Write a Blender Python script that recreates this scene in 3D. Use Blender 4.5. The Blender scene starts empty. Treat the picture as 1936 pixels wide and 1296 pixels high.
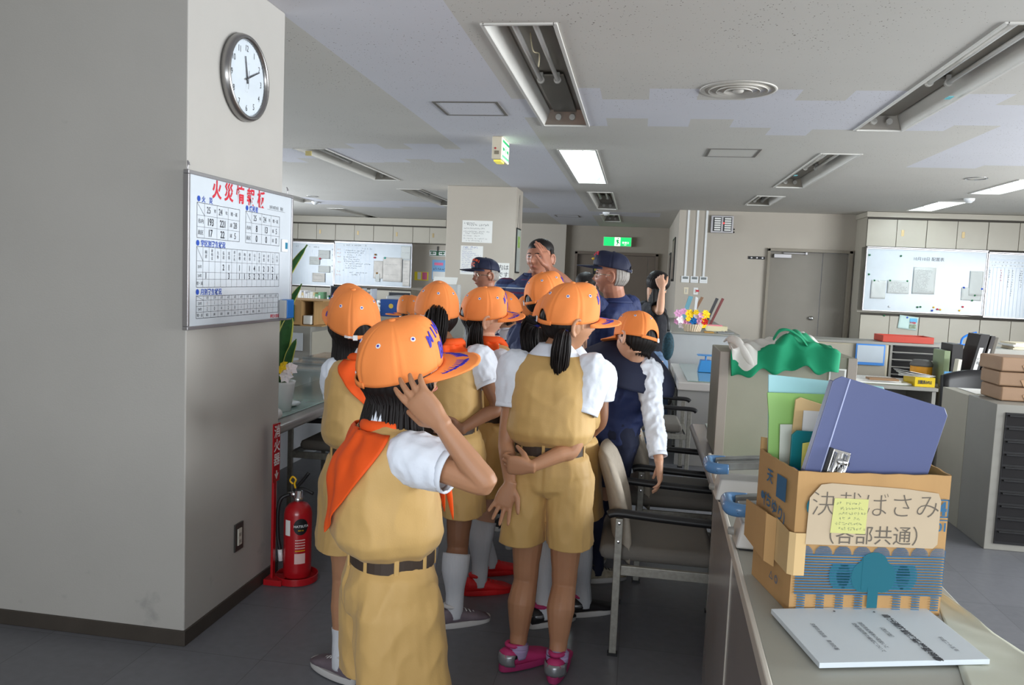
import bpy, bmesh, math, random
import numpy as np
from mathutils import Vector as V, Matrix, noise
from mathutils.bvhtree import BVHTree
random.seed(7)
S = bpy.context.scene
COL = S.collection
PI = math.pi

# ------------------------------------------------------------------ camera, world, daylight, exposure
cam = bpy.data.objects.new('camera', bpy.data.cameras.new('camera'))
COL.objects.link(cam)
cam.data.sensor_width = 36
cam.data.lens = 1477 / 1936 * 36
cam.data.clip_start = .02
_r = V((.98624176, .15993256, .04181832)); _d = V((.05442945, -.07530158, -.9956742)); _f = V((-.15609174, .98425162, -.0829706))
cam.matrix_world = Matrix(((_r.x, -_d.x, -_f.x, 0), (_r.y, -_d.y, -_f.y, 0), (_r.z, -_d.z, -_f.z, 1.5), (0, 0, 0, 1)))
S.camera = cam
w = bpy.data.worlds.new('overcast sky'); S.world = w; w.use_nodes = True
w.node_tree.nodes['Background'].inputs[0].default_value = (.75, .85, 1, 1)
w.node_tree.nodes['Background'].inputs[1].default_value = .9
S.view_settings.view_transform = 'Standard'; S.view_settings.look = 'None'
S.view_settings.gamma = 1; S.view_settings.use_curve_mapping = False
S.view_settings.exposure = 1.0
S.cycles.use_denoising = True
S.cycles.max_bounces = 10; S.cycles.diffuse_bounces = 9; S.cycles.glossy_bounces = 3
S.cycles.transmission_bounces = 4; S.cycles.transparent_max_bounces = 6
S.cycles.caustics_reflective = False; S.cycles.caustics_refractive = False
S.cycles.sample_clamp_indirect = 4

def area(name, loc, to, sx, sy, power, col):
    l = bpy.data.lights.new(name, 'AREA'); l.shape = 'RECTANGLE'; l.size = sx; l.size_y = sy
    l.energy = power; l.color = col
    o = bpy.data.objects.new(name, l); COL.objects.link(o)
    o.location = loc; o.rotation_euler = (V(to) - V(loc)).to_track_quat('-Z', 'Y').to_euler()
    return o
# daylight through the windows of the side walls and of the wall behind the camera
area('window_daylight', (7.0, 4.0, 1.65), (0, 4.0, 1.85), 9.0, 1.3, 460, (.93, .97, 1))
area('window_daylight', (-8.75, 9.2, 1.65), (0, 9.2, 1.85), 8.6, 1.3, 350, (.86, .93, 1))
area('window_daylight', (.6, -2.75, 1.55), (-.2, 5, 1.5), 4.6, 1.35, 80, (.9, .95, 1))

# ------------------------------------------------------------------ helpers
def lin(c):
    return tuple((x / 12.92 if x <= .04045 else ((x + .055) / 1.055) ** 2.4) for x in c)
def rgb(r, g, b): return (r / 255, g / 255, b / 255)
MATS = {}
def mat(name, col, rough=.6, metal=0, bump=0, bsc=60, var=0, vsc=6, alpha=1, trans=0, ior=1.45, emit=0, sheen=0, coat=0, sub=0, stretch=None, spec=.5):
    if name in MATS: return MATS[name]
    m = bpy.data.materials.new(name); m.use_nodes = True; MATS[name] = m
    nt = m.node_tree; b = nt.nodes['Principled BSDF']; L = nt.links.new
    c = lin(col)
    b.inputs['Base Color'].default_value = (*c, 1); b.inputs['Roughness'].default_value = rough
    b.inputs['Metallic'].default_value = metal; b.inputs['Alpha'].default_value = alpha
    b.inputs['Transmission Weight'].default_value = trans; b.inputs['IOR'].default_value = ior
    b.inputs['Sheen Weight'].default_value = sheen; b.inputs['Coat Weight'].default_value = coat
    b.inputs['Specular IOR Level'].default_value = spec
    if sub: b.inputs['Subsurface Weight'].default_value = sub; b.inputs['Subsurface Radius'].default_value = (.01, .004, .002)
    if emit: b.inputs['Emission Color'].default_value = (*c, 1); b.inputs['Emission Strength'].default_value = emit
    tc = nt.nodes.new('ShaderNodeTexCoord'); src = tc.outputs['Object']
    if stretch:
        mp = nt.nodes.new('ShaderNodeMapping'); mp.inputs['Scale'].default_value = stretch; L(src, mp.inputs[0]); src = mp.outputs[0]
    n = nt.nodes.new('ShaderNodeTexNoise'); n.inputs['Scale'].default_value = vsc; n.inputs['Detail'].default_value = 5; L(src, n.inputs['Vector'])
    v = var if var else .03
    r = nt.nodes.new('ShaderNodeValToRGB')
    r.color_ramp.elements[0].position = .3; r.color_ramp.elements[1].position = .7
    r.color_ramp.elements[0].color = (*[x * (1 - v) for x in c], 1); r.color_ramp.elements[1].color = (*[min(1, x * (1 + v)) for x in c], 1)
    L(n.outputs[0], r.inputs[0]); L(r.outputs[0], b.inputs['Base Color'])
    if bump:
        n2 = nt.nodes.new('ShaderNodeTexNoise'); n2.inputs['Scale'].default_value = bsc; n2.inputs['Detail'].default_value = 4; L(src, n2.inputs['Vector'])
        bp = nt.nodes.new('ShaderNodeBump'); bp.inputs['Strength'].default_value = bump; bp.inputs['Distance'].default_value = .01
        L(n2.outputs[0], bp.inputs['Height']); L(bp.outputs[0], b.inputs['Normal'])
    return m

def empty(name, loc, label=None, cat=None, group=None, kind=None):
    o = bpy.data.objects.new(name, None); COL.objects.link(o); o.location = loc; o.empty_display_size = .05
    return tag(o, label, cat, group, kind)
def tag(o, label=None, cat=None, group=None, kind=None):
    if label: o['label'] = label
    if cat: o['category'] = cat
    if group: o['group'] = group
    if kind: o['kind'] = kind
    return o
def link(name, me, mats, parent=None, smooth=False, bev=0, sub=0, kind=None, solid=0):
    o = bpy.data.objects.new(name, me); COL.objects.link(o)
    for m in (mats if isinstance(mats, (list, tuple)) else [mats]): me.materials.append(m)
    if parent:
        o.parent = parent
        T = Matrix.Identity(4); q = parent
        loc = V((0, 0, 0))
        while q is not None: loc = loc + (q.location if q.type == 'EMPTY' else V((0, 0, 0))); q = q.parent if q.type != 'EMPTY' else None
        if parent.type == 'EMPTY': o.matrix_parent_inverse = Matrix.Translation(-parent.location)
    if smooth:
        me.polygons.foreach_set('use_smooth', [True] * len(me.polygons))
    if solid:
        s = o.modifiers.new('s', 'SOLIDIFY'); s.thickness = solid; s.offset = 0
    if bev:
        b = o.modifiers.new('b', 'BEVEL'); b.width = bev; b.segments = 2; b.limit_method = 'ANGLE'; b.angle_limit = .7
        me.polygons.foreach_set('use_smooth', [True] * len(me.polygons)); b.harden_normals = True
    if sub:
        b = o.modifiers.new('ss', 'SUBSURF'); b.levels = sub; b.render_levels = sub
    if kind: o['kind'] = kind
    return o

class MB:
    "collects shapes (world coordinates) and builds them as one mesh"
    def __init__(s, M=None): s.v = []; s.f = []; s.m = []; s.mi = 0; s.M = M
    def add(s, vs, fs):
        b = len(s.v)
        s.v += [tuple(s.M @ V(p)) if s.M is not None else tuple(p) for p in vs]
        s.f += [tuple(b + i for i in f) for f in fs]; s.m += [s.mi] * len(fs); return s
    def box(s, x0, x1, y0, y1, z0, z1):
        return s.add([(x0, y0, z0), (x1, y0, z0), (x1, y1, z0), (x0, y1, z0), (x0, y0, z1), (x1, y0, z1), (x1, y1, z1), (x0, y1, z1)],
                     [(0, 3, 2, 1), (4, 5, 6, 7), (0, 1, 5, 4), (1, 2, 6, 5), (2, 3, 7, 6), (3, 0, 4, 7)])
    def quad(s, *p): return s.add(p, [tuple(range(len(p)))])
    def prism(s, poly, d):
        "polygon (3d points) extruded by vector d"
        n = len(poly); d = V(d)
        return s.add([V(p) for p in poly] + [V(p) + d for p in poly], [tuple(reversed(range(n))), tuple(range(n, 2 * n))] + [(i, (i + 1) % n, n + (i + 1) % n, n + i) for i in range(n)])
    def rings(s, R, caps=True, closed=False):
        n = len(R[0]); vs = [p for r in R for p in r]; fs = []
        k = len(R)
        for i in range(k if closed else k - 1):
            for j in range(n):
                a = i * n + j; b = i * n + (j + 1) % n; i2 = (i + 1) % k
                fs.append((a, b, i2 * n + (j + 1) % n, i2 * n + j))
        if caps and not closed: fs += [tuple(reversed(range(n))), tuple(range((k - 1) * n, k * n))]
        return s.add(vs, fs)
    def tube(s, pts, r, n=10, caps=True, sm=0, flat=1, side=None):
        "tube through pts; r number or list; sm = Catmull-Rom subdivisions; flat = second radius factor; side = reference direction"
        P = [V(p) for p in pts]; Rr = list(r) if isinstance(r, (list, tuple)) else [r] * len(P)
        if sm and len(P) > 2: P, Rr = catmull(P, Rr, sm)
        rings = []; up = V(side) if side else None
        for i, p in enumerate(P):
            t = (P[min(i + 1, len(P) - 1)] - P[max(i - 1, 0)])
            if t.length < 1e-9: t = V((0, 0, 1))
            t.normalize()
            if up is None:
                up = V((0, 0, 1)) if abs(t.z) < .8 else V((0, 1, 0))
            u = up - t * up.dot(t)
            if u.length < 1e-5: u = t.orthogonal()
            u.normalize(); up = u if side is None else up
            w_ = t.cross(u)
            fl = flat[min(i, len(flat) - 1)] if isinstance(flat, (list, tuple)) else flat
            rings.append([p + u * (Rr[i] * math.cos(a)) + w_ * (Rr[i] * fl * math.sin(a)) for a in [2 * PI * k / n for k in range(n)]])
        return s.rings(rings, caps)
    def ball(s, c, r, n=12, m=8, R=None):
        c = V(c); r = (r, r, r) if not isinstance(r, (list, tuple)) else r
        rings = []
        for i in range(1, m):
            t = PI * i / m
            q = []
            for k in range(n):
                a = 2 * PI * k / n
                d = V((r[0] * math.sin(t) * math.cos(a), r[1] * math.sin(t) * math.sin(a), -r[2] * math.cos(t)))
                q.append(c + (R @ d if R else d))
            rings.append(q)
        b = V((0, 0, -r[2])); t_ = V((0, 0, r[2]))
        if R: b = R @ b; t_ = R @ t_
        vs = [p for q in rings for p in q] + [c + b, c + t_]; fs = []
        k = len(rings)
        for i in range(k - 1):
            for j in range(n): fs.append((i * n + j, i * n + (j + 1) % n, (i + 1) * n + (j + 1) % n, (i + 1) * n + j))
        for j in range(n): fs.append((k * n, (j + 1) % n, j)); fs.append((k * n + 1, (k - 1) * n + j, (k - 1) * n + (j + 1) % n))
        return s.add(vs, fs)
    def lathe(s, prof, c=(0, 0, 0), n=32, axis='z', caps=False):
        "prof: list of (radius, height)"
        c = V(c); rings = []
        for r, h in prof:
            q = []
            for k in range(n):
                a = 2 * PI * k / n; x, y = r * math.cos(a), r * math.sin(a)
                q.append(c + V({'z': (x, y, h), 'x': (h, x, y), 'y': (y, h, x)}[axis]))
            rings.append(q)
        return s.rings(rings, caps)
    def grid(s, fn, nu, nv):
        vs = [fn(i / nu, j / nv) for j in range(nv + 1) for i in range(nu + 1)]
        return s.add(vs, [(j * (nu + 1) + i, j * (nu + 1) + i + 1, (j + 1) * (nu + 1) + i + 1, (j + 1) * (nu + 1) + i) for j in range(nv) for i in range(nu)])
    def mesh(s, name):
        me = bpy.data.meshes.new(name); me.from_pydata(s.v, [], s.f); me.validate(); me.update()
        return me
    def build(s, name, mats, parent=None, **k):
        me = bpy.data.meshes.new(name); me.from_pydata(s.v, [], s.f); me.update()
        o = link(name, me, mats, parent, **k)
        if any(s.m): me.polygons.foreach_set('material_index', s.m)
        return o
def catmull(P, R, sm):
    q, r = [], []
    n = len(P)
    for i in range(n - 1):
        p0, p1, p2, p3 = P[max(i - 1, 0)], P[i], P[i + 1], P[min(i + 2, n - 1)]
        for k in range(sm):
            t = k / sm
            q.append(.5 * ((2 * p1) + (p2 - p0) * t + (2 * p0 - 5 * p1 + 4 * p2 - p3) * t * t + (3 * p1 - p0 - 3 * p2 + p3) * t ** 3))
            r.append(R[i] * (1 - t) + R[i + 1] * t)
    q.append(P[-1]); r.append(R[-1]); return q, r

def frame(origin, right, up):
    "matrix whose x = right, y = up, z = out of the sheet"
    x = V(right).normalized(); y = V(up).normalized(); z = x.cross(y).normalized(); y = z.cross(x)
    return Matrix(((x.x, y.x, z.x, origin[0]), (x.y, y.y, z.y, origin[1]), (x.z, y.z, z.z, origin[2]), (0, 0, 0, 1)))
_TXT = {}
def text_geo(body, bold=0, res=3):
    k = (body, bold, res)
    if k in _TXT: return _TXT[k]
    c = bpy.data.curves.new('t', 'FONT'); c.body = body; c.size = 1; c.align_x = 'CENTER'; c.align_y = 'CENTER'; c.offset = bold; c.resolution_u = res
    o = bpy.data.objects.new('t', c); COL.objects.link(o); bpy.context.view_layer.update()
    me = bpy.data.meshes.new_from_object(o.evaluated_get(bpy.context.evaluated_depsgraph_get()))
    g = ([tuple(v.co) for v in me.vertices], [tuple(p.vertices) for p in me.polygons])
    bpy.data.objects.remove(o); bpy.data.curves.remove(c); bpy.data.meshes.remove(me)
    _TXT[k] = g; return g
def put_text(mb, body, size, M, x=0, y=0, sx=1, bold=0, res=3, vertical=False, z=.0006, rot=0, align='c'):
    "adds lettering to a mesh builder on the sheet M, centred at x, y (metres)"
    if vertical:
        n = len(body)
        for i, ch in enumerate(body): put_text(mb, ch, size, M, x, y + ((n - 1) / 2 - i) * size * 1.08, sx, bold, res, z=z)
        return
    vs, fs = text_geo(body, bold, res)
    if not vs: return
    ca, sa = math.cos(rot), math.sin(rot)
    xs = [p[0] for p in vs]; cx_ = (min(xs) + max(xs)) / 2 if align == 'c' else min(xs)
    ys = [p[1] for p in vs]; cy_ = (min(ys) + max(ys)) / 2
    q = []
    for p in vs:
        a, b = (p[0] - cx_) * size * sx, (p[1] - cy_) * size
        q.append(M @ V((x + a * ca - b * sa, y + a * sa + b * ca, z)))
    mb.add(q, fs)
def rect(mb, M, x0, x1, y0, y1, z=.0005):
    mb.add([M @ V(p) for p in ((x0, y0, z), (x1, y0, z), (x1, y1, z), (x0, y1, z))], [(0, 1, 2, 3)])
def scribble(mb, M, x0, x1, y, h, seed=0, dens=.8, z=.0006):
    "a line of writing too small to read, as strokes"
    rd = random.Random(seed); x = x0
    while x < x1 - h * .5:
        if rd.random() < dens:
            for k in range(4):
                a = x + rd.random() * h * .6; b = y + (rd.random() - .5) * h * .8; l = h * (.25 + .4 * rd.random())
                if rd.random() < .5: rect(mb, M, a, a + l, b - h * .06, b + h * .06, z)
                else: rect(mb, M, a - h * .06, a + h * .06, b - l / 2, b + l / 2, z)
        x += h * 1.05
def copy_tree(o, parent=None):
    c = o.copy(); COL.objects.link(c)
    if parent: c.parent = parent
    for ch in list(o.children): copy_tree(ch, c)
    return c

# ------------------------------------------------------------------ the room
H = 2.68
M_wall = mat('painted wall', rgb(182, 174, 162), .75, bump=.04, bsc=180, var=.02, vsc=2)
M_wall_shaded = mat('corridor wall', rgb(158, 149, 136), .75, var=.02)  # wall paint darkened: shade of the recessed corridor end put into the colour
M_base = mat('dark vinyl skirting', rgb(66, 60, 54), .5, var=.1, vsc=10)
M_gray = mat('grey steel furniture', rgb(146, 144, 137), .45, var=.03, vsc=5)
M_white = mat('white enamel', rgb(228, 230, 230), .3)
M_black = mat('black plastic', rgb(26, 26, 28), .45)
M_chrome = mat('chrome', rgb(215, 215, 215), .2, 1)
M_alu = mat('aluminium', rgb(170, 168, 170), .35, .8)
M_ink = mat('black ink', rgb(52, 54, 60), .7)
M_paper = mat('paper', rgb(232, 232, 228), .8, var=.02)

def pillar_mat():
    m = mat('pillar paint', rgb(174, 171, 165), .6, bump=.05, bsc=150, var=.025, vsc=3)
    nt = m.node_tree; L = nt.links.new; b = nt.nodes['Principled BSDF']
    src = b.inputs['Base Color'].links[0].from_socket
    tc = nt.nodes.new('ShaderNodeTexCoord'); sp = nt.nodes.new('ShaderNodeSeparateXYZ'); L(tc.outputs['Object'], sp.inputs[0])
    n = nt.nodes.new('ShaderNodeTexNoise'); n.inputs['Scale'].default_value = 9; n.inputs['Detail'].default_value = 6; L(tc.outputs['Object'], n.inputs[0])
    n2 = nt.nodes.new('ShaderNodeTexNoise'); n2.inputs['Scale'].default_value = 2.5; L(tc.outputs['Object'], n2.inputs[0])
    # scuffs: more of them low down, where shoes and trolleys hit
    mr = nt.nodes.new('ShaderNodeMapRange'); mr.inputs[1].default_value = .05; mr.inputs[2].default_value = .5; mr.inputs[3].default_value = .56; mr.inputs[4].default_value = .74
    L(sp.outputs[2], mr.inputs[0])
    sb = nt.nodes.new('ShaderNodeMath'); sb.operation = 'SUBTRACT'; L(n.outputs[0], sb.inputs[0]); L(mr.outputs[0], sb.inputs[1])
    mu = nt.nodes.new('ShaderNodeMath'); mu.operation = 'MULTIPLY'; mu.inputs[1].default_value = 7; mu.use_clamp = True; L(sb.outputs[0], mu.inputs[0])
    mu2 = nt.nodes.new('ShaderNodeMath'); mu2.operation = 'MULTIPLY'; mu2.inputs[1].default_value = .5; L(mu.outputs[0], mu2.inputs[0])
    mx = nt.nodes.new('ShaderNodeMixRGB'); mx.inputs[2].default_value = (*lin(rgb(120, 120, 118)), 1)
    L(mu2.outputs[0], mx.inputs[0]); L(src, mx.inputs[1]); L(mx.outputs[0], b.inputs['Base Color'])
    return m
M_pillar = pillar_mat()

def ceiling_mat(name, col):
    m = mat(name, col, .9, var=.02, vsc=1.5)
    nt = m.node_tree; L = nt.links.new; b = nt.nodes['Principled BSDF']; src = b.inputs['Base Color'].links[0].from_socket
    tc = nt.nodes.new('ShaderNodeTexCoord')
    nz = nt.nodes.new('ShaderNodeTexNoise'); nz.inputs['Scale'].default_value = 30; L(tc.outputs['Object'], nz.inputs[0])
    mx0 = nt.nodes.new('ShaderNodeMixRGB'); mx0.inputs[0].default_value = .025; L(tc.outputs['Object'], mx0.inputs[1]); L(nz.outputs['Color'], mx0.inputs[2])
    vo = nt.nodes.new('ShaderNodeTexVoronoi'); vo.inputs['Scale'].default_value = 55; L(mx0.outputs[0], vo.inputs[0])
    cl = nt.nodes.new('ShaderNodeTexNoise'); cl.inputs['Scale'].default_value = 1.3; cl.inputs['Detail'].default_value = 2; L(tc.outputs['Object'], cl.inputs[0])
    mr = nt.nodes.new('ShaderNodeMapRange'); mr.inputs[1].default_value = .35; mr.inputs[2].default_value = .7; mr.inputs[3].default_value = .09; mr.inputs[4].default_value = .2
    L(cl.outputs[0], mr.inputs[0])
    lt = nt.nodes.new('ShaderNodeMath'); lt.operation = 'LESS_THAN'; L(vo.outputs['Distance'], lt.inputs[0]); L(mr.outputs[0], lt.inputs[1])
    n3 = nt.nodes.new('ShaderNodeTexNoise'); n3.inputs['Scale'].default_value = 25; L(tc.outputs['Object'], n3.inputs[0])
    gt = nt.nodes.new('ShaderNodeMath'); gt.operation = 'GREATER_THAN'; gt.inputs[1].default_value = .5; L(n3.outputs[0], gt.inputs[0])
    mu = nt.nodes.new('ShaderNodeMath'); mu.operation = 'MULTIPLY'; L(lt.outputs[0], mu.inputs[0]); L(gt.outputs[0], mu.inputs[1])
    m2 = nt.nodes.new('ShaderNodeMath'); m2.operation = 'MULTIPLY'; m2.inputs[1].default_value = .92; L(mu.outputs[0], m2.inputs[0])
    mx = nt.nodes.new('ShaderNodeMixRGB'); mx.inputs[2].default_value = (*lin(rgb(90, 80, 66)), 1)
    L(m2.outputs[0], mx.inputs[0]); L(src, mx.inputs[1]); L(mx.outputs[0], b.inputs['Base Color'])
    return m
M_ceil = ceiling_mat('acoustic ceiling board', rgb(203, 200, 193))
M_ceil2 = ceiling_mat('newer acoustic ceiling board', rgb(211, 211, 217))

def floor_mat():
    m = mat('grey floor tiles', rgb(108, 109, 114), .38, var=.06, vsc=25, bump=.03, bsc=40)
    nt = m.node_tree; L = nt.links.new; b = nt.nodes['Principled BSDF']; src = b.inputs['Base Color'].links[0].from_socket
    tc = nt.nodes.new('ShaderNodeTexCoord')
    br = nt.nodes.new('ShaderNodeTexBrick'); br.offset = 0; br.inputs['Scale'].default_value = 1; br.inputs['Mortar Size'].default_value = .0015
    br.inputs['Brick Width'].default_value = .45; br.inputs['Row Height'].default_value = .45
    br.inputs['Color1'].default_value = (.92, .92, .92, 1); br.inputs['Color2'].default_value = (1.06, 1.06, 1.06, 1); br.inputs['Mortar'].default_value = (.6, .6, .6, 1)
    L(tc.outputs['Object'], br.inputs[0])
    mx = nt.nodes.new('ShaderNodeMixRGB'); mx.blend_type = 'MULTIPLY'; mx.inputs[0].default_value = 1
    L(src, mx.inputs[1]); L(br.outputs[0], mx.inputs[2]); L(mx.outputs[0], b.inputs['Base Color'])
    return m
M_floor = floor_mat()

X0, X1, Y0, Y1 = -9.0, 7.2, -3.0, 17.2
MB().box(X0 - .2, X1 + .2, Y0 - .2, 19.2, -.1, 0).build('floor', M_floor, kind='structure')

# ceiling: one sheet of boards with holes for the light fittings
LIGHTS = []   # x0, x1, y0, y1, lit
for x0, x1, ys in ((-.79, -.45, (3.7, 7.2)), (1.5, 1.82, (3.75, 7.2)), (-3.43, -3.1, (7.38, 10.76)), (-.74, -.42, ()), (3.68, 4.0, (8.57,)), (-5.98, -5.66, (10.9,))):
    for y in ys: LIGHTS.append((x0, x1, y, y + (2.4 if not (x0 > 3 or x0 < -5) else 1.2 if x0 > 3 else 2.4), (x0 == -.79 and y == 7.2) or x0 > 3))
LIGHTS += [(-.74, -.42, 10.57, 12.97, False), (-.74, -.42, 14.0, 15.6, False), (1.45, 1.78, 10.55, 11.72, False), (3.68, 4.0, 10.7, 11.88, True), (-5.98, -5.66, 14.4, 16.8, False), (-3.43, -3.1, 14.2, 16.6, False)]
PATCH = [(-1.71, -.9, -3, 17.2), (-.9, 1.5, 5.22, 5.81), (-.45, -.3, 4.92, 6.1), (0, .3, 4.93, 6.09), (.6, .9, 4.94, 6.1), (.9, 1.2, 5.22, 6.39), (1.2, 1.5, 4.96, 6.14),
         (1.5, 2.1, 5.03, 6.15), (2.1, 2.4, 5.31, 5.94), (2.4, 3.0, 5.31, 7.9), (3.0, 3.6, 5.31, 7.7), (-3.95, -3.7, 7.44, 8.35), (-3.7, -3.1, 7.4, 8.03), (-3.1, -2.78, 7.35, 8.25),
         (-2.78, -2.47, 7.06, 8.2), (-2.47, -2.2, 7.33, 7.95), (-2.2, -1.87, 7.02, 8.15), (-1.87, -1.71, 7.28, 7.86), (-6.0, -3.95, 7.6, 8.3),
         (-6.0, -5.4, 12.4, 13.6), (-5.4, -4.3, 12.8, 13.9), (-4.3, -3.43, 12.6, 13.6), (-3.1, -1.71, 13.2, 14.1), (-.9, .3, 13.5, 14.3)]
xs = sorted({round(a, 3) for r in LIGHTS for a in r[:2]} | {round(a, 3) for r in PATCH for a in r[:2]} | {X0 - .2, X1 + .2})
ys = sorted({round(a, 3) for r in LIGHTS for a in r[2:4]} | {round(a, 3) for r in PATCH for a in r[2:4]} | {Y0 - .2, 19.2})
cb = MB()
for i in range(len(xs) - 1):
    for j in range(len(ys) - 1):
        cx, cy = (xs[i] + xs[i + 1]) / 2, (ys[j] + ys[j + 1]) / 2
        if any(r[0] < cx < r[1] and r[2] < cy < r[3] for r in LIGHTS): continue
        cb.mi = 1 if any(r[0] < cx < r[1] and r[2] < cy < r[3] for r in PATCH) else 0
        cb.quad((xs[i], ys[j], H), (xs[i], ys[j + 1], H), (xs[i + 1], ys[j + 1], H), (xs[i + 1], ys[j], H))
cb.mi = 0; cb.box(X0 - .2, X1 + .2, Y0 - .2, 19.2, H + .2, H + .25)
cb.build('ceiling', [M_ceil, M_ceil2], kind='structure')

def wall(name, x0, x1, y0, y1, holes=(), m=None, z1=H):
    "axis-aligned wall slab; holes along its long axis as (a0, a1, z0, z1)"
    b = MB(); alongx = (x1 - x0) > (y1 - y0)
    a0, a1 = (x0, x1) if alongx else (y0, y1)
    As = sorted({a0, a1} | {h[0] for h in holes} | {h[1] for h in holes}); Zs = sorted({0, z1} | {h[2] for h in holes} | {h[3] for h in holes})
    for i in range(len(As) - 1):
        for j in range(len(Zs) - 1):
            ca, cz = (As[i] + As[i + 1]) / 2, (Zs[j] + Zs[j + 1]) / 2
            if any(h[0] < ca < h[1] and h[2] < cz < h[3] for h in holes): continue
            if alongx: b.box(As[i], As[i + 1], y0, y1, Zs[j], Zs[j + 1])
            else: b.box(x0, x1, As[i], As[i + 1], Zs[j], Zs[j + 1])
    return b.build(name, m or M_wall, kind='structure')
wall('wall_right', X1, X1 + .15, Y0, 13.0, [(-.6, 8.6, 1.0, 2.3)])
wall('wall_left', X0 - .15, X0, Y0, 17.2, [(4.9, 13.5, 1.0, 2.3)])
wall('wall_behind', X0, X1, Y0 - .15, Y0, [(-1.7, 2.9, .85, 2.25)])
wall('wall_door_side', .58, X1, 12.8, 12.95, [(1.98, 3.2, -.01, 2.1)])
wall('wall_far_left', X0, -2.6, 17.0, 17.15)
wall('wall_corridor_side', .58, .7, 12.95, 17.05)
wall('wall_corridor_end', -1.6, .7, 17.05, 17.2, [(-1.39, .37, -.01, 2.1)], M_wall_shaded)
wall('wall_corridor_jog', -2.6, -1.6, 16.9, 17.2)
wall('wall_beyond', -1.6, .7, 18.9, 19.05, m=M_wall_shaded)
# pillar in the foreground and its skirting
PX, PY = -1.69, 2.732
MB().box(-3.9, PX, PY, 3.525, 0, H).build('wall_pillar', M_pillar, kind='structure', bev=.006)
MB().box(-3.91, PX + .008, PY - .008, 3.533, 0, .062).build('baseboard_pillar', M_base, kind='structure', bev=.003)
MB().box(-2.57, -1.64, 10.22, 10.78, 0, H).build('wall_pillar_rear', M_wall, kind='structure', bev=.006)
MB().box(-2.578, -1.632, 10.212, 10.788, 0, .062).build('baseboard_pillar_rear', M_base, kind='structure')
MB().box(.58, 1.97, 12.79, 12.8, 0, .07).build('baseboard_door_side', M_base, kind='structure')
MB().box(X0, -2.6, 16.99, 17.0, 0, .07).build('baseboard_far_left', M_base, kind='structure')
# door in the right wall
M_door = mat('grey brown painted door', rgb(132, 126, 116), .5, var=.02)
M_dframe = mat('door frame paint', rgb(138, 130, 116), .5)
MB().box(1.96, 2.0, 12.74, 12.95, 0, 2.12).box(3.17, 3.22, 12.74, 12.95, 0, 2.12).box(1.96, 3.22, 12.74, 12.95, 2.08, 2.125).build('trim_door', M_dframe, kind='structure', bev=.003)
d = MB().box(2.003, 2.795, 12.83, 12.87, .005, 2.077).box(2.803, 3.167, 12.83, 12.87, .005, 2.077).build('door_1', M_door, kind='structure', bev=.002)
k = MB(); k.lathe([(0, -.075), (.02, -.073), (.029, -.06), (.03, -.045), (.02, -.034), (.012, -.03), (.012, -.008), (.033, -.006), (.033, 0)], (2.69, 12.83, 1.06), 20, 'y').build('door_knob', M_chrome, d, smooth=True)
k = MB(); k.box(2.06, 2.32, 12.77, 12.83, 1.98, 2.04).box(2.2, 2.55, 12.79, 12.81, 2.05, 2.065).box(2.53, 2.56, 12.78, 12.83, 2.04, 2.08).build('door_closer', M_alu, d, bev=.004)
# corridor doors
M_cdoor = mat('dark corridor door', rgb(110, 98, 86), .5)
MB().box(-1.4, -1.34, 16.98, 17.2, 0, 2.12).box(.32, .38, 16.98, 17.2, 0, 2.12).box(-1.4, .38, 16.98, 17.2, 2.07, 2.13).build('trim_corridor_door', M_cdoor, kind='structure', bev=.004)
d2 = MB().box(-1.335, .16, 17.06, 17.1, .005, 2.065).box(.17, .315, 17.06, 17.1, .005, 2.065).build('door_2', M_cdoor, kind='structure', bev=.002)
MB().tube([(-1.27, 17.05, .95), (-1.27, 17.0, .97), (-1.27, 17.0, 1.2), (-1.27, 17.05, 1.22)], .012, 8, sm=3).build('door_pull', M_chrome, d2, smooth=True)
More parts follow.
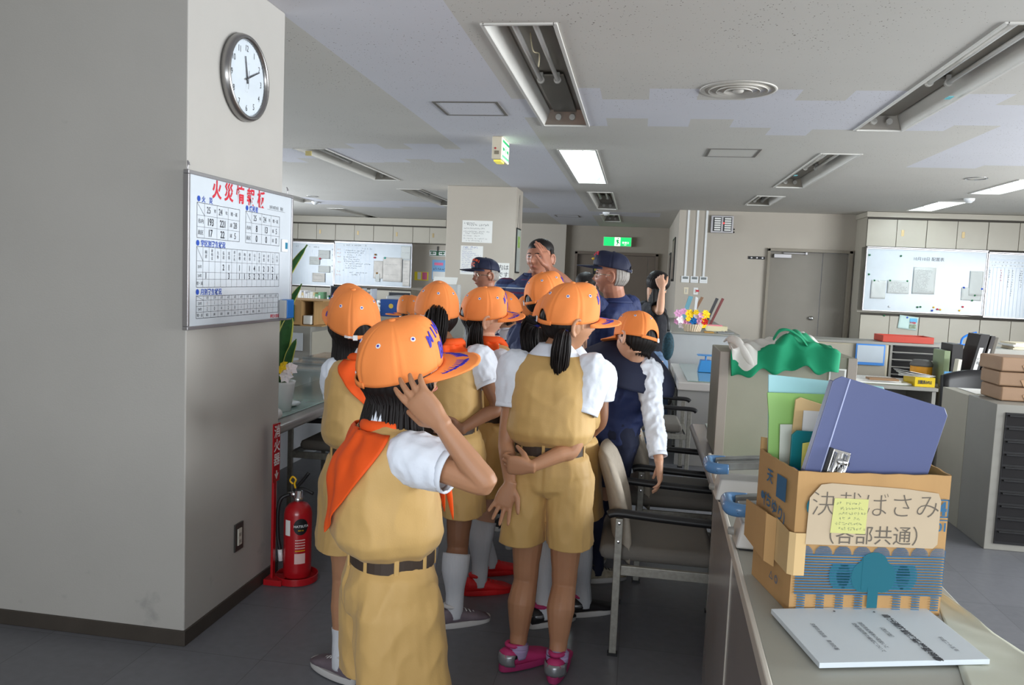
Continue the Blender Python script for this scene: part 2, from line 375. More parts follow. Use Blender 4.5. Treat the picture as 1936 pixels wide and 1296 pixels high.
# ------------------------------------------------------------------ ceiling fittings
M_fix = mat('white fitting enamel', rgb(214, 212, 206), .35)
M_refl = mat('satin steel reflector', rgb(168, 162, 152), .28, .7, var=.08, vsc=3)
M_tube = mat('unlit fluorescent tube', rgb(225, 225, 222), .2)
M_lit = mat('lit fluorescent tube', rgb(235, 250, 255), .3, emit=18)
M_litbox = mat('reflector whitened as lit', rgb(240, 245, 245), .3)  # whiter than the unlit reflector: shine of the tubes put into the colour
M_sock = mat('lamp holder', rgb(190, 188, 182), .4)
WHERE = [('off recessed ceiling light nearest the camera, right of the wide pale ceiling strip, a loose cord inside', 0),
         ]
def troffer(x0, x1, y0, y1, lit, label, tubes=True):
    t = empty('ceiling_light', ((x0 + x1) / 2, (y0 + y1) / 2, H), label, 'ceiling light', 'recessed fluorescent ceiling lights')
    b = MB(); e = .008; d = .11; i = .05
    b.box(x0 - .012, x0 + e, y0 - .012, y1 + .012, H - .008, H + .004).box(x1 - e, x1 + .012, y0 - .012, y1 + .012, H - .008, H + .004)
    b.box(x0, x1, y0 - .012, y0 + e, H - .008, H + .004).box(x0, x1, y1 - e, y1 + .012, H - .008, H + .004)
    b.build('frame', M_fix, t, bev=.002)
    b = MB()
    o = [(x0, y0), (x1, y0), (x1, y1), (x0, y1)]; n = [(x0 + i, y0 + i), (x1 - i, y0 + i), (x1 - i, y1 - i), (x0 + i, y1 - i)]
    vs = [(x, y, H) for x, y in o] + [(x, y, H + d) for x, y in n]
    b.add(vs, [(0, 4, 5, 1), (1, 5, 6, 2), (2, 6, 7, 3), (3, 7, 4, 0), (7, 6, 5, 4)])
    b.build('housing', [M_litbox if lit else M_refl], t, solid=.002)
    w = x1 - x0; L = y1 - y0; xm = (x0 + x1) / 2
    if not lit:   # white side flaps
        for s in (-1, 1):
            b = MB(); xa = xm + s * (w / 2 - .006); xb = xm + s * (w / 2 - .05)
            b.quad((xa, y0 + .01, H + .003), (xa, y1 - .01, H + .003), (xb, y1 - .05, H + .1), (xb, y0 + .05, H + .1)).build('side_reflector', M_fix, t, solid=.002)
    half = y0 + L * .52 if L > 1.5 else y0 + L * .9
    for s in (-1, 1):
        xs_ = xm + s * .052
        runs = [(y0 + .05, half)] if not lit else [(y0 + .05, y0 + L / 2 - .02), (y0 + L / 2 + .02, y1 - .05)] if L > 1.5 else [(y0 + .04, y1 - .04)]
        if not tubes and not lit: runs = []
        for a, c in runs:
            b = MB(); b.tube([(xs_, a, H + .055), (xs_, c, H + .055)], .014, 14); b.build('fluorescent_tube', M_lit if lit else M_tube, t, smooth=True)
            b = MB(); b.lathe([(.002, 0), (.023, 0), (.023, .018), (.016, .022), (.002, .022)], (xs_, c - .012, H + .055), 16, 'y').box(xs_ - .012, xs_ + .012, c - .01, c + .01, H + .055, H + .1)
            b.build('lamp_holder', M_sock, t)
        b = MB(); b.lathe([(.002, 0), (.022, 0), (.022, .03), (.002, .03)], (xs_, y1 - .075, H + .05), 16, 'y'); b.lathe([(.006, -.001), (.012, -.001)], (xs_, y1 - .075, H + .05), 12, 'y')
        b.build('lamp_holder', M_sock, t)
    if not lit:
        MB().box(xm - .085, xm + .085, half + .03, y1 - .09, H + .085, H + .1).build('blank_plate', mat('grey plate', rgb(128, 124, 116), .4, .4), t, bev=.002)
    else:
        MB().box(xm - .02, xm + .02, y0 + .05, y1 - .05, H + .08, H + .1).build('blank_plate', M_litbox, t)
    return t
def lname(x0, y0, lit):
    if lit: return {(-.79): 'brightly lit ceiling light above the striped-shirt man and instructor', 3.68: 'lit ceiling light at the right edge of the photo' if y0 < 10 else 'lit ceiling light in front of the right wall lockers'}[x0]
    return {(-.79, 3.7): 'largest unlit recessed ceiling light, left of the big round vent, loose cord inside',
            (1.5, 3.75): 'unlit recessed ceiling light at the top right, nearest on the right side', (1.5, 7.2): 'unlit recessed ceiling light in the middle of the right row',
            (-3.43, 7.38): 'unlit ceiling light just right of the clock pillar, yellowed tape on its near end', (-3.43, 10.76): 'unlit ceiling light partly hidden behind the rear pillar',
            (-5.98, 10.9): 'unlit ceiling light beside the whiteboard pillar, far left', (-.74, 10.57): 'unlit ceiling light directly behind the lit one near the corridor',
            (-.74, 14.0): 'unlit ceiling light over the corridor mouth, the farthest of the middle row', (1.45, 10.55): 'short unlit ceiling light nearest the conduit wall',
            (-5.98, 14.4): 'unlit ceiling light in front of the far left lockers', (-3.43, 14.2): 'unlit ceiling light hidden deepest behind the rear pillar'}[(x0, y0)]
for (x0, x1, y0, y1, lit) in LIGHTS:
    if (x0, y0) == (-3.43, 14.2):
        troffer(x0, x1, y0, y1, lit, lname(x0, y0, lit)); continue
    t = troffer(x0, x1, y0, y1, lit, lname(x0, y0, lit), tubes=True)
    if (x0, y0) == (-.79, 3.7):
        MB().tube([(-.63, 4.15, H + .1), (-.62, 4.2, H + .02), (-.6, 4.3, H + .03), (-.615, 4.4, H - .01)], .004, 6, sm=5).build('cord', mat('old cord', rgb(190, 180, 150), .6), t, smooth=True)
    if (x0, y0) == (-3.43, 7.38):
        MB().box(-3.36, -3.3, 7.5, 7.52, H - .05, H - .005).build('tape', mat('yellowed tape', rgb(205, 190, 130), .6), t)
    if (x0, y0) in ((1.5, 3.75), (1.5, 7.2)):
        MB().box(1.74 if y0 < 5 else 1.52, 1.77 if y0 < 5 else 1.55, y0 + 1.3, y0 + 1.37, H - .012, H - .008).build('tape', mat('pale blue tape', rgb(110, 190, 200), .6), t)

M_dark = mat('dark duct', rgb(48, 46, 44), .8)
M_vent = mat('vent enamel', rgb(196, 192, 184), .4)
def vent():
    t = empty('ceiling_vent', (0, 0, H), None, 'air vent', 'round ceiling air vents')
    MB().lathe([(.0, .03), (.2, .03)], (0, 0, H), 40).build('duct', M_dark, t)
    b = MB(); b.lathe([(.2, .03), (.2, -.004), (.222, -.004), (.225, 0)], (0, 0, H), 40); b.build('rim', M_vent, t, smooth=True, solid=.003)
    for i, r in enumerate((.17, .125, .08)):
        MB().lathe([(r - .028, .022), (r - .01, .004), (r + .004, -.012 - .002 * i)], (0, 0, H), 40).build('cone_ring', M_vent, t, smooth=True, solid=.002)
    MB().lathe([(.001, -.016), (.03, -.015), (.036, -.004), (.03, .01)], (0, 0, H), 30).build('centre_cap', M_vent, t, smooth=True)
    return t
vproto = vent(); first = True
for x, y, lb in ((.525, 4.95, 'large round ceiling vent nearest the camera, right of the big unlit light'), (.52, 8.37, 'round ceiling vent below the small access panel outline'),
                 (.53, 11.2, 'round ceiling vent above the corridor corner, farthest of the middle three'), (2.61, 11.27, 'round ceiling vent above the steel door'), (2.77, 8.5, 'round ceiling vent beside the small black downlight'),
                 (4.73, 11.4, 'round ceiling vent above the right end of the wall lockers'), (-4.6, 12.2, 'round ceiling vent over the left office desks'), (-4.54, 15.2, 'round ceiling vent beside the rear pillar over far lockers'), (-7.16, 16.0, 'round ceiling vent near the far left wall')):
    v = vproto if first else copy_tree(vproto); first = False
    v.location = (x, y, H); v['label'] = lb
for x, y, lb in ((3.27, 8.55, 'small black round downlight on the right ceiling'), (-5.33, 12.2, 'small black round downlight on the far left ceiling')):
    t = empty('downlight', (x, y, H), lb, 'downlight', 'recessed downlights')
    MB().lathe([(.001, .02), (.08, .02), (.088, -.004), (.1, -.006), (.102, 0)], (x, y, H), 28).build('rim', M_chrome, t, smooth=True)
    MB().lathe([(.001, .0), (.07, .004)], (x, y, H), 28).build('lens', M_black, t)
for x, y, lb in ((-5.66, 13.07, 'white smoke detector on the far left ceiling'), (-.62, 13.6, 'white smoke detector above the corridor entrance'), (3.88, 10.3, 'white smoke detector between the two lit right lights')):
    o = MB().lathe([(.001, -.055), (.03, -.052), (.042, -.035), (.055, -.03), (.06, -.012), (.06, 0)], (x, y, H), 20).build('smoke_detector', M_white, smooth=True)
    tag(o, lb, 'smoke detector', 'ceiling smoke detectors')
M_groove = mat('access panel edge', rgb(112, 108, 102), .6)
for x0, x1, y0, y1, lb in ((-1.47, -1.01, 5.31, 5.75, 'square ceiling access panel with a dark edge on the pale strip'), (.53, .975, 7.03, 7.46, 'square ceiling access panel right of the lit light'), (-1.6, -1.15, 14.4, 14.85, 'access panel in the ceiling beside the corridor')):
    t = empty('access_panel', ((x0 + x1) / 2, (y0 + y1) / 2, H), lb, 'access panel')
    b = MB(); g = .022
    b.box(x0, x1, y0, y0 + g, H - .004, H + .002).box(x0, x1, y1 - g, y1, H - .004, H + .002).box(x0, x0 + g, y0 + g, y1 - g, H - .004, H + .002).box(x1 - g, x1, y0 + g, y1 - g, H - .004, H + .002)
    b.build('frame', M_groove, t)
    MB().box(x0 + g, x1 - g, y0 + g, y1 - g, H - .002, H + .002).build('panel', M_ceil2 if x0 < 0 else M_ceil, t)

# hanging emergency box with exit arrows on its right side
M_cream = mat('aged cream enamel', rgb(222, 212, 188), .45, var=.05)
M_green = mat('exit green', rgb(0, 150, 82), .4, emit=.5)
M_greenon = mat('lit exit green', rgb(20, 170, 90), .4, emit=.9)
M_exitw = mat('lit exit face', rgb(250, 255, 235), .4, emit=1.0)
M_yel = mat('yellowed lens', rgb(240, 225, 90), .4, emit=.25)
t = empty('emergency_exit_box', (-1.24, 6.75, H), 'cream box exit light hanging from the ceiling strip, green arrow on its side', 'exit sign')
MB().box(-1.285, -1.2, 6.58, 6.94, H - .19, H).build('housing', M_cream, t, bev=.008)
Mx = frame((-1.1995, 6.76, H - .095), (0, 1, 0), (0, 0, 1))
b = MB(); rect(b, Mx, -.17, .17, -.088, .088, .001); b.build('sign_face', M_exitw, t)
b = MB()
rect(b, Mx, -.16, .16, .05, .075, .003); rect(b, Mx, -.16, .16, -.075, -.05, .003)
for s in (-1, 1):
    rect(b, Mx, min(s * .05, s * .12), max(s * .05, s * .12), -.012, .012, .003)
    b.add([Mx @ V(p) for p in ((s * .15, 0, .003), (s * .1, .04, .003), (s * .1, -.04, .003))], [(0, 1, 2) if s > 0 else (0, 2, 1)])
b.ball(Mx @ V((0.005, .032, .002)), (.002, .01, .01), 10, 6); rect(b, Mx, -.015, .02, -.04, .02, .003)
b.build('exit_pictogram', M_green, t)
MB().box(-1.275, -1.21, 6.62, 6.78, H - .205, H - .188).build('lamp_lens', M_yel, t, bev=.005)
b = MB(); Mf = frame((-1.2425, 6.578, H - .1), (1, 0, 0), (0, 0, 1)); rect(b, Mf, -.02, .02, -.05, -.02); b.build('rating_plate', mat('rating plate', rgb(140, 130, 110), .5), t)
MB().lathe([(.001, -.004), (.008, -.002), (.009, 0)], (-1.255, 6.579, H - .1), 10, 'y').build('test_button', mat('red lacquer', rgb(180, 60, 60), .4), t)

def exit_glyph(b, M, s, z):
    "running figure"
    b.ball(M @ V((.01 * s, .62 * s / 2, z)), (.09 * s / 1.5, .012, .09 * s / 1.5), 10, 6)
# exit sign over the corridor door
t = empty('exit_sign', (-.5, 17.0, 2.355), 'green lit exit sign above the dark corridor door', 'exit sign')
MB().box(-.8, -.2, 16.93, 17.04, 2.255, 2.455).build('housing', M_cream, t, bev=.006)
Mx = frame((-.5, 16.929, 2.355), (1, 0, 0), (0, 0, 1))
b = MB(); rect(b, Mx, -.29, .29, -.092, .092, .001); b.build('sign_face', M_greenon, t)
b = MB(); rect(b, Mx, -.06, .06, -.09, .09, .002); b.build('exit_doorway', M_exitw, t)
b = MB()
for p in ([(-.02, -.08), (.0, -.08), (.02, -.02), (.0, 0)], [(.0, -.02), (.05, -.05), (.055, -.035), (.01, .01)], [(-.02, -.02), (.02, -.02), (.02, .045), (-.02, .045)], [(-.045, .0), (-.02, .04), (-.02, .02), (-.04, -.015)], [(.02, .04), (.05, .01), (.045, -.002), (.02, .02)]):
    b.add([Mx @ V((x, y, .003)) for x, y in p], [tuple(range(4))])
b.add([Mx @ V((.012 + .015 * math.cos(a * PI / 5), .065 + .015 * math.sin(a * PI / 5), .003)) for a in range(10)], [tuple(range(10))])
b.build('running_figure', M_green, t)
b = MB(); put_text(b, '非常口', .05, Mx, .17, -.02, z=.003); put_text(b, 'EXIT', .025, Mx, .17, -.065, z=.003); b.build('lettering', M_exitw, t)

# ------------------------------------------------------------------ clock
t = empty('wall_clock', (PX, 3.128, 2.285), 'round silver-rimmed wall clock reading ten past eleven on the pillar', 'clock')
C0 = V((PX, 3.128, 2.285)); R = .176
b = MB(); b.lathe([(R - .012, 0), (R, .004), (R + .002, .02), (R - .004, .036), (R - .012, .042), (R - .02, .038), (R - .024, .026)], C0, 56, 'x'); b.build('rim', mat('brushed clock rim', rgb(150, 148, 146), .28, .9), t, smooth=True)
b = MB(); b.lathe([(.0005, .022), (R - .018, .022)], C0, 56, 'x'); b.lathe([(.0005, .0), (R - .01, .0)], C0, 56, 'x'); b.build('dial', mat('clock dial', rgb(222, 232, 240), .5), t)
Mc = frame(C0 + V((.0225, 0, 0)), (0, 1, 0), (0, 0, 1))
b = MB()
for h in range(1, 13):
    a = PI / 2 - h * PI / 6; put_text(b, str(h), .036, Mc, .122 * math.cos(a), .122 * math.sin(a), sx=.8, res=4)
for k in range(60):
    a = k * PI / 30; r0 = .148 if k % 5 else .145
    p = [(r0, -.0006), (.151, -.0006), (.151, .0006), (r0, .0006)]
    b.add([Mc @ V((x * math.cos(a) - y * math.sin(a), x * math.sin(a) + y * math.cos(a), .0006)) for x, y in p], [(0, 1, 2, 3)])
scribble(b, Mc, -.014, .016, .062, .005, 3); scribble(b, Mc, -.01, .012, -.055, .004, 4)
b.build('numerals', M_ink, t)
def hand(ang, l, w, z, tail, nm):
    b = MB(); a = PI / 2 - ang
    p = [(-tail, -w), (l, -w * .6), (l, w * .6), (-tail, w)]
    b.prism([Mc @ V((x * math.cos(a) - y * math.sin(a), x * math.sin(a) + y * math.cos(a), z)) for x, y in p], Mc.to_3x3() @ V((0, 0, .0015))); return b
hand(math.radians(-9) + .06 - 0.1, .088, .004, .003, .022, 0).build('hour_hand', M_ink, t)
hand(math.radians(64), .105, .0032, .006, .022, 0).build('minute_hand', M_ink, t)
hand(math.radians(183), .045, .0008, .009, .03, 0).build('second_hand', M_alu, t)
MB().lathe([(.0005, .0325), (R - .025, .0325)], C0, 48, 'x').build('glass', mat('clock glass', (1, 1, 1), .02, trans=1, alpha=.12), t)

# ------------------------------------------------------------------ the fire information board
by0, by1, bz0, bz1 = 2.702, 3.597, 1.25, 1.849
t = empty('information_board', (PX, 3.15, 1.55), 'white board with fire statistics tables and red heading hung on the pillar', 'notice board')
g = .014; x_ = PX + .002
MB().box(x_ + .004, x_ + .016, by0 + g, by1 - g, bz0 + g, bz1 - g).build('board', mat('glossy board white', rgb(200, 208, 215), .2), t)
b = MB(); b.box(x_, x_ + .022, by0, by1, bz1 - g, bz1).box(x_, x_ + .022, by0, by1, bz0, bz0 + g).box(x_, x_ + .022, by0, by0 + g, bz0 + g, bz1 - g).box(x_, x_ + .022, by1 - g, by1, bz0 + g, bz1 - g)
b.build('frame', M_alu, t, bev=.002)
for y in (by0 + .012, by1 - .05):
    MB().tube([(x_ + .01, y, bz1), (x_ + .012, y, bz1 + .02), (x_ + .004, y + .01, bz1 + .034), (x_ + .012, y + .012, bz1 + .02)], .0025, 6, sm=4).build('hanging_hook', M_alu, t, smooth=True)
MBd = frame((x_ + .0165, by0, bz1), (0, 1, 0), (0, 0, 1))     # origin top left; x to the right, y up (so rows are negative)
W_, H_ = by1 - by0, bz1 - bz0
# board fractions were read off the photograph: u across, v down
def BU(u): return u * W_
def BV(v): return -v * H_
red = mat('red lettering', rgb(198, 30, 52), .5); blue = mat('blue lettering', rgb(28, 72, 170), .5)
b = MB()
for i, ch in enumerate('火災情報板'): put_text(b, ch, .075, MBd, BU(.232 + i * .103), BV(.086), sx=.92, bold=.03, res=4)
b.build('red_heading', red, t)
b = MB(); put_text(b, '南区火協会', .018, MBd, BU(.81), BV(.958), bold=.02); b.build('red_footer', red, t)
for (u, v, s) in ((.087, .165, '火　災'), (.503, .167, '焼死者'), (.082, .446, '学区別発生状況'), (.082, .76, '月別発生状況')):
    b = MB(); put_text(b, s, .026, MBd, BU(u + .024), BV(v), bold=.02, align='l'); 
    b.add([MBd @ V((BU(u) + .011 * math.cos(k * PI / 8), BV(v) + .011 * math.sin(k * PI / 8), .0008)) for k in range(16)], [tuple(range(16))])
    b.build('section_heading', blue, t)
b = MB()
def hline(u0, u1, v, w=.0011): rect(b, MBd, BU(u0), BU(u1), BV(v) - w / 2, BV(v) + w / 2)
def vline(u, v0, v1, w=.0011): rect(b, MBd, BU(u) - w / 2, BU(u) + w / 2, BV(v1), BV(v0))
def diag(u0, v0, u1, v1):
    p, q = V((BU(u0), BV(v0), .0005)), V((BU(u1), BV(v1), .0005)); n = (q - p).normalized().cross(V((0, 0, 1))) * .0006
    b.add([MBd @ k for k in (p - n, p + n, q + n, q - n)], [(0, 3, 2, 1)])
def table(us, vs):
    for v in vs: hline(us[0], us[-1], v, .0018 if v in (vs[0], vs[-1]) else .0011)
    for u in us: vline(u, vs[0], vs[-1], .0018 if u in (us[0], us[-1]) else .0011)
    diag(us[0], vs[0], us[1], vs[1])
def tx(s, size, u, v, **k): put_text(b, s, size, MBd, BU(u), BV(v), **k)
T1u, T1v = [.075, .133, .235, .33, .434], [.19, .269, .342, .413]
table(T1u, T1v)
T2u, T2v = [.493, .551, .653, .752, .848], [.19, .269, .342, .414]
table(T2u, T2v)
for us, vs, rows in ((T1u, T1v, (('25', '年', '24', '年', '増・減'), ('市内', '193', '221', '減28'), ('南区', '17', '22', '減5'))), (T2u, T2v, (('25', '年', '24', '年', '増・減'), ('市内', '8', '13', '減5'), ('南区', '0', '0', '減0')))):
    vm = [(vs[i] + vs[i + 1]) / 2 for i in range(3)]
    um = [(us[i] + us[i + 1]) / 2 for i in range(4)]
    tx('25', .036, um[1] - .018, vm[0], sx=.8); tx('年', .017, um[1] + .035, vm[0]); tx('24', .036, um[2] - .018, vm[0], sx=.8); tx('年', .017, um[2] + .033, vm[0]); tx('増・減', .018, um[3], vm[0])
    for r in (1, 2):
        tx(rows[r][0], .02, um[0], vm[r])
        for c in (1, 2): tx(rows[r][c], .04, um[c], vm[r], sx=.8, bold=.015)
        s = rows[r][3]; tx(s[0], .018, um[3] - .025, vm[r]); tx(s[1:], .036, um[3] + .012, vm[r], sx=.8)
cols = ['梅逕', '東梅逕', '九条', '弘道', '塔南', '南大内', '唐橋', '陶化', '東和', '山王', '吉祥院', '祥豊', '祥栄', '上鳥羽', '久世']
U3 = [.074, .124] + [.124 + .04845 * (i + 1) for i in range(15)]
V3 = [.469, .561, .633, .678, .73]
table(U3, V3)
for i, c in enumerate(cols): tx(c, .014 if len(c) > 2 else .016, (U3[i + 1] + U3[i + 2]) / 2, .515, vertical=True)
for s, v in (('25年', .597), ('24年', .655), ('増・減', .704)): tx(s, .015, .099, v)
for c, n in {4: 2, 5: 1, 7: 1, 9: 1, 10: 4, 11: 1, 12: 2, 13: 3, 14: 2}.items(): tx(str(n), .034, (U3[c] + U3[c + 1]) / 2, .597, sx=.8, bold=.015)
for c, n in {1: 1, 5: 3, 7: 1, 8: 1, 9: 5, 10: 2, 11: 2, 12: 2, 13: 1, 14: 3, 15: 6}.items(): tx(str(n), .034, (U3[c] + U3[c + 1]) / 2, .655, sx=.8, bold=.015)
U4 = [.074, .131] + [.131 + .0597 * (i + 1) for i in range(12)]
V4 = [.786, .815, .853, .891, .931]
table(U4, V4)
for i in range(12): tx('%d月' % (i + 1), .013, (U4[i + 1] + U4[i + 2]) / 2, .8)
for s, v in (('25年', .834), ('24年', .872), ('増・減', .911)): tx(s, .014, .102, v)
rd = random.Random(5)
for i in range(12):
    um = (U4[i + 1] + U4[i + 2]) / 2
    if i < 9: tx(rd.choice('12041'), .02, um, .834, sx=.7); tx('減%d' % rd.choice((1, 2, 3)), .012, um, .911)
    tx(rd.choice('43201'), .02, um, .872, sx=.7)
tx('25年10月10日　現在', .018, .81, .126, sx=.85); hline(.71, .91, .147)
b.build('tables', M_ink, t)
# magnetic eraser and key label held on the board
t = empty('board_eraser', (PX + .03, 3.52, 1.3), 'blue magnetic board eraser on the corner of the statistics board', 'eraser')
MB().box(PX + .019, PX + .052, 3.487, 3.565, 1.26, 1.35).build('case', mat('blue plastic', rgb(28, 110, 190), .35), t, bev=.006)
MB().box(PX + .019, PX + .05, 3.468, 3.487, 1.262, 1.348).build('felt_pad', mat('grey felt', rgb(170, 172, 172), .95), t, bev=.002)
t = empty('magnet_clip', (PX + .02, 3.5, 1.6), 'small white magnet clip with a green and blue label on the board edge', 'magnet')
MB().box(PX + .019, PX + .028, 3.48, 3.535, 1.575, 1.635).build('clip', M_white, t, bev=.003)
b = MB(); b.box(PX + .0281, PX + .0286, 3.505, 3.53, 1.59, 1.62); b.build('label_sticker', mat('teal sticker', rgb(30, 120, 150), .5), t)

# outlet on the pillar
t = empty('wall_outlet', (PX, 3.145, .31), 'dark wall plate with a pale switch low on the pillar', 'wall outlet')
MB().box(PX, PX + .008, 3.108, 3.182, .245, .37).build('plate', mat('dark metal plate', rgb(70, 68, 64), .4, .5), t, bev=.003)
MB().box(PX + .006, PX + .012, 3.128, 3.162, .27, .345).build('socket_insert', mat('ivory insert', rgb(196, 192, 180), .5), t, bev=.002)
MB().box(PX + .0121, PX + .0125, 3.138, 3.141, .31, .325).box(PX + .0121, PX + .0125, 3.149, 3.152, .31, .325).box(PX + .0121, PX + .0125, 3.138, 3.141, .28, .295).box(PX + .0121, PX + .0125, 3.149, 3.152, .28, .295).build('socket_slots', M_black, t)

# ------------------------------------------------------------------ fire extinguisher and its stand
M_red = mat('red enamel', rgb(172, 22, 30), .3, var=.05, coat=.3)
ex, ey = -1.555, 3.47
t = empty('extinguisher_stand', (ex, ey, 0), 'red floor stand with a vertical sign post for the fire extinguisher beside the pillar', 'extinguisher stand')
b = MB(); b.lathe([(.001, .002), (.1, .002), (.1, .035), (.094, .035), (.094, .01), (.001, .01)], (ex, ey, 0), 36); b.box(ex - .12, ex - .03, ey - .11, ey - .02, .002, .03); b.build('base_tray', M_red, t, bev=.002)
b = MB(); b.box(-1.652, -1.64, 3.385, 3.412, .005, .77); b.build('post', M_red, t, bev=.002)
b = MB(); b.box(-1.639, -1.635, 3.362, 3.432, .495, .772); b.build('sign_plate', M_red, t, bev=.001)
Mx = frame((-1.6345, 3.397, .634), (0, 1, 0), (0, 0, 1))
b = MB(); put_text(b, '消火器', .062, Mx, 0, .035, vertical=True, bold=.02)
rect(b, Mx, -.005, .005, -.115, -.085); b.add([Mx @ V(p) for p in ((0, -.128, .0005), (.02, -.1, .0005), (.012, -.097, .0005), (0, -.112, .0005), (-.012, -.097, .0005), (-.02, -.1, .0005))], [(0, 1, 2, 3), (0, 3, 4, 5)])
b.build('sign_lettering', M_white, t)
t = empty('fire_extinguisher', (ex, ey, .01), 'red fire extinguisher with a yellow safety pin on the red stand', 'fire extinguisher')
b = MB(); b.lathe([(.001, .012), (.058, .012), (.064, .03), (.066, .06), (.066, .33), (.06, .355), (.045, .375), (.022, .385), (.02, .4)], (ex, ey, 0), 40); b.build('cylinder', M_red, t, smooth=True)
b = MB(); b.lathe([(.021, .385), (.026, .39), (.026, .41), (.02, .412), (.02, .44), (.001, .44)], (ex, ey, 0), 20); b.lathe([(.001, 0), (.014, 0), (.014, .045), (.001, .045)], (ex - .05, ey, .42), 14, 'x'); b.build('valve', M_chrome, t, smooth=True)
b = MB(); b.tube([(ex - .02, ey, .435), (ex + .02, ey, .45), (ex + .075, ey, .43)], .009, 8, sm=4, flat=.8).tube([(ex - .01, ey, .455), (ex + .02, ey, .49), (ex + .05, ey, .53)], .008, 8, sm=4, flat=.9).tube([(ex - .015, ey, .43), (ex - .012, ey, .465)], .012, 8); b.build('lever', M_black, t, smooth=True)
b = MB(); b.tube([(ex - .02, ey - .02, .475), (ex - .035, ey - .02, .49), (ex - .022, ey - .02, .51), (ex - .006, ey - .02, .497), (ex - .012, ey - .02, .478), (ex - .008, ey - .018, .455)], .0045, 8, sm=5); b.build('safety_pin', mat('yellow plastic', rgb(230, 180, 20), .4), t, smooth=True)
b = MB(); b.tube([(ex - .04, ey - .01, .42), (ex - .075, ey - .03, .4), (ex - .088, ey - .035, .33), (ex - .085, ey - .035, .22), (ex - .072, ey - .035, .15)], .009, 10, sm=6); b.build('hose', M_black, t, smooth=True)
b = MB(); b.tube([(ex - .073, ey - .035, .155), (ex - .068, ey - .036, .1)], .011, 12); b.build('nozzle', M_white, t, smooth=True)
def wraplabel(nm, a0, a1, z0, z1, m, r=.0668, n=12):
    b = MB()
    b.grid(lambda u, v: (ex + r * math.cos(a0 + (a1 - a0) * u), ey + r * math.sin(a0 + (a1 - a0) * u), z0 + (z1 - z0) * v), n, 1)
    return b.build(nm, m, t)
wraplabel('inspection_label', math.radians(236), math.radians(262), .235, .31, M_paper)
b = MB(); b.grid(lambda u, v: (ex + .0672 * math.cos(math.radians(-54) + (v * .035 * math.cos(u * 2 * PI)) / .067), ey + .0672 * math.sin(math.radians(-54) + (v * .035 * math.cos(u * 2 * PI)) / .067), .28 + v * .04 * math.sin(u * 2 * PI)), 24, 3); b.build('black_badge', M_black, t)
def wraptext(body, size, ang, z, m, nm, bold=.02):
    vs, fs = text_geo(body, bold, 3); b = MB(); xm = (min(p[0] for p in vs) + max(p[0] for p in vs)) / 2
    b.add([(ex + .0678 * math.cos(ang + (p[0] - xm) * size / .067), ey + .0678 * math.sin(ang + (p[0] - xm) * size / .067), z + p[1] * size) for p in vs], fs); b.build(nm, m, t)
wraptext('HATSUTA', .016, math.radians(-52), .282, M_white, 'badge_lettering')
wraptext('PEP-10', .009, math.radians(-54), .262, mat('yellow plastic', rgb(230, 180, 20), .4), 'badge_lettering')
M_exw = mat('pale red print', rgb(225, 190, 185), .5)
for i, zz in enumerate((.215, .202, .189, .176, .163)):
    wraptext('■■■■■■■', .0075, math.radians(-56), zz, M_exw if i < 4 else mat('yellow plastic', rgb(230, 180, 20), .4), 'instruction_print', 0)
wraplabel('instruction_panel', math.radians(-78), math.radians(-34), .1, .15, M_exw, .067)

# ------------------------------------------------------------------ things on the wall by the steel door
YW = 12.8
t = empty('indicator_panel', (1.24, YW, 2.47), 'grey alarm indicator panel with white name strips and one red lamp', 'alarm panel')
MB().box(1.07, 1.41, YW - .06, YW, 2.335, 2.605).build('case', M_alu, t, bev=.006)
for xa, xb in ((1.1, 1.225), (1.255, 1.385)):
    MB().box(xa, xb, YW - .064, YW - .058, 2.36, 2.58).build('dark_column', M_black, t)
    for k in range(6):
        z = 2.37 + k * .035
        MB().box(xa + .02, xb - .01, YW - .067, YW - .064, z, z + .024).build('name_strip', M_paper, t)
MB().ball((1.262, YW - .067, 2.487), .009, 10, 6).build('red_lamp', mat('lit red lamp', rgb(255, 30, 30), .3, emit=4), t)
MB().lathe([(.001, -.02), (.012, -.018), (.012, 0)], (1.43, YW, 2.4), 10, 'y').lathe([(.001, -.02), (.012, -.018), (.012, 0)], (1.43, YW, 2.355), 10, 'y').build('wall_knob', M_black, t)
t = empty('hook_strip', (1.8, YW, 1.967), 'black hook strip with three pale buttons beside the steel door', 'hook rack')
MB().box(1.675, 1.925, YW - .015, YW, 1.945, 1.99).build('strip', M_black, t, bev=.002)
for x in (1.72, 1.8, 1.885): MB().lathe([(.001, -.03), (.014, -.028), (.014, -.015)], (x, YW, 1.967), 12, 'y').build('hook', M_alu, t)
for i, (x, lb) in enumerate(((.725, 'left'), (.868, 'middle'), (1.01, 'right'))):
    t = empty('wall_controller', (x, YW, 1.59), '%s of the three white air conditioning controllers under the conduits' % lb, 'thermostat', 'air conditioning controllers')
    MB().box(x - .06, x + .06, YW - .02, YW, 1.535, 1.64).build('case', M_white, t, bev=.004)
    MB().box(x - .042, x + .042, YW - .022, YW - .019, 1.592, 1.628).build('display', mat('grey lcd', rgb(110, 118, 118), .3), t)
    MB().box(x - .042, x + .042, YW - .022, YW - .019, 1.56, 1.563).build('cover_edge', M_alu, t)
    o = MB().box(x - .02, x + .012, YW - .022, YW, 1.64, H).build('cable_conduit', M_white, bev=.003)
    tag(o, 'white cable duct running up from the %s controller to the ceiling' % lb, 'cable conduit', 'white cable conduits on the wall')
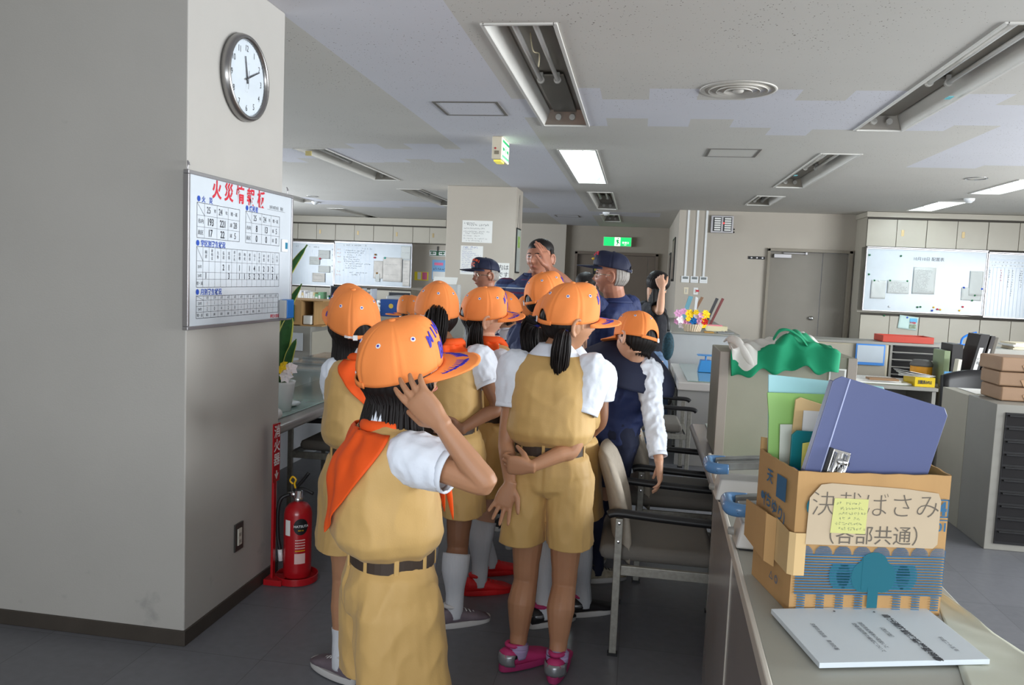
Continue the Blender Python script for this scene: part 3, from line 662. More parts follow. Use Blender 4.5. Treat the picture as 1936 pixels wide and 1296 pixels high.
for x, lb, m in ((.75, 'left small wall switch plate below the controllers', M_cream), (.9, 'right small wall switch plate with a red tag, below the controllers', M_white)):
    t = empty('light_switch', (x, YW, 1.4), lb, 'light switch')
    MB().box(x - .035, x + .035, YW - .008, YW, 1.35, 1.46).build('plate', m, t, bev=.002)
    MB().box(x - .015, x + .015, YW - .012, YW - .006, 1.375, 1.435).build('rocker', mat('ivory insert', rgb(196, 192, 180), .5), t, bev=.002)
    if x > .8: MB().box(x + .0, x + .05, YW - .014, YW - .012, 1.395, 1.425).build('red_tag', red, t)
for y0, y1, z0, z1, lb in ((13.6, 14.5, 1.55, 2.3, 'upper dark poster framed on the corridor side wall'), (15.2, 15.9, 1.5, 2.1, 'small dark framed poster further along the corridor wall')):
    t = empty('framed_poster', (.58, (y0 + y1) / 2, z0), lb, 'poster')
    MB().box(.562, .58, y0, y1, z0, z1).build('frame', M_black, t, bev=.003)
    MB().box(.559, .562, y0 + .04, y1 - .04, z0 + .04, z1 - .04).build('print', mat('brown grey print', rgb(130, 118, 108), .5, var=.6, vsc=9), t)

# notices on the rear pillar (front face Y = 10.22)
YP = 10.22
def notice(x0, x1, z0, z1, label, lines, ink=M_ink, col=M_paper, extra=None, y=YP, cat='notice'):
    t = empty('paper_notice', ((x0 + x1) / 2, y, z0), label, cat)
    MB().box(x0, x1, y - .003, y, z0, z1).build('sheet', col, t)
    M = frame(((x0 + x1) / 2, y - .0035, (z0 + z1) / 2), (1, 0, 0), (0, 0, 1))
    b = MB(); w, h = (x1 - x0), (z1 - z0)
    for i, (v, s, a, c) in enumerate(lines): scribble(b, M, (a - .5) * w, (c - .5) * w, (.5 - v) * h, s, i + int(x0 * 100), .9)
    if extra: extra(b, M)
    if b.v: b.build('print', ink, t)
    return t
notice(-2.352, -1.946, 1.94, 2.23, 'white laminated notice with a bold heading high on the rear pillar', [(.12, .02, .05, .4), (.2, .026, .15, .9), (.36, .016, .05, .8), (.5, .016, .05, .9), (.58, .016, .1, .7), (.7, .014, .05, .6), (.82, .014, .05, .9), (.92, .014, .1, .7)])
notice(-2.362, -2.061, 1.517, 1.896, 'notice with blue print and a red line left of the elderly capped man', [(.05, .024, .1, .8), (.12, .016, .08, .5)] + [(.2 + .065 * i, .013, .06, .5 + .4 * ((i * 7) % 3) / 2) for i in range(12)], blue)
def kinen(b, M): put_text(b, '庁舎内は', .075, M, .03, .045); put_text(b, '禁煙です', .075, M, .03, -.05)
notice(-2.07, -1.70, 1.48, 1.685, 'white sign asking not to smoke, right of the elderly capped man', [], extra=kinen)
t = empty('framed_poster', (-1.64, 10.5, 1.86), 'narrow framed poster hanging on the right side of the rear pillar', 'poster')
MB().box(-1.64, -1.625, 10.3, 10.62, 1.56, 2.16).build('frame', M_black, t, bev=.002)
MB().box(-1.6249, -1.623, 10.32, 10.6, 1.58, 2.14).build('print', mat('grey poster print', rgb(180, 184, 180), .3), t)
MB().box(-1.6229, -1.622, 10.36, 10.56, 1.9, 2.05).build('picture', mat('green yellow picture', rgb(150, 180, 90), .3, var=.5, vsc=20), t)
MB().tube([(-1.632, 10.35, 2.16), (-1.632, 10.45, 2.6), (-1.632, 10.56, 2.16)], .002, 6).build('cord', M_ink, t)

# signs on the far left wall (Y = 17)
YL = 17.0
t = empty('exit_direction_sign', (-4.45, YL, 2.0), 'green and white direction sign with two arrows on the far left wall', 'exit sign')
MB().box(-4.64, -4.27, YL - .01, YL, 1.9, 2.03).build('panel', M_white, t)
Mx = frame((-4.455, YL - .011, 1.965), (1, 0, 0), (0, 0, 1)); b = MB()
rect(b, Mx, -.175, .175, .03, .055); rect(b, Mx, -.175, .175, -.055, -.04); 
for s in (-1, 1): b.add([Mx @ V(p) for p in ((s * .17, 0, .001), (s * .11, .03, .001), (s * .11, -.03, .001))], [(0, 1, 2) if s > 0 else (0, 2, 1)]); rect(b, Mx, min(s * .05, s * .12), max(s * .05, s * .12), -.01, .01, .001)
rect(b, Mx, -.03, .03, -.045, .035); b.build('arrows', mat('dark green print', rgb(0, 90, 50), .5), t)
MB().box(-4.46, -4.44, YL - .03, YL - .01, 2.0, 2.12).build('bracket', M_black, t)
t = notice(-4.57, -4.24, 1.38, 1.82, 'blue poster with white lower half on the far left wall', [(.45, .05, .05, .95), (.65, .02, .1, .9)], M_ink, mat('pale blue poster', rgb(120, 170, 215), .5), y=YL)
b = MB(); b.box(-4.55, -4.26, YL - .005, YL - .0045, 1.39, 1.56); b.build('white_half', M_paper, t)
MB().box(-4.52, -4.32, YL - .006, YL - .0045, 1.7, 1.76).build('pink_print', mat('pink print', rgb(230, 110, 150), .5), t)
t = notice(-4.97, -4.65, 1.35, 1.54, 'yellow and pink leaflet on the wall above the copier', [], y=YL, col=mat('yellow paper', rgb(240, 220, 60), .6))
MB().box(-4.9, -4.82, YL - .006, YL - .0035, 1.37, 1.53).build('white_columns', M_paper, t)
MB().box(-4.79, -4.68, YL - .006, YL - .0035, 1.37, 1.53).build('pink_column', mat('pink print', rgb(230, 110, 150), .5), t)
# ------------------------------------------------------------------ lockers and whiteboards, right (front plane Y = 12.2)
M_lock = mat('ivory steel locker', rgb(170, 164, 150), .4, var=.02)
M_seam = mat('dark gap', rgb(70, 66, 60), .8)
M_hand = mat('recessed brass handle', rgb(150, 132, 96), .4, .5)
M_wb = mat('whiteboard enamel', rgb(182, 192, 200), .22)
M_ruled = mat('pale blue ruling', rgb(150, 185, 225), .5)
def locker(x0, x1, y0, y1, z0, z1, label, group, split=True, hand=True, plinth=False):
    t = empty('wall_locker', ((x0 + x1) / 2, y0, z0), label, 'locker', group)
    MB().box(x0 + .001, x1 - .001, y0 + .02, y1, z0, z1).build('body', M_lock, t, bev=.003)
    xm = (x0 + x1) / 2
    for a, c, s in ((x0 + .004, xm - .003, 0), (xm + .003, x1 - .004, 1)):
        d = MB().box(a, c, y0, y0 + .018, z0 + .012, z1 - .03).build('door', M_lock, t, bev=.003)
        if hand and s: MB().box(a + .06, a + .1, y0 - .004, y0 + .004, (z0 + z1) / 2 - .05, (z0 + z1) / 2 + .04).build('handle', M_hand, d, bev=.002)
    MB().box(x0, x1, y0 + .012, y0 + .02, z0, z1).build('dark_seam', M_seam, t)
    return t
xs_r = [3.4, 4.215 * .9644, 5.067 * .9644, 5.72, 6.55]
xs_r = [3.25, 4.065, 4.887, 5.71, 6.53]
for i in range(4):
    a, c = xs_r[i], xs_r[i + 1]
    nm = ('first', 'second', 'third', 'fourth')[i]
    locker(a, c, 12.2, 12.8, 2.165, 2.6, '%s ivory overhead locker from the steel door, above the right whiteboards' % nm, 'overhead lockers on the right wall')
    locker(a, c, 12.2, 12.8, .0, 1.2, '%s ivory low locker from the steel door, below the right whiteboards' % nm, 'low lockers on the right wall')
MB().box(3.23, 6.6, 12.18, 12.8, 2.6, H - .005).build('trim_1', M_lock, kind='structure', bev=.003)
o = MB().box(3.245, 6.55, 12.4, 12.798, 1.2, 2.165).build('locker_back', M_lock, bev=.003); tag(o, 'ivory steel panel closing the wall behind the right whiteboards', 'wall panel')
def whiteboard(x0, x1, y, z0, z1, label, tray=True):
    t = empty('whiteboard', ((x0 + x1) / 2, y, z0), label, 'whiteboard')
    MB().box(x0 + .012, x1 - .012, y - .012, y + .005, z0 + .012, z1 - .012).build('panel', M_wb, t)
    b = MB(); g = .014
    b.box(x0, x1, y - .02, y + .01, z1 - g, z1).box(x0, x1, y - .02, y + .01, z0, z0 + g).box(x0, x0 + g, y - .02, y + .01, z0 + g, z1 - g).box(x1 - g, x1, y - .02, y + .01, z0 + g, z1 - g)
    b.build('frame', M_alu, t, bev=.002)
    MB().box(x0, x1, y - .04, y + .01, z1 + .002, z1 + .018).build('top_rail', M_alu, t, bev=.003)
    return t, frame((x0, y - .0135, z0), (1, 0, 0), (0, 0, 1))
def sheet(t_y, x0, x1, z0, z1, label, lines=8, col=None, group=None, tilt=0):
    t = empty('pinned_sheet', ((x0 + x1) / 2, t_y, z0), label, 'paper', group)
    M = frame(((x0 + x1) / 2, t_y, (z0 + z1) / 2), (math.cos(tilt), 0, math.sin(tilt)), (-math.sin(tilt), 0, math.cos(tilt)))
    w, h = x1 - x0, z1 - z0; rdn = random.Random(int(x0 * 1000))
    b = MB(); ph = rdn.random() * 6
    b.grid(lambda u, v: M @ V(((u - .5) * w, (v - .5) * h, .002 + .006 * abs(math.sin(u * 5 + v * 4 + ph)))), 8, 8); b.build('sheet', col or mat('pale sheet', rgb(206, 210, 208), .8), t, solid=.0008, smooth=True)
    b = MB()
    for k in range(lines): scribble(b, M, -w * .4, w * (.1 + .3 * rdn.random()), h * (.42 - .84 * (k + .5) / max(lines, 1)), min(.016, h / lines * .55), k + int(x0 * 77), .85, z=.0095)
    if b.v: b.build('writing', mat('grey writing', rgb(120, 122, 126), .7), t)
    return t
def magnet(x, y, z, colname, label, r=.014):
    c = {'green': rgb(40, 110, 70), 'blue': rgb(40, 80, 190), 'red': rgb(200, 40, 60), 'yellow': rgb(235, 190, 60), 'white': rgb(225, 228, 230), 'teal': rgb(40, 160, 150), 'brown': rgb(150, 110, 50)}[colname]
    o = MB().lathe([(.0005, -.012), (r * .8, -.011), (r, -.006), (r, 0)], (x, y, z), 12, 'y').build('magnet', mat(colname + ' magnet', c, .35), smooth=True)
    tag(o, label, 'magnet', 'board magnets')
yw = 12.14
t, Mw = whiteboard(3.25, 4.887, yw + .02, 1.234, 2.15, 'whiteboard with the duty chart heading and pinned sheets right of the steel door')
b = MB(); put_text(b, '10月10日 配置表', .058, Mw, .86, .78, bold=0, z=.001); b.build('handwriting', M_ink, t)
fy = yw + .0
for i, (x, z, c, lb) in enumerate(((3.295, 2.044, 'green', 'green magnet in the top left corner of the duty whiteboard'), (3.725, 2.046, 'green', 'green magnet left of the whiteboard heading'), (3.307, 1.764, 'green', 'green magnet on the left edge of the duty whiteboard'),
        (3.388, 1.677, 'green', 'green magnet holding the leftmost pinned sheet'), (3.603, 1.686, 'green', 'green magnet on the left corner of the wide pinned sheet'), (3.838, 1.687, 'green', 'green magnet on the right corner of the wide pinned sheet'),
        (4.005, 1.316, 'green', 'left of two touching green magnets at the bottom of the duty whiteboard'), (4.046, 1.322, 'green', 'right of two touching green magnets at the bottom of the duty whiteboard'),
        (4.759, 1.52, 'green', 'green magnet at the foot of the long right sheet'), (4.73, 1.446, 'green', 'green magnet under the long right sheet'), (4.606, 1.626, 'blue', 'blue magnet holding the lower right sheet'), (4.846, 1.617, 'blue', 'blue magnet at the right edge of the duty whiteboard'),
        (4.207, 1.276, 'blue', 'blue magnet at the bottom middle of the duty whiteboard'), (3.452, 1.675, 'white', 'white magnet on the leftmost pinned sheet'), (3.621, 1.307, 'white', 'white magnet near the bottom left of the duty whiteboard'),
        (4.225, 1.324, 'yellow', 'yellow magnet above the blue one at the board bottom'), (4.316, 1.295, 'yellow', 'yellow magnet right of the red one at the board bottom'), (4.573, 1.295, 'yellow', 'yellow magnet at the lower right of the duty whiteboard'),
        (4.278, 1.298, 'red', 'red magnet between two yellow ones at the board bottom'), (4.614, 1.349, 'red', 'small red magnet at the lower right of the duty whiteboard'))):
    magnet(x, fy + .0 - .0, z, c, lb)
sheet(fy, 3.35, 3.55, 1.415, 1.683, 'blank grey sheet pinned leftmost on the duty whiteboard', 0)
sheet(fy, 3.575, 3.868, 1.5, 1.69, 'wide sheet of fine writing pinned by two green magnets', 7)
sheet(fy, 3.915, 4.215, 1.508, 1.893, 'roster table sheet pinned in the middle of the duty whiteboard', 16)
sheet(fy, 4.675, 4.85, 1.515, 1.866, 'long narrow sheet pinned at the right of the duty whiteboard', 0)
sheet(fy + .004, 4.58, 4.845, 1.443, 1.629, 'sheet half hidden behind the long narrow one', 0)
t2, Mw = whiteboard(4.895, 6.53, yw + .02, 1.21, 2.13, 'ruled schedule whiteboard at the right edge of the photo')
b = MB()
for k in range(32): rect(b, Mw, .03 + k * .05, .032 + k * .05, .04, .72)
for k in range(3): rect(b, Mw, .02, 1.6, .72 + k * .05, .722 + k * .05)
rect(b, Mw, .02, 1.6, .84, .842); b.build('ruled_columns', M_ruled, t2)
b = MB()
for k in range(30): put_text(b, str(k % 31 + 1), .022, Mw, .055 + k * .05, .795, z=.001, res=1); scribble(b, Mw, .04 + k * .05, .07 + k * .05, .75, .016, k, z=.001)
put_text(b, '月', .04, Mw, .49, .87, z=.001)
for x, l, sd in ((.03, 4, 1), (.33, 12, 2), (.28, 8, 3), (.43, 5, 5), (.45, 8, 6)):
    for j in range(l): scribble(b, Mw, x, x + .022, .68 - j * .032, .022, sd * 50 + j, 1, z=.001)
b.build('handwriting', M_ink, t2)
b = MB()
for x, l in ((.18, 5), (.53, 4)):
    for j in range(l): scribble(b, Mw, x, x + .022, .68 - j * .035, .024, 90 + j, 1, z=.001)
b.build('red_handwriting', red, t2)
# postcard calendar under the board
t = sheet(12.19, 3.78, 4.04, .985, 1.18, 'tilted leaflet with a pale blue corner under the duty whiteboard', 0, mat('mint paper', rgb(200, 225, 220), .6), tilt=-.1)
MB().box(3.93, 4.03, 12.176, 12.178, 1.09, 1.15).build('blue_print', mat('sky print', rgb(90, 180, 225), .5), t)
MB().box(3.93, 4.02, 12.176, 12.178, 1.0, 1.06).build('photo_print', mat('grey green photo', rgb(130, 145, 120), .5, var=.5, vsc=30), t)
b = MB(); put_text(b, '110#', .04, frame((3.975, 12.175, 1.085), (1, 0, 0), (0, 0, 1)), 0, 0, bold=.04); b.build('red_number', red, t)
magnet(3.893, 12.185, 1.158, 'blue', 'blue magnet on the tilted leaflet'); magnet(3.578, 12.195, 1.171, 'green', 'green magnet on the low locker door')

# ------------------------------------------------------------------ lockers and whiteboards, far left (front plane Y = 16.56)
xl = [-8.44, -7.56, -6.68, -5.8, -4.91, -4.16]
for i in range(5):
    nm = ('leftmost', 'second', 'third', 'fourth', 'rightmost')[i]
    locker(xl[i], xl[i + 1], 16.56, 17.0, 2.15, 2.53, '%s overhead locker on the far left wall' % nm, 'overhead lockers on the far left wall')
    if i < 4: locker(xl[i], xl[i + 1], 16.56, 17.0, 0, 1.13, '%s low locker under the far left whiteboards' % nm, 'low lockers on the far left wall')
MB().box(-8.44, -4.16, 16.5, 17.0, 2.53, H - .005).build('trim_2', M_lock, kind='structure', bev=.003)
fl = 16.52
t, Mw = whiteboard(-8.6, -6.68, fl + .02, 1.13, 2.08, 'ruled planning whiteboard far left, partly hidden by the pillar')
b = MB()
for k in range(37): rect(b, Mw, .04 + k * .047, .042 + k * .047, .05, .8)
b.build('ruled_columns', M_ruled, t)
b = MB(); [put_text(b, c, .05, Mw, 1.875, .82 - i * .12, z=.001) for i, c in enumerate('01161')]; scribble(b, Mw, .95, 1.6, .86, .035, 2, .6, z=.001); b.build('digits', M_ink, t)
t, Mw = whiteboard(-6.67, -4.9, fl + .02, 1.18, 2.12, 'whiteboard with a handwritten table and crumpled maps, far left wall')
b = MB()
for k in range(24): rect(b, Mw, .03, .9, .06 + k * .034, .0615 + k * .034)
for k in range(10): rect(b, Mw, .03 + k * .0965, .0315 + k * .0965, .06, .85)
b.build('ruled_table', M_ruled, t)
b = MB()
scribble(b, Mw, .2, .75, .88, .03, 7, .6, z=.001)
for k, (x0, x1) in enumerate(((.6, .85), (.25, .7), (.2, .68), (.2, .6), (.2, .5), (.2, .62), (.22, .6), (.25, .85), (.25, .62), (.25, .5), (.2, .3), (.35, .75), (.4, .6))): scribble(b, Mw, x0, x1, .81 - k * .048, .028, k + 20, .8, z=.001)
b.build('handwriting', M_ink, t)
b = MB()
for k, y in enumerate((.78, .7, .62, .5, .3, .22)): scribble(b, Mw, .05, .13, y, .03, k + 60, 1, z=.001)
b.build('orange_handwriting', mat('orange ink', rgb(225, 130, 60), .6), t)
M_crump = mat('crumpled paper', rgb(214, 210, 204), .85, var=.12, vsc=6)
sheet(fl - .005, -7.04, -6.78, 1.74, 1.925, 'sheet with a red bar pinned on the far left board', 1)
MB().box(-7.0, -6.8, fl - .009, fl - .008, 1.9, 1.91)
sheet(fl - .005, -7.25, -7.01, 1.6, 1.775, 'sketch with blue marks pinned at the far left board middle', 3)
sheet(fl - .005, -7.035, -6.77, 1.435, 1.584, 'pale sheet pinned below the one with the red bar', 0)
sheet(fl - .005, -7.175, -6.88, 1.22, 1.418, 'crumpled brown map pinned low on the far left board', 2, M_crump)
sheet(fl - .005, -5.758, -5.55, 1.352, 1.739, 'creased sheet left of the big crumpled map', 0, M_crump)
sheet(fl - .01, -5.545, -5.111, 1.296, 1.821, 'big crumpled grey map pinned on the far board', 2, M_crump)
sheet(fl - .012, -5.71, -5.616, 1.286, 1.459, 'small note pinned below the creased sheet', 0)
sheet(fl - .005, -5.143, -4.93, 1.79, 2.078, 'white sheet in the top right corner of the far board', 1)
sheet(fl - .005, -5.095, -4.935, 1.21, 1.78, 'long strip of notes at the right edge of the far board', 6, M_crump)
for x, z, c, lb in ((-7.003, 1.737, 'red', 'red magnet on the far left board'), (-5.731, 1.871, 'brown', 'brown magnet on the far board'), (-5.741, 1.807, 'red', 'red magnet under the brown one on the far board'), (-5.505, 1.808, 'teal', 'teal magnet on the big crumpled map'), (-5.68, 1.47, 'brown', 'brown magnet on the small pinned note')):
    magnet(x, fl - .015, z, c, lb, .022)

# ------------------------------------------------------------------ foreground service counter
M_lam = mat('glossy grey laminate', rgb(150, 146, 144), .22, var=.02)
M_top = mat('grey beige counter top', rgb(160, 160, 151), .4, var=.03, vsc=8)
M_trim = mat('pale edging', rgb(205, 200, 190), .4)
def cx_l(y): return .19 + y * .0336
t = empty('service_counter', (.45, 1.2, 0), 'high grey laminate counter in the foreground carrying the cardboard box', 'counter')
b = MB(); b.prism([(cx_l(-.6) + .02, -.6, .03), (.66, -.6, .03), (.67, 2.83, .03), (cx_l(2.83) + .02, 2.83, .03)], (0, 0, .84)); b.build('carcass', M_lam, t, bev=.002)
b = MB(); b.prism([(cx_l(-.62), -.62, .87), (.62, -.62, .87), (.675, 2.84, .87), (cx_l(2.84), 2.84, .87)], (0, 0, .03)); b.build('worktop', M_top, t, bev=.006)
b = MB(); b.prism([(cx_l(-.62) - .006, -.62, .872), (cx_l(-.62) + .004, -.62, .872), (cx_l(2.84) + .004, 2.845, .872), (cx_l(2.84) - .006, 2.845, .872)], (0, 0, .03)); b.build('edge_trim', M_trim, t, bev=.003)
for y in (.7, 2.05):
    b = MB(); x = cx_l(y) + .02; b.box(x - .003, x + .002, y - .003, y + .003, .03, .868); b.build('panel_seam', M_trim, t)
b = MB(); b.prism([(cx_l(-.6) + .035, -.6, 0), (.65, -.6, 0), (.66, 2.82, 0), (cx_l(2.83) + .035, 2.82, 0)], (0, 0, .03)); b.build('plinth', M_base, t)

# low counter with a glass top, then the one beyond it
M_glass = mat('green tinted glass', rgb(150, 175, 168), .05, alpha=1, coat=.5)
t = empty('low_counter', (.8, 3.7, 0), 'low seated counter with a glass covered top beyond the foreground counter', 'counter')
MB().box(.335, 1.05, 2.86, 4.6, .655, .7).build('worktop', M_lam, t, bev=.018)
MB().box(.42, 1.04, 2.88, 4.58, .701, .708).build('glass_top', M_glass, t, bev=.002)
MB().box(.62, .64, 2.87, 4.58, .0, .655).box(.62, 1.04, 4.55, 4.58, 0, .655).build('modesty_panel', mat('dark grey panel', rgb(120, 120, 120), .4), t)
b = MB()
for k in range(5): b.box(.45, .54, 4.0 + k * .1, 4.07 + k * .1, .7085, .7095)
b.build('printed_cards', M_paper, t); MB().box(.43, .56, 3.95, 4.52, .708, .7084).box(.43, .6, 3.3, 3.85, .708, .7084).build('green_sheet', mat('green sheet', rgb(120, 170, 150), .4), t)
t = empty('low_counter', (.75, 7.3, 0), 'far low counter with a glass top carrying the blue scale', 'counter')
MB().box(.36, 1.1, 6.53, 8.07, .63, .7).build('worktop', mat('white laminate edge', rgb(206, 202, 198), .3), t, bev=.012)
MB().box(.44, 1.09, 6.6, 8.0, .701, .708).build('glass_top', M_glass, t, bev=.002)
MB().box(.37, 1.1, 6.56, 6.6, 0, .63).build('end_panel', mat('grey end panel', rgb(165, 164, 162), .4), t, bev=.003)
MB().box(.62, .64, 6.6, 8.07, 0, .63).build('modesty_panel', mat('dark grey panel', rgb(120, 120, 120), .4), t)
t = empty('tall_counter', (.7, 9.5, 0), 'tall grey counter with the basket of paper flowers, beside the corridor', 'counter')
MB().box(.36, 1.02, 8.1, 11.4, 0, 1.0).build('carcass', mat('cool grey steel', rgb(176, 178, 180), .4), t, bev=.004)
MB().box(.35, 1.03, 8.08, 11.42, 1.0, 1.02).build('worktop', M_gray, t, bev=.004)
MB().box(.352, .364, 8.08, 11.4, .05, 1.0).build('edge_strip', M_alu, t)
t = empty('spring_scale', (.66, 7.35, .708), 'small blue spring scale on the far low counter', 'kitchen scale')
Mb = mat('sky blue plastic', rgb(60, 145, 215), .35)
b = MB(); b.prism([(.575, 7.27, .71), (.715, 7.27, .71), (.69, 7.27, .82), (.595, 7.27, .82)], (0, .12, 0)); b.build('body', Mb, t, bev=.006)
MB().tube([(.643, 7.33, .82), (.643, 7.33, .86)], .008, 8).build('stem', Mb, t); MB().box(.565, .735, 7.26, 7.4, .86, .868).build('pan', Mb, t, bev=.003)
t = empty('tray_stack', (.8, 7.7, .708), 'stack of small pale trays right of the blue scale', 'trays')
for k in range(4): MB().box(.74, .92, 7.5, 7.7, .709 + k * .022, .725 + k * .022).build('tray', mat('cream tray', rgb(205, 190, 165), .5), t, bev=.004)
MB().ball((.7, 7.72, .75), (.05, .05, .04), 12, 8).build('dark_lid', M_black, t, smooth=True)

# flower basket and leaflets on the tall counter
t = empty('flower_basket', (.57, 8.25, 1.02), 'white wicker basket of paper flowers on the tall counter', 'basket')
b = MB(); rr = random.Random(3)
b.lathe([(.001, 1.023), (.075, 1.023), (.1, 1.09), (.108, 1.1), (.1, 1.1), (.09, 1.09), (.068, 1.03), (.001, 1.03)], (.57, 8.25, 0), 32)
for k in range(26):
    a = k * 2 * PI / 26; b.tube([(.57 + .078 * math.cos(a), 8.25 + .078 * math.sin(a), 1.025), (.57 + .106 * math.cos(a + .1), 8.25 + .106 * math.sin(a + .1), 1.1)], .004, 5)
b.build('wicker', mat('white wicker', rgb(222, 205, 180), .7), t)
def flower(x, y, z, r, m, parent, nm='paper_flower'):
    b = MB(); ph = rr.random() * 6; d = V((rr.uniform(-.5, .5), -1, rr.uniform(-.1, .7))).normalized(); u = d.orthogonal().normalized(); w_ = d.cross(u)
    for k in range(6):
        a = ph + k * PI / 3; e = u * math.cos(a) + w_ * math.sin(a); f = u * -math.sin(a) + w_ * math.cos(a); c = V((x, y, z))
        b.add([c, c + e * r * .6 + f * r * .45 + d * r * .3, c + e * r * 1.1 + d * r * .15, c + e * r * .6 - f * r * .45 + d * r * .3], [(0, 1, 2, 3)])
    b.ball((x, y, z), r * .3, 8, 6)
    return b.build(nm, m, parent, solid=.0015)
fm = [mat('pink crepe', rgb(236, 176, 214), .8), mat('yellow crepe', rgb(250, 210, 40), .8), mat('blue crepe', rgb(20, 110, 180), .8), mat('red crepe', rgb(220, 50, 40), .8), mat('white crepe', rgb(240, 232, 236), .8)]
for x, z, r, c in ((.42, 1.2, .045, 0), (.47, 1.22, .04, 0), (.44, 1.14, .045, 4), (.41, 1.12, .035, 0), (.46, 1.08, .04, 4), (.53, 1.2, .05, 1), (.52, 1.15, .03, 1), (.53, 1.12, .045, 0), (.57, 1.13, .045, 2), (.585, 1.11, .03, 2), (.62, 1.17, .04, 4), (.6, 1.22, .03, 1), (.65, 1.19, .035, 0), (.64, 1.13, .045, 0), (.7, 1.2, .045, 1), (.69, 1.22, .03, 1), (.68, 1.15, .03, 1), (.69, 1.13, .035, 3), (.68, 1.09, .03, 1), (.49, 1.1, .035, 0), (.61, 1.1, .02, 1), (.66, 1.1, .03, 4)):
    flower(x, 8.25 + rr.uniform(-.03, .03), z, r, fm[c], t)
t = empty('counter_clutter_box', (.86, 8.35, 1.02), 'flat cream box with a pink top beside the flower basket', 'box')
MB().box(.74, .95, 8.5, 8.7, 1.021, 1.075).build('box', mat('cream card', rgb(214, 206, 170), .7), t, bev=.002); MB().box(.75, .9, 8.52, 8.68, 1.075, 1.085).build('pink_top', mat('pink paper', rgb(225, 140, 150), .7), t)
t = empty('desk_tray', (.84, 8.2, 1.02), 'brown tray with small things right of the flower basket', 'tray')
MB().box(.69, .78, 8.13, 8.3, 1.021, 1.03).build('wooden_base', mat('ochre wood', rgb(190, 145, 70), .6), t)
MB().box(.82, .98, 8.14, 8.35, 1.021, 1.032).build('grey_mat', mat('grey mat', rgb(140, 142, 142), .6), t)
b = MB(); b.ball((.87, 8.22, 1.036), (.02, .01, .008)); b.ball((.91, 8.25, 1.038), (.015, .015, .008)); b.build('clips', M_chrome, t)
for k, (x, y, lean, w_, m, lb) in enumerate(((.5, 9.6, .1, .1, 'teal leaflet', 'teal pamphlet leaning in the rack on the tall counter'), (.56, 9.3, .16, .06, 'brown cover', 'brown pamphlet leaning right of the teal one'), (.62, 9.0, .02, .05, 'white plastic', 'white upright stand behind the flowers'), (.72, 8.9, .13, .06, 'dark cover', 'dark folder leaning behind the flowers'), (.78, 8.95, .14, .05, 'maroon cover', 'maroon folder leaning behind the flowers, rightmost'))):
    c = {'teal leaflet': rgb(100, 150, 165), 'brown cover': rgb(130, 95, 70), 'white plastic': rgb(225, 228, 232), 'dark cover': rgb(60, 60, 62), 'maroon cover': rgb(120, 60, 60)}[m]
    b = MB(); b.prism([(x, y, 1.021), (x + w_ * .5, y, 1.021), (x + w_ * .5 + lean, y, 1.36), (x + lean, y, 1.37)], (0, .04, 0)); o = b.build('pamphlet', mat(m, c, .5), bev=.002); tag(o, lb, 'pamphlet')

# reception chairs facing the counter
M_seat = mat('grey beige chair fabric', rgb(168, 158, 144), .95, bump=.25, bsc=500, var=.06, vsc=40)
M_tubeg = mat('grey coated steel', rgb(150, 148, 140), .35, .4, var=.15, vsc=60)
def armchair():
    t = empty('reception_chair', (0, 0, 0), None, 'chair', 'reception chairs along the low counters')
    # local: faces +X, side frames at y = +-.265
    b = MB()
    def back(u, v):   # u across, v up
        y = (u - .5) * .46; e = abs(u - .5) * 2; z = .36 + v * .44
        z -= .05 * max(0, e - .6) ** 2 * 6 * (v > .5) * v
        x = -.045 - .10 * (v - .2) + .10 * e * e * .5 + .02 * math.sin(v * PI)
        return V((x, y, z))
    n, m_ = 14, 12; vs = []; fs = []
    for s in (0, 1):
        for j in range(m_ + 1):
            for i in range(n + 1):
                u, v = i / n, j / m_
                p = back(.5 + (u - .5), v); ed = (1 - (2 * u - 1) ** 8) * (1 - (2 * v - 1) ** 8)
                vs.append(p + V((.035 * ed * (1 if s else -.8), 0, 0)))
    N = (n + 1) * (m_ + 1)
    for j in range(m_):
        for i in range(n):
            a = j * (n + 1) + i; fs.append((a, a + n + 1, a + n + 2, a + 1)); fs.append((N + a, N + a + 1, N + a + n + 2, N + a + n + 1))
    b.add(vs, fs); bm_fix(b); b.build('backrest', M_seat, t, smooth=True)
    b = MB(); b.box(-.1, .36, -.235, .235, .375, .44); b.build('seat', mat('seat fabric darkened as shaded', rgb(112, 108, 102), .95, bump=.2, bsc=500), t, bev=.03)  # darker than the backrest: shadow on the seat put into the fabric colour
    for s in (-1, 1):
        y = s * .262
        MB().box(-.04, -.01, y - .011, y + .011, 0.008, .565).build('rear_leg', M_tubeg, t, bev=.003)
        MB().box(.385, .415, y - .011, y + .011, 0.008, .565).build('front_leg', M_tubeg, t, bev=.003)
        MB().box(-.01, .385, y - .01, y + .01, .335, .375).build('side_rail', M_tubeg, t, bev=.003)
        b = MB(); b.tube([(-.07, y, .575), (-.03, y, .585), (.12, y, .578), (.3, y, .572), (.42, y, .568), (.45, y, .552)], .017, 10, sm=4, flat=1.35, side=(0, 0, 1)); b.build('armrest', M_black, t, smooth=True)
        for x in (-.025, .4): MB().box(x - .02, x + .02, y - .014, y + .014, 0, .012).build('foot_cap', M_black, t)
        MB().lathe([(.001, -.003), (.006, -.002), (.006, 0)], (-.025, y - .011, .545), 8, 'y').lathe([(.001, -.003), (.006, -.002), (.006, 0)], (-.025, y - .011, .47), 8, 'y').build('bolt', M_chrome, t)
    for x in (-.04, .385): MB().box(x, x + .03, -.262, .262, .34, .365).build('cross_rail', M_tubeg, t)
    return t
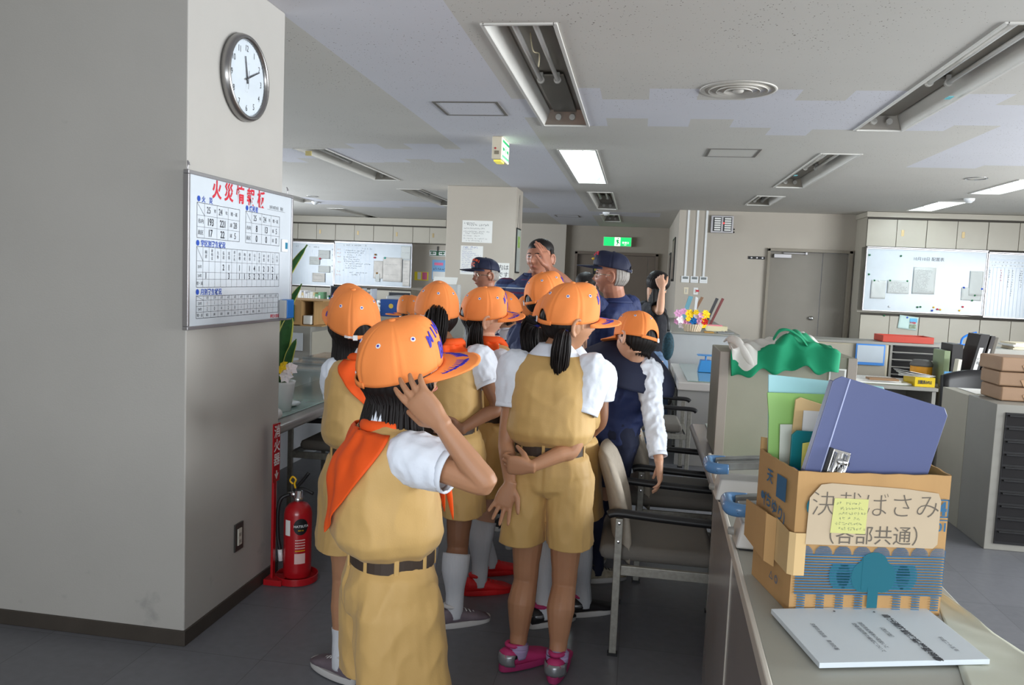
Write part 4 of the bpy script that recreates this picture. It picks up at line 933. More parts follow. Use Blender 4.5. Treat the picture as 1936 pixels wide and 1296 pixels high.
def bm_fix(b):
    me = bpy.data.meshes.new('x'); me.from_pydata(b.v, [], b.f); bm = bmesh.new(); bm.from_mesh(me)
    bmesh.ops.remove_doubles(bm, verts=bm.verts, dist=.0005); bmesh.ops.recalc_face_normals(bm, faces=bm.faces)
    bm.verts.index_update(); b.v = [tuple(v.co) for v in bm.verts]; b.f = [tuple(v.index for v in f.verts) for f in bm.faces]; b.m = [0] * len(b.f); bm.free(); bpy.data.meshes.remove(me)
ch0 = armchair(); used = False
for x, y, rz, lb in ((.0, 3.335, 0, 'nearest grey reception chair, black arm pointing at the foreground counter'), (.09, 4.14, 0, 'second grey reception chair, beside the white sleeved arm'),
                     (.02, 6.2, .03, 'third grey reception chair beyond the navy caped child'), (.0, 7.56, 0, 'farthest grey reception chair, near the woman in jeans'),
                     (-1.67, 4.75, PI, 'dark armchair under the left counter behind the bob haired girl')):
    c = ch0 if not used else copy_tree(ch0); used = True
    c.location = (x, y, 0); c.rotation_euler = (0, 0, rz); c['label'] = lb

# steel stationery box on the glass counter and the cloth on it
t = empty('steel_cabinet', (.65, 3.9, .708), 'beige steel card cabinet standing on the glass counter under the green and white cloth', 'cabinet')
M_beige = mat('aged beige steel', rgb(150, 148, 130), .45, var=.05, vsc=6, bump=.02)
MB().box(.39, .99, 3.72, 4.12, .709, 1.2).build('carcass', M_beige, t, bev=.004)
for x_a, x_b in ((.388, .43), (.95, .99)): MB().box(x_a, x_b, 3.70, 3.722, .709, 1.2).build('corner_post', mat('pinkish grey steel', rgb(156, 146, 136), .45), t, bev=.002)
MB().box(.872, .945, 3.7, 3.722, 1.09, 1.15).build('label_holder', M_paper, t); MB().box(.88, .937, 3.698, 3.7, 1.096, 1.144).build('label_frame', M_gray, t)

def clothpt(u, v):
    # u left-right, v from the back of the top over the front edge and down
    x = .43 + .47 * u; k = v * 2.2
    top = 1.225 + .055 * math.exp(-((u - .62) / .3) ** 2) * (1 - abs(v - .35))
    if k < 1.45: y = 3.98 - .22 * k; z = top + .03 * math.sin(u * 9 + k * 2) * .5
    else:
        dd = (k - 1.45); drop = dd * (.17 - .05 * u) ; y = 3.66 - .01 * dd + .012 * math.sin(u * 25); z = top - drop * (1.0 if u > .02 else .3)
    z += .012 * math.sin(u * 17 + v * 9) + .01 * math.sin(u * 31 - v * 14); y += .012 * math.sin(u * 13 + v * 7)
    return V((x, y, z))
t = empty('cloth_bag', (.65, 3.8, 1.21), 'crumpled green and white cloth bag slumped over the beige cabinet', 'bag')
b = MB(); nu, nv = 48, 30; b.grid(clothpt, nu, nv)
for j in range(nv):
    for i in range(nu):
        u, v = i / nu, j / nv
        g = (v > .42 + .2 * math.sin(u * 5 + .6) and u > .22 - .1 * v) or (.5 < u - v * .3 < .6 and v < .5) or (v > .85)
        if .08 < u - .0 * v < .24 and v < .88: g = False
        b.m[j * nu + i] = 1 if g else 0
b.build('crumpled_fabric', [mat('white cotton', rgb(214, 212, 206), .9, bump=.1, bsc=300), mat('green cotton', rgb(20, 140, 98), .85, bump=.1, bsc=300)], t, smooth=True, solid=.006)
b = MB(); b.tube([(.62, 3.7, 1.27), (.64, 3.68, 1.31), (.68, 3.68, 1.315), (.73, 3.67, 1.285), (.76, 3.66, 1.25)], [.014, .016, .014, .013, .01], 10, sm=5, flat=.35); b.build('green_strap', MATS['green cotton'], t, smooth=True)
b = MB(); b.tube([(.45, 3.8, 1.22), (.43, 3.74, 1.255), (.46, 3.68, 1.25), (.5, 3.66, 1.19), (.53, 3.655, 1.14)], [.012, .018, .02, .018, .012], 10, sm=5, flat=.5); b.build('white_strap', MATS['white cotton'], t, smooth=True)

# ------------------------------------------------------------------ things on the foreground counter
ZC = .9005
M_card = mat('corrugated cardboard', rgb(178, 140, 92), .85, var=.06, vsc=14, bump=.06, bsc=60, stretch=(1, 1, .2))
M_cardin = mat('cardboard inside', rgb(176, 134, 86), .9)
M_teal = mat('teal print', rgb(6, 92, 108), .7); M_bluep = mat('blue box print', rgb(44, 96, 132), .7)
ca, sa = math.cos(.215), math.sin(.215)
BW, BD, BH = .29, .19, .268
def BX(x, y, z): return V((.307 + x * ca - y * sa, 1.473 + x * sa + y * ca, ZC + z))
t = empty('cardboard_box', tuple(BX(.145, .09, 0)), 'worn cardboard box labelled in large characters and stuffed with folders, on the counter', 'box')
MBx = Matrix(((ca, -sa, 0, .307), (sa, ca, 0, 1.473), (0, 0, 1, ZC), (0, 0, 0, 1)))
b = MB(MBx); th = .004
def wob(u, v, a): return .004 * math.sin(u * 7 + a) * v + .003 * math.sin(u * 23 + a) * (v > .9)
def panel(p0, p1, nrm, nm, extra=0):
    "one side of the box, slightly bowed, ragged at the rim"
    p0, p1, nrm = V(p0), V(p1), V(nrm); q = MB(MBx)
    def f(u, v, s):
        p = p0.lerp(p1, u) + V((0, 0, 1)) * (BH * v * (1 + .003 * math.sin(u * 31 + extra) * (v > .95)) + (extra * .012 * u if v > .9 else 0)) + nrm * (.006 * math.sin(u * PI) * math.sin(v * 2.4)) + nrm * s
        return p
    n = 20; vs = []; fs = []
    for s in (0, -th):
        for j in range(n + 1):
            for i in range(n + 1): vs.append(f(i / n, j / n, s))
    N = (n + 1) ** 2
    for j in range(n):
        for i in range(n): a = j * (n + 1) + i; fs.append((a, a + 1, a + n + 2, a + n + 1)); fs.append((N + a, N + a + n + 1, N + a + n + 2, N + a + 1))
    for i in range(n): a = n * (n + 1) + i; fs.append((a, a + 1, N + a + 1, N + a))
    q.add(vs, fs); return q.build(nm, M_card, t, smooth=False)
panel((0, 0, 0), (BW, 0, 0), (0, -1, 0), 'front_panel', 0)
panel((BW, 0, 0), (BW, BD, 0), (1, 0, 0), 'right_panel', 1); panel((BW, BD, 0), (0, BD, 0), (0, 1, 0), 'back_panel', 2); panel((0, BD, 0), (0, 0, 0), (-1, 0, 0), 'left_panel', 0)
MB(MBx).box(0, BW, 0, BD, 0, .004).build('base', M_cardin, t)
MF = MBx @ frame((0, -.0075, 0), (1, 0, 0), (0, 0, 1))   # front sheet: x right, y up
b = MB(); 
for k in range(15):
    y = .04 + k * .0052; rect(b, MF, .004, BW - .004, y, y + .0028)
for k in range(8):
    x = .018 + k * .0365
    for j in range(7): rr_ = .0165 * math.sqrt(max(0, 1 - (j / 7) ** 2)); rect(b, MF, max(x - rr_, .003), min(x + rr_, BW - .003), .1165 + j * .0022, .1165 + j * .0022 + .0012)
for k in range(9):
    x = .02 + (k - .5) * .0365 + .008
    if k == 4 or x > BW - .02: continue
    for j in range(6): rect(b, MF, max(.003, x), min(BW - .003, x + .016), .012 + j * .0048, .0145 + j * .0048)
b.build('striped_print', M_bluep, t)
b = MB()
def disc(b, M, x, y, r, ry=None, n=24, z=.0009): b.add([M @ V((x + r * math.cos(k * 2 * PI / n), y + (ry or r) * math.sin(k * 2 * PI / n), z)) for k in range(n)], [tuple(range(n))])
for cx_, r_ in ((.108, .026), (.196, .026), (.088, .02), (.216, .02)):
    for j in range(9):
        y = .052 + j * .0052; w_ = r_ * math.sqrt(max(0, 1 - ((y - .075) / .028) ** 2)); rect(b, MF, cx_ - w_, cx_ + w_, y, y + .0034, .0008)
disc(b, MF, .152, .1, .026, .022, z=.001); disc(b, MF, .134, .075, .024, .03, z=.0011); disc(b, MF, .17, .075, .024, .03, z=.0012); rect(b, MF, .13, .175, .05, .11, .0014); rect(b, MF, .143, .163, .016, .055, .0016)
b.build('tree_print', M_teal, t)
b = MB(); disc(b, MF, .03, .205, .014, .018); b.build('oval_mark', M_teal, t)
b = MB()
rect(b, MF, .262, .285, .222, .2245); rect(b, MF, .262, .285, .19, .1925); rect(b, MF, .2825, .285, .19, .2245); put_text(b, '4', .034, MF, .272, .207, bold=.04); put_text(b, '01', .022, MF, .273, .172, bold=.03); rect(b, MF, .262, .285, .184, .186)
b.build('number_print', M_bluep, t)
ML_ = MBx @ frame((-.0075, BD, 0), (0, -1, 0), (0, 0, 1))
b = MB(); put_text(b, '天', .03, ML_, .08, .23, bold=.02); put_text(b, '(ちゆり)', .03, ML_, .11, .175, bold=.02, rot=-.15); rect(b, ML_, .1, .16, .135, .15); rect(b, ML_, .115, .16, .2, .245)
put_text(b, '△ ◎', .02, ML_, .13, .045); disc(b, ML_, .05, .185, .008); b.build('side_print', M_bluep, t)
# aged paper label, tape and sticky note
MP = MBx @ frame((0, -.0095, 0), (1, 0, 0), (0, 0, 1))
b = MB(); pl = [(.018, .135), (.26, .132), (.268, .14), (.268, .222), (.262, .236), (.2, .243), (.06, .25), (.04, .247), (.02, .222)]
b.prism([MP @ V((x, y, 0)) for x, y in pl], MP.to_3x3() @ V((0, 0, .0006))); b.build('paper_label', mat('aged label paper', rgb(184, 166, 140), .6, var=.04), t)
b = MB(); put_text(b, '決裁ばさみ', .05, MP, .145, .212, sx=.98, bold=-.014, z=.0012); put_text(b, '（各部共通）', .038, MP, .145, .155, sx=.95, z=.0012); b.build('label_lettering', mat('faded ink', rgb(96, 88, 78), .7), t)
b = MB(); b.prism([MP @ V(p) for p in ((.062, .158, .0015), (.128, .157, .0015), (.13, .222, .0015), (.066, .223, .0015))], MP.to_3x3() @ V((0, 0, .0006))); b.build('sticky_note', mat('yellow sticky note', rgb(196, 196, 124), .7), t)
b = MB()
for k in range(6): scribble(b, MP, .07 + (k % 2) * .006, .118 + (k % 3) * .004, .214 - k * .0095, .0055, k + 300, .95, z=.0024)
b.build('note_writing', mat('pencil', rgb(120, 128, 100), .8), t)
b = MB(); rect(b, MF, -.0, .02, .075, .155, .0015); b.add([BX(-.009, .0, .075), BX(-.009, .0, .155), BX(-.0085, .07, .163), BX(-.0085, .07, .08)], [(0, 3, 2, 1)]); b.add([BX(-.009, 0, .075), BX(0, -.009, .075), BX(0, -.009, .155), BX(-.009, 0, .155)], [(0, 1, 2, 3)]); b.build('packing_tape', mat('brown packing tape', rgb(206, 176, 128), .15), t)
b = MB(MBx)
b.prism([(-.022, .08, .07), (-.022, .19, .085), (-.022, .19, .16), (-.022, .085, .165)], (.003, 0, 0)); b.prism([(-.022, .08, .07), (-.009, .06, .065), (-.009, .06, .16), (-.022, .08, .165)], (0, .003, 0)); b.build('side_pocket', M_card, t)
MB(MBx).box(-.018, -.01, .09, .18, .08, .145).build('pocket_papers', mat('grey green card', rgb(120, 122, 100), .8), t)

# folders standing in the box
def slab(nm, label, poly, y0, th, col, cat='folder', lean=0, rough=.4, lab=True):
    "poly: (x, z) outline in the box frame standing at depth y0"
    q = MB(MBx); q.prism([(x, y0 + (z - .1) * lean, z) for x, z in poly], (0, th, 0))
    o = q.build(nm, mat(label.split(' ')[0] + ' folder ' + nm, col, rough), None, bev=.0012)
    return tag(o, label, cat)
zb = .006
slab('sheet_cover', 'pale cyan folder, rearmost in the cardboard box', [(.02, zb), (.2, zb), (.252, .385), (.242, .408), (.0, .425)], .16, .004, rgb(150, 196, 200), lean=.04)
slab('file_folder', 'lime green folder standing behind the envelope in the cardboard box', [(.012, zb), (.2, zb), (.238, .37), (.228, .39), (.1, .39), (-.006, .39), (0, .34)], .146, .004, rgb(136, 178, 100), lean=.04)
slab('file_sleeve', 'clear grey sleeve standing in the cardboard box left of the envelope', [(.03, zb), (.1, zb), (.1, .33), (.02, .328)], .138, .003, rgb(196, 200, 188), lean=.03)
slab('envelope', 'tan envelope sticking up from the cardboard box', [(.03, zb), (.12, zb), (.125, .365), (.055, .385), (.045, .38)], .13, .004, rgb(205, 175, 125), 'envelope', .03, .8)
slab('form_sheet', 'white form sheet with a small table in front of the tan envelope', [(.05, zb), (.13, zb), (.13, .358), (.06, .36)], .124, .002, rgb(206, 204, 200), 'paper', .03, .8)
Mq = MBx @ frame((.095, .1295, .3), (1, 0, 0), (0, 0.02, 1))
slab('teal_folder', 'dark teal folder low on the left of the cardboard box', [(.025, zb), (.1, zb), (.1, .322), (.038, .324), (.028, .315)], .1, .005, rgb(10, 110, 116), lean=.02)
slab('yellow_sheet', 'yellow folder in front of the teal one', [(.045, zb), (.1, zb), (.1, .312), (.044, .302)], .085, .003, rgb(226, 216, 110), lean=.02)
slab('white_sheet', 'white papers against the blue binder in the cardboard box', [(.065, zb), (.11, zb), (.108, .285), (.066, .278)], .07, .008, rgb(220, 220, 224), 'paper', lean=.02)
slab('white_tube', 'white rolled sheet next to the blue binder', [(.075, zb), (.09, zb), (.093, .32), (.078, .318)], .06, .012, rgb(226, 228, 232), 'paper', lean=.02)
slab('blue_clip', 'small blue plastic case at the left rim of the box', [(.018, .15), (.04, .15), (.04, .245), (.032, .255), (.018, .25)], .075, .02, rgb(30, 90, 160), 'case')
t = empty('ring_binder', tuple(BX(.16, .05, .01)), 'large slate blue binder tilted in the cardboard box, metal clip at its lower left', 'binder')
M_bind = mat('slate blue plastic', rgb(86, 94, 132), .32, var=.02)
tl = -.235   # tilt in its own plane
def BI(x, z, y): return BX(.0 + x * math.cos(tl) - (z) * math.sin(tl), y, .172 + x * math.sin(tl) + z * math.cos(tl))
def bpoly(pts, y0, th, nm, m, bev=.0015):
    q = MB(); q.prism([BI(x, z, y0) for x, z in pts], tuple(V((-sa * th, ca * th, 0)))); return q.build(nm, m, t, bev=bev)
cov = [(0.0, .0), (.24, .0), (.24, .248), (.23, .26), (.02, .26), (.0, .25)]
cov2 = [(-.0225, .0), (.238, .0), (.238, .255), (.226, .268), (.0, .268), (-.018, .255)]
cvr = [(.0, .0), (.228, .0), (.23, .265), (.22, .278), (.012, .282), (.0, .272)]
bpoly(cvr, .02, .003, 'front_cover', M_bind); bpoly([(x + .004, z - .004) for x, z in cvr], .034, .003, 'back_cover', M_bind)
bpoly([(-.002, .004), (.003, .004), (.003, .27), (-.002, .27)], .02, .016, 'spine', M_bind)
bpoly([(.014, .012), (.22, .012), (.22, .262), (.014, .265)], .025, .006, 'papers', M_paper)
bpoly([(.027, .0), (.0295, .0), (.0295, .281), (.027, .281)], .0185, .002, 'hinge_line', mat('pale scored plastic', rgb(170, 178, 210), .4), .0005)
q = MB(); q.prism([BI(x, z, .012) for x, z in ((.035, .06), (.07, .06), (.07, .15), (.035, .15))], (-sa * .01, ca * .01, 0)); q.build('clip_plate', M_chrome, t, bev=.002)
q = MB(); q.tube([BI(.042, .065, .006), BI(.042, .145, .006)], .004, 8).tube([BI(.062, .065, .006), BI(.062, .145, .006)], .004, 8).tube([BI(.042, .13, .004), BI(.062, .13, .004)], .005, 8).tube([BI(.05, .09, .002), BI(.054, .12, .002)], .0045, 8); q.build('clip_lever', M_chrome, t, smooth=True)
q = MB(); q.prism([BI(x, z, .008) for x, z in ((.052, .125), (.07, .125), (.07, .132), (.052, .132))], (-sa * .006, ca * .006, 0)); q.prism([BI(x, z, .013) for x, z in ((.029, .06), (.035, .06), (.035, .15), (.029, .15))], (-sa * .006, ca * .006, 0)); q.build('clip_spring', M_black, t)
Mt = frame(BI(.09, .1, .0185), BI(.19, .1, .0185) - BI(.09, .1, .0185), BI(.09, .2, .0185) - BI(.09, .1, .0185))
q = MB()
for k in range(4): scribble(q, Mt, .01, .05 + .01 * (k % 2), -.01 - k * .006, .003, k + 500, .9)
rect(q, Mt, .005, .07, -.002, -.0015); rect(q, Mt, .005, .0055, -.03, -.002); q.build('moulded_print', mat('dim blue print', rgb(88, 96, 140), .5), t)

# two heavy punches with blue lever grips
M_pg = mat('pale grey cast body', rgb(190, 188, 184), .4); M_bluegrip = mat('blue grey grip plastic', rgb(86, 128, 172), .22)
def punch(loc, label):
    t = empty('paper_punch', (0, 0, 0), label, 'paper punch', 'blue handled paper punches')
    b = MB(); b.prism([(0, 0, .004), (0, .1, .004), (.012, .1, .062), (.012, 0.012, .062)], (.2, 0, 0)); b.build('body', M_pg, t, bev=.006)
    MB().box(.01, .19, .005, .095, 0, .006).build('rubber_base', M_black, t)
    for y in (.0, .062):
        b = MB(); b.prism([(.0, y, .088), (.21, y + .01, .108), (.21, y + .034, .108), (.0, y + .024, .088)], (0, 0, .022)); b.build('lever_arm', mat('scuffed steel', rgb(150, 152, 150), .35, .6, var=.3, vsc=14), t, bev=.003)
    b = MB(); b.tube([(.03, .082, .1), (.0, .08, .099), (-.018, .068, .099), (-.02, .04, .098), (-.018, .01, .096), (0, -.004, .095), (.03, -.006, .096)], [.014, .016, .0165, .0165, .0165, .016, .014], 12, sm=5, flat=.85); b.build('grip', M_bluegrip, t, smooth=True)
    MB().lathe([(.001, -.017), (.005, -.0165), (.005, -.01)], (.0, .0, .095), 10, 'y').build('grip_plug', M_black, t)
    MB().lathe([(.001, -.014), (.009, -.012), (.01, 0)], (0, .05, .03), 12, 'x').build('side_knob', M_gray, t, smooth=True)
    MB().box(.16, .19, .02, .08, .06, .115).build('hinge_block', M_chrome, t, bev=.003)
    t.location = loc; return t
p1_ = punch((.25, 1.80, ZC), 'nearer blue handled paper punch beside the cardboard box')
p2_ = copy_tree(p1_); p2_.location = (.242, 2.2, ZC); p2_['label'] = 'farther blue handled paper punch, at the end of the high counter'
p2_.scale = (1, 1, 1.0)

# booklet, loose sheet and crumpled envelope
pb = [V((.272, 1.452, ZC + .004)), V((.314, 1.254, ZC + .004)), V((.597, 1.337, ZC + .004)), V((.564, 1.545, ZC + .004))]
t = empty('booklet', (.44, 1.4, ZC), 'white printed booklet lying in front of the cardboard box', 'booklet')
b = MB(); b.prism(pb, (0, 0, .009)); b.build('pages', mat('bright paper', rgb(200, 208, 214), .6), t, bev=.001)
up_ = (pb[3] - pb[0]).normalized(); rt_ = (pb[1] - pb[0]).normalized()
Mk = frame(pb[0] + V((0, 0, .0095)), rt_, up_)   # x: reading direction (towards the camera), y: towards the head of the page
b = MB(); put_text(b, '自衛消防訓練指導要領書', .0145, Mk, .105, .205, sx=1.1, bold=.03); put_text(b, '（令和改訂版）'.replace('令和', ''), .01, Mk, .09, .17); put_text(b, '消防用設備等の取扱いと', .009, Mk, .1, .14); put_text(b, '自衛消防隊の編成について', .009, Mk, .11, .127)
put_text(b, '京都市消防局　南消防署', .009, Mk, .11, .05); put_text(b, '平成二十五年', .009, Mk, .13, .255); b.build('title_print', M_ink, t)
b = MB(); disc(b, Mk, .008, .115, .0022); disc(b, Mk, .008, .19, .0022); b.build('punched_holes', M_ink, t)
b = MB(); b.prism([(.303, 1.478, ZC), (.3, 1.4, ZC), (.42, 1.44, ZC), (.42, 1.5, ZC)], (0, 0, .002)); o = b.build('loose_sheet', mat('greenish sheet', rgb(196, 202, 192), .7)); tag(o, 'greenish loose sheet slipped under the corner of the cardboard box', 'paper')
def envp(u, v):
    y = 1.22 + v * .42; xa = .52 + .1 * v; xb = .72 - .10 * v
    x = xa + (xb - xa) * u
    e = max(0, u - .75) * 4
    return V((x, y, ZC + .0015 + .012 * e * e * (.5 + .5 * math.sin(v * 9)) + .001 * math.sin(v * 30 + u * 5)))
o = MB().grid(envp, 14, 20).build('crumpled_envelope', mat('greenish plastic bag', rgb(190, 192, 176), .35, var=.03), smooth=True, solid=.0015); tag(o, 'greenish envelope with a curled edge hanging past the counter edge under the booklet', 'envelope')
# ------------------------------------------------------------------ left side: counter, plant, office furniture
t = empty('glass_counter', (-2.2, 5.2, 0), 'low grey counter with a glass top running back from behind the pillar', 'counter')
MB().box(-2.75, -1.765, 3.58, 6.4, .645, .7).build('worktop', M_lam, t, bev=.02)
MB().box(-2.74, -1.84, 3.6, 6.38, .701, .708).build('glass_top', M_glass, t, bev=.002)
MB().box(-2.6, -2.56, 3.6, 6.4, .0, .645).build('modesty_panel', mat('white panel', rgb(190, 192, 196), .4), t); MB().box(-2.75, -2.71, 3.6, 6.4, 0, .645).build('end_leg', M_gray, t)
t = empty('document_rack', (-2.0, 5.3, .708), 'clear plastic document rack on the left glass counter', 'rack')
M_clear = mat('clear smoky acrylic', rgb(170, 176, 178), .08, alpha=.55)
for k in range(3): MB().box(-2.25, -1.86, 4.6 + k * .22, 4.98 + k * .22, .86 + k * .012, .872 + k * .012).build('shelf', M_clear, t, bev=.002)
for x in (-2.24, -1.875): MB().box(x, x + .01, 4.65, 5.4, .709, .87).build('side', M_clear, t)
o = MB().lathe([(.001, .709), (.06, .709), (.09, .72), (.094, .728), (.088, .726), (.058, .715), (.001, .713)], (-1.98, 4.2, 0), 32).build('glass_ashtray', mat('silvery glass', rgb(190, 196, 198), .1, .4), smooth=True); tag(o, 'shallow silvery dish on the left glass counter', 'dish')
o = MB().lathe([(.001, 0), (.026, 0), (.03, .004), (.03, .06), (.026, .064), (.012, .064), (.012, .02), (.001, .02)], (-1.84, 3.76, .735), 24, 'y').build('tape_dispenser', M_white, smooth=True); tag(o, 'small white rounded dispenser at the edge of the left counter below the pot', 'dispenser')
t = empty('potted_plant', (-1.93, 4.05, .708), 'white pot with tall green yellow edged leaves and artificial yellow flowers', 'potted plant')
MB().lathe([(.001, .709), (.055, .709), (.075, .86), (.08, .875), (.072, .875), (.066, .86), (.001, .855)], (-1.93, 4.05, 0), 32).build('pot', mat('white ceramic', rgb(225, 228, 230), .25), t, smooth=True)
MB().lathe([(.001, .858), (.066, .858)], (-1.93, 4.05, 0), 20).build('soil', mat('brown soil', rgb(90, 60, 40), .95), t)
M_leaf = mat('dark green leaf', rgb(44, 86, 44), .4, var=.25, vsc=30); M_ledge = mat('yellow leaf edge', rgb(190, 190, 90), .5)
def swleaf(pts, w_):
    P, _ = catmull([V(p) for p in pts], [1] * len(pts), 8); n = len(P); b = MB(); e = MB()
    def sec(i, u):
        t_ = (P[min(i + 1, n - 1)] - P[max(i - 1, 0)]).normalized(); s_ = t_.cross(V((.5, -.85, 0))).normalized(); s_ = s_ if s_.length else V((1, 0, 0))
        k = i / (n - 1); ww = w_ * (.45 + 1.1 * k - 1.5 * k ** 3) if k < .95 else w_ * .12
        return P[i] + s_ * u * ww + V((0, .25 * ww * u * u, 0))
    b.grid(lambda u, v: sec(min(n - 1, int(v * (n - 1) + .5)), (u - .5) * 1.64), 4, n - 1)
    for s in (-1, 1): e.grid(lambda u, v: sec(min(n - 1, int(v * (n - 1) + .5)), s * (.8 + .2 * u)), 1, n - 1)
    o = b.build('leaf', M_leaf, t, solid=.002, smooth=True); e.build('leaf_margin', M_ledge, o, solid=.002, smooth=True)
for pts, w_ in (([(-1.94, 4.05, .86), (-1.97, 4.04, 1.1), (-1.93, 4.03, 1.4), (-1.78, 4.02, 1.63)], .035), ([(-1.92, 4.04, .86), (-1.9, 4.0, 1.1), (-1.87, 3.98, 1.28), (-1.78, 3.96, 1.42)], .03), ([(-1.93, 4.0, .86), (-1.91, 3.98, 1.0), (-1.87, 3.96, 1.15), (-1.835, 3.95, 1.255)], .05),
                ([(-1.9, 4.02, .86), (-1.88, 4.0, .95), (-1.85, 3.98, 1.04), (-1.81, 3.97, 1.12)], .03), ([(-1.98, 4.07, .86), (-2.03, 4.07, 1.1), (-2.05, 4.08, 1.35)], .04), ([(-1.95, 4.1, .86), (-1.97, 4.12, 1.2), (-1.95, 4.14, 1.5)], .04)): swleaf(pts, w_)
for x, y, z, c in ((-1.87, 3.985, .925, 1), (-1.89, 3.98, .96, 1), (-1.85, 3.99, .95, 4), (-1.86, 3.97, .915, 4)): flower(x, y, z, .04, fm[c], t)

M_brown = mat('brown grey steel', rgb(142, 130, 116), .5, var=.03)
def sliding_cabinet(x0, x1, y0, y1, h, label, face='x', m=None, group=None):
    t = empty('filing_cabinet', ((x0 + x1) / 2, (y0 + y1) / 2, 0), label, 'cabinet', group)
    MB().box(x0, x1, y0, y1, 0, h).build('carcass', m or M_gray, t, bev=.004)
    if face == 'x':
        ym = (y0 + y1) / 2
        for a, c, s in ((y0 + .03, ym + .01, .004), (ym - .01, y1 - .03, .008)):
            d = MB().box(x1, x1 + s, a, c, .07, h - .05).build('sliding_door', M_lock, t, bev=.002)
            MB().box(x1 + s, x1 + s + .002, c - .09 if s == .004 else a + .05, (c - .07 if s == .004 else a + .07), h * .45, h * .55).build('finger_pull', M_black, d)
    else:
        xm = (x0 + x1) / 2
        for a, c, s in ((x0 + .03, xm + .01, .004), (xm - .01, x1 - .03, .008)):
            d = MB().box(a, c, y0 - s, y0, .07, h - .05).build('sliding_door', M_lock, t, bev=.002)
            MB().box(a + .05, a + .07, y0 - s - .002, y0 - s, h * .45, h * .55).build('finger_pull', M_black, d)
    return t
t = sliding_cabinet(-3.95, -3.05, 7.0, 8.6, .95, 'grey steel cabinet with sliding doors beyond the left counter, clipboards on its side')
for x, z, h in ((-3.29, .72, .17), (-3.33, .38, .27)):
    o = MB().box(x, x + .17, 6.985, 6.992, z, z + h).build('clipboard', mat('grey clipboard', rgb(190, 194, 198), .5), bev=.002); tag(o, 'upper grey clipboard hung on the cabinet side' if z > .5 else 'lower grey clipboard hung on the cabinet side', 'clipboard')
t = empty('cardboard_box', (-3.25, 7.4, .95), 'open brown carton lying on its side on the left steel cabinet', 'box')
b = MB(); b.box(-3.6, -3.2, 7.1, 7.11, .952, 1.2).box(-3.6, -2.98, 7.1, 7.6, .951, .96).box(-3.6, -2.98, 7.12, 7.6, 1.19, 1.2).box(-3.2, -3.19, 7.1, 7.6, .96, 1.19).box(-3.6, -2.98, 7.6, 7.61, .951, 1.2).box(-3.09, -3.08, 7.15, 7.6, .96, 1.19)
b.build('carton', M_card, t); MB().box(-3.33, -3.29, 7.095, 7.1, .99, 1.15).box(-3.28, -3.26, 7.095, 7.1, .99, 1.15).build('green_print', mat('dark green print', rgb(0, 90, 50), .5), t)
o = MB().box(-3.18, -3.1, 7.12, 7.4, .965, 1.05).build('stuffed_papers', M_paper, t, bev=.006)
rp = random.Random(11)
def pile(x, y, z, w_, d_, n, label, cols=None, tilt=.1):
    t = empty('paper_pile', (x, y, z), label, 'paper pile')
    h = 0
    for k in range(n):
        th_ = rp.uniform(.008, .03); a = rp.uniform(-tilt, tilt); M = Matrix.Translation((x + rp.uniform(-.02, .02), y + rp.uniform(-.02, .02), z + .001 + h)) @ Matrix.Rotation(a, 4, 'Z')
        c = rp.choice(cols or [rgb(222, 222, 218), rgb(205, 200, 190), rgb(190, 196, 204), rgb(215, 205, 180)])
        q = MB(M); q.box(-w_ / 2, w_ / 2, -d_ / 2, d_ / 2, 0, th_); q.build('papers', mat('stack %d%d%d' % tuple(int(v * 255) for v in c), c, .8), t, bev=.002); h += th_ + .0006
    return h
ORD = ('leftmost', 'second', 'third', 'fourth', 'fifth', 'sixth', 'seventh', 'eighth', 'ninth', 'tenth')
def books(x, y, z, n, label, group, face='y', hgt=.28, cols=None, d_=.2):
    for k in range(n):
        w_ = rp.uniform(.018, .045); h = hgt * rp.uniform(.8, 1.05); c = (cols or [rgb(70, 120, 90), rgb(210, 205, 195), rgb(225, 225, 228), rgb(40, 70, 130), rgb(200, 170, 120), rgb(60, 60, 62), rgb(170, 60, 50), rgb(130, 160, 140)])[rp.randrange(8 if not cols else len(cols))]
        q = MB(); q.box(x, x + w_, y, y + d_, z + .001, z + h); o = q.build('book', mat('book %d%d%d' % tuple(int(v * 255) for v in c), c, .6), bev=.002)
        MB().box(x + .004, x + w_ - .004, y - .001, y, z + h * .55, z + h * .85).build('spine_label', M_paper, o)
        tag(o, ORD[k] + (' ' if k == 0 else ' from left ') + label, 'book', group); x += w_ + .003
    return x
def monitor(x, y, z, w_, h, rz, label):
    t = empty('monitor', (0, 0, 0), label, 'monitor')
    MB().box(-w_ / 2, w_ / 2, -.015, .02, .09, .09 + h).build('back_shell', mat('charcoal plastic', rgb(70, 72, 76), .5), t, bev=.006)
    MB().box(-w_ / 2 + .015, w_ / 2 - .015, -.018, -.015, .105, .075 + h).build('screen', mat('dark screen', rgb(40, 44, 50), .15), t)
    MB().box(-.02, .02, .0, .03, .01, .12).build('stand', M_black, t); MB().box(-.1, .1, -.07, .1, 0, .012).build('base', M_black, t, bev=.003)
    t.location = (x, y, z); t.rotation_euler = (0, 0, rz); return t
def desk(x0, x1, y0, y1, h, label, m=None):
    t = empty('office_desk', ((x0 + x1) / 2, (y0 + y1) / 2, 0), label, 'desk', 'steel office desks')
    MB().box(x0, x1, y0, y1, h - .03, h).build('desk_top', m or M_gray, t, bev=.004)
    MB().box(x0 + .01, x0 + .42, y0 + .02, y1 - .02, .03, h - .03).build('drawer_pedestal', M_gray, t, bev=.003)
    MB().box(x1 - .04, x1 - .01, y0 + .02, y1 - .02, 0, h - .03).build('end_leg', M_gray, t); MB().box(x0 + .42, x1 - .04, y1 - .04, y1 - .03, .2, h - .03).build('back_panel', M_gray, t)
    return t
dl = 0
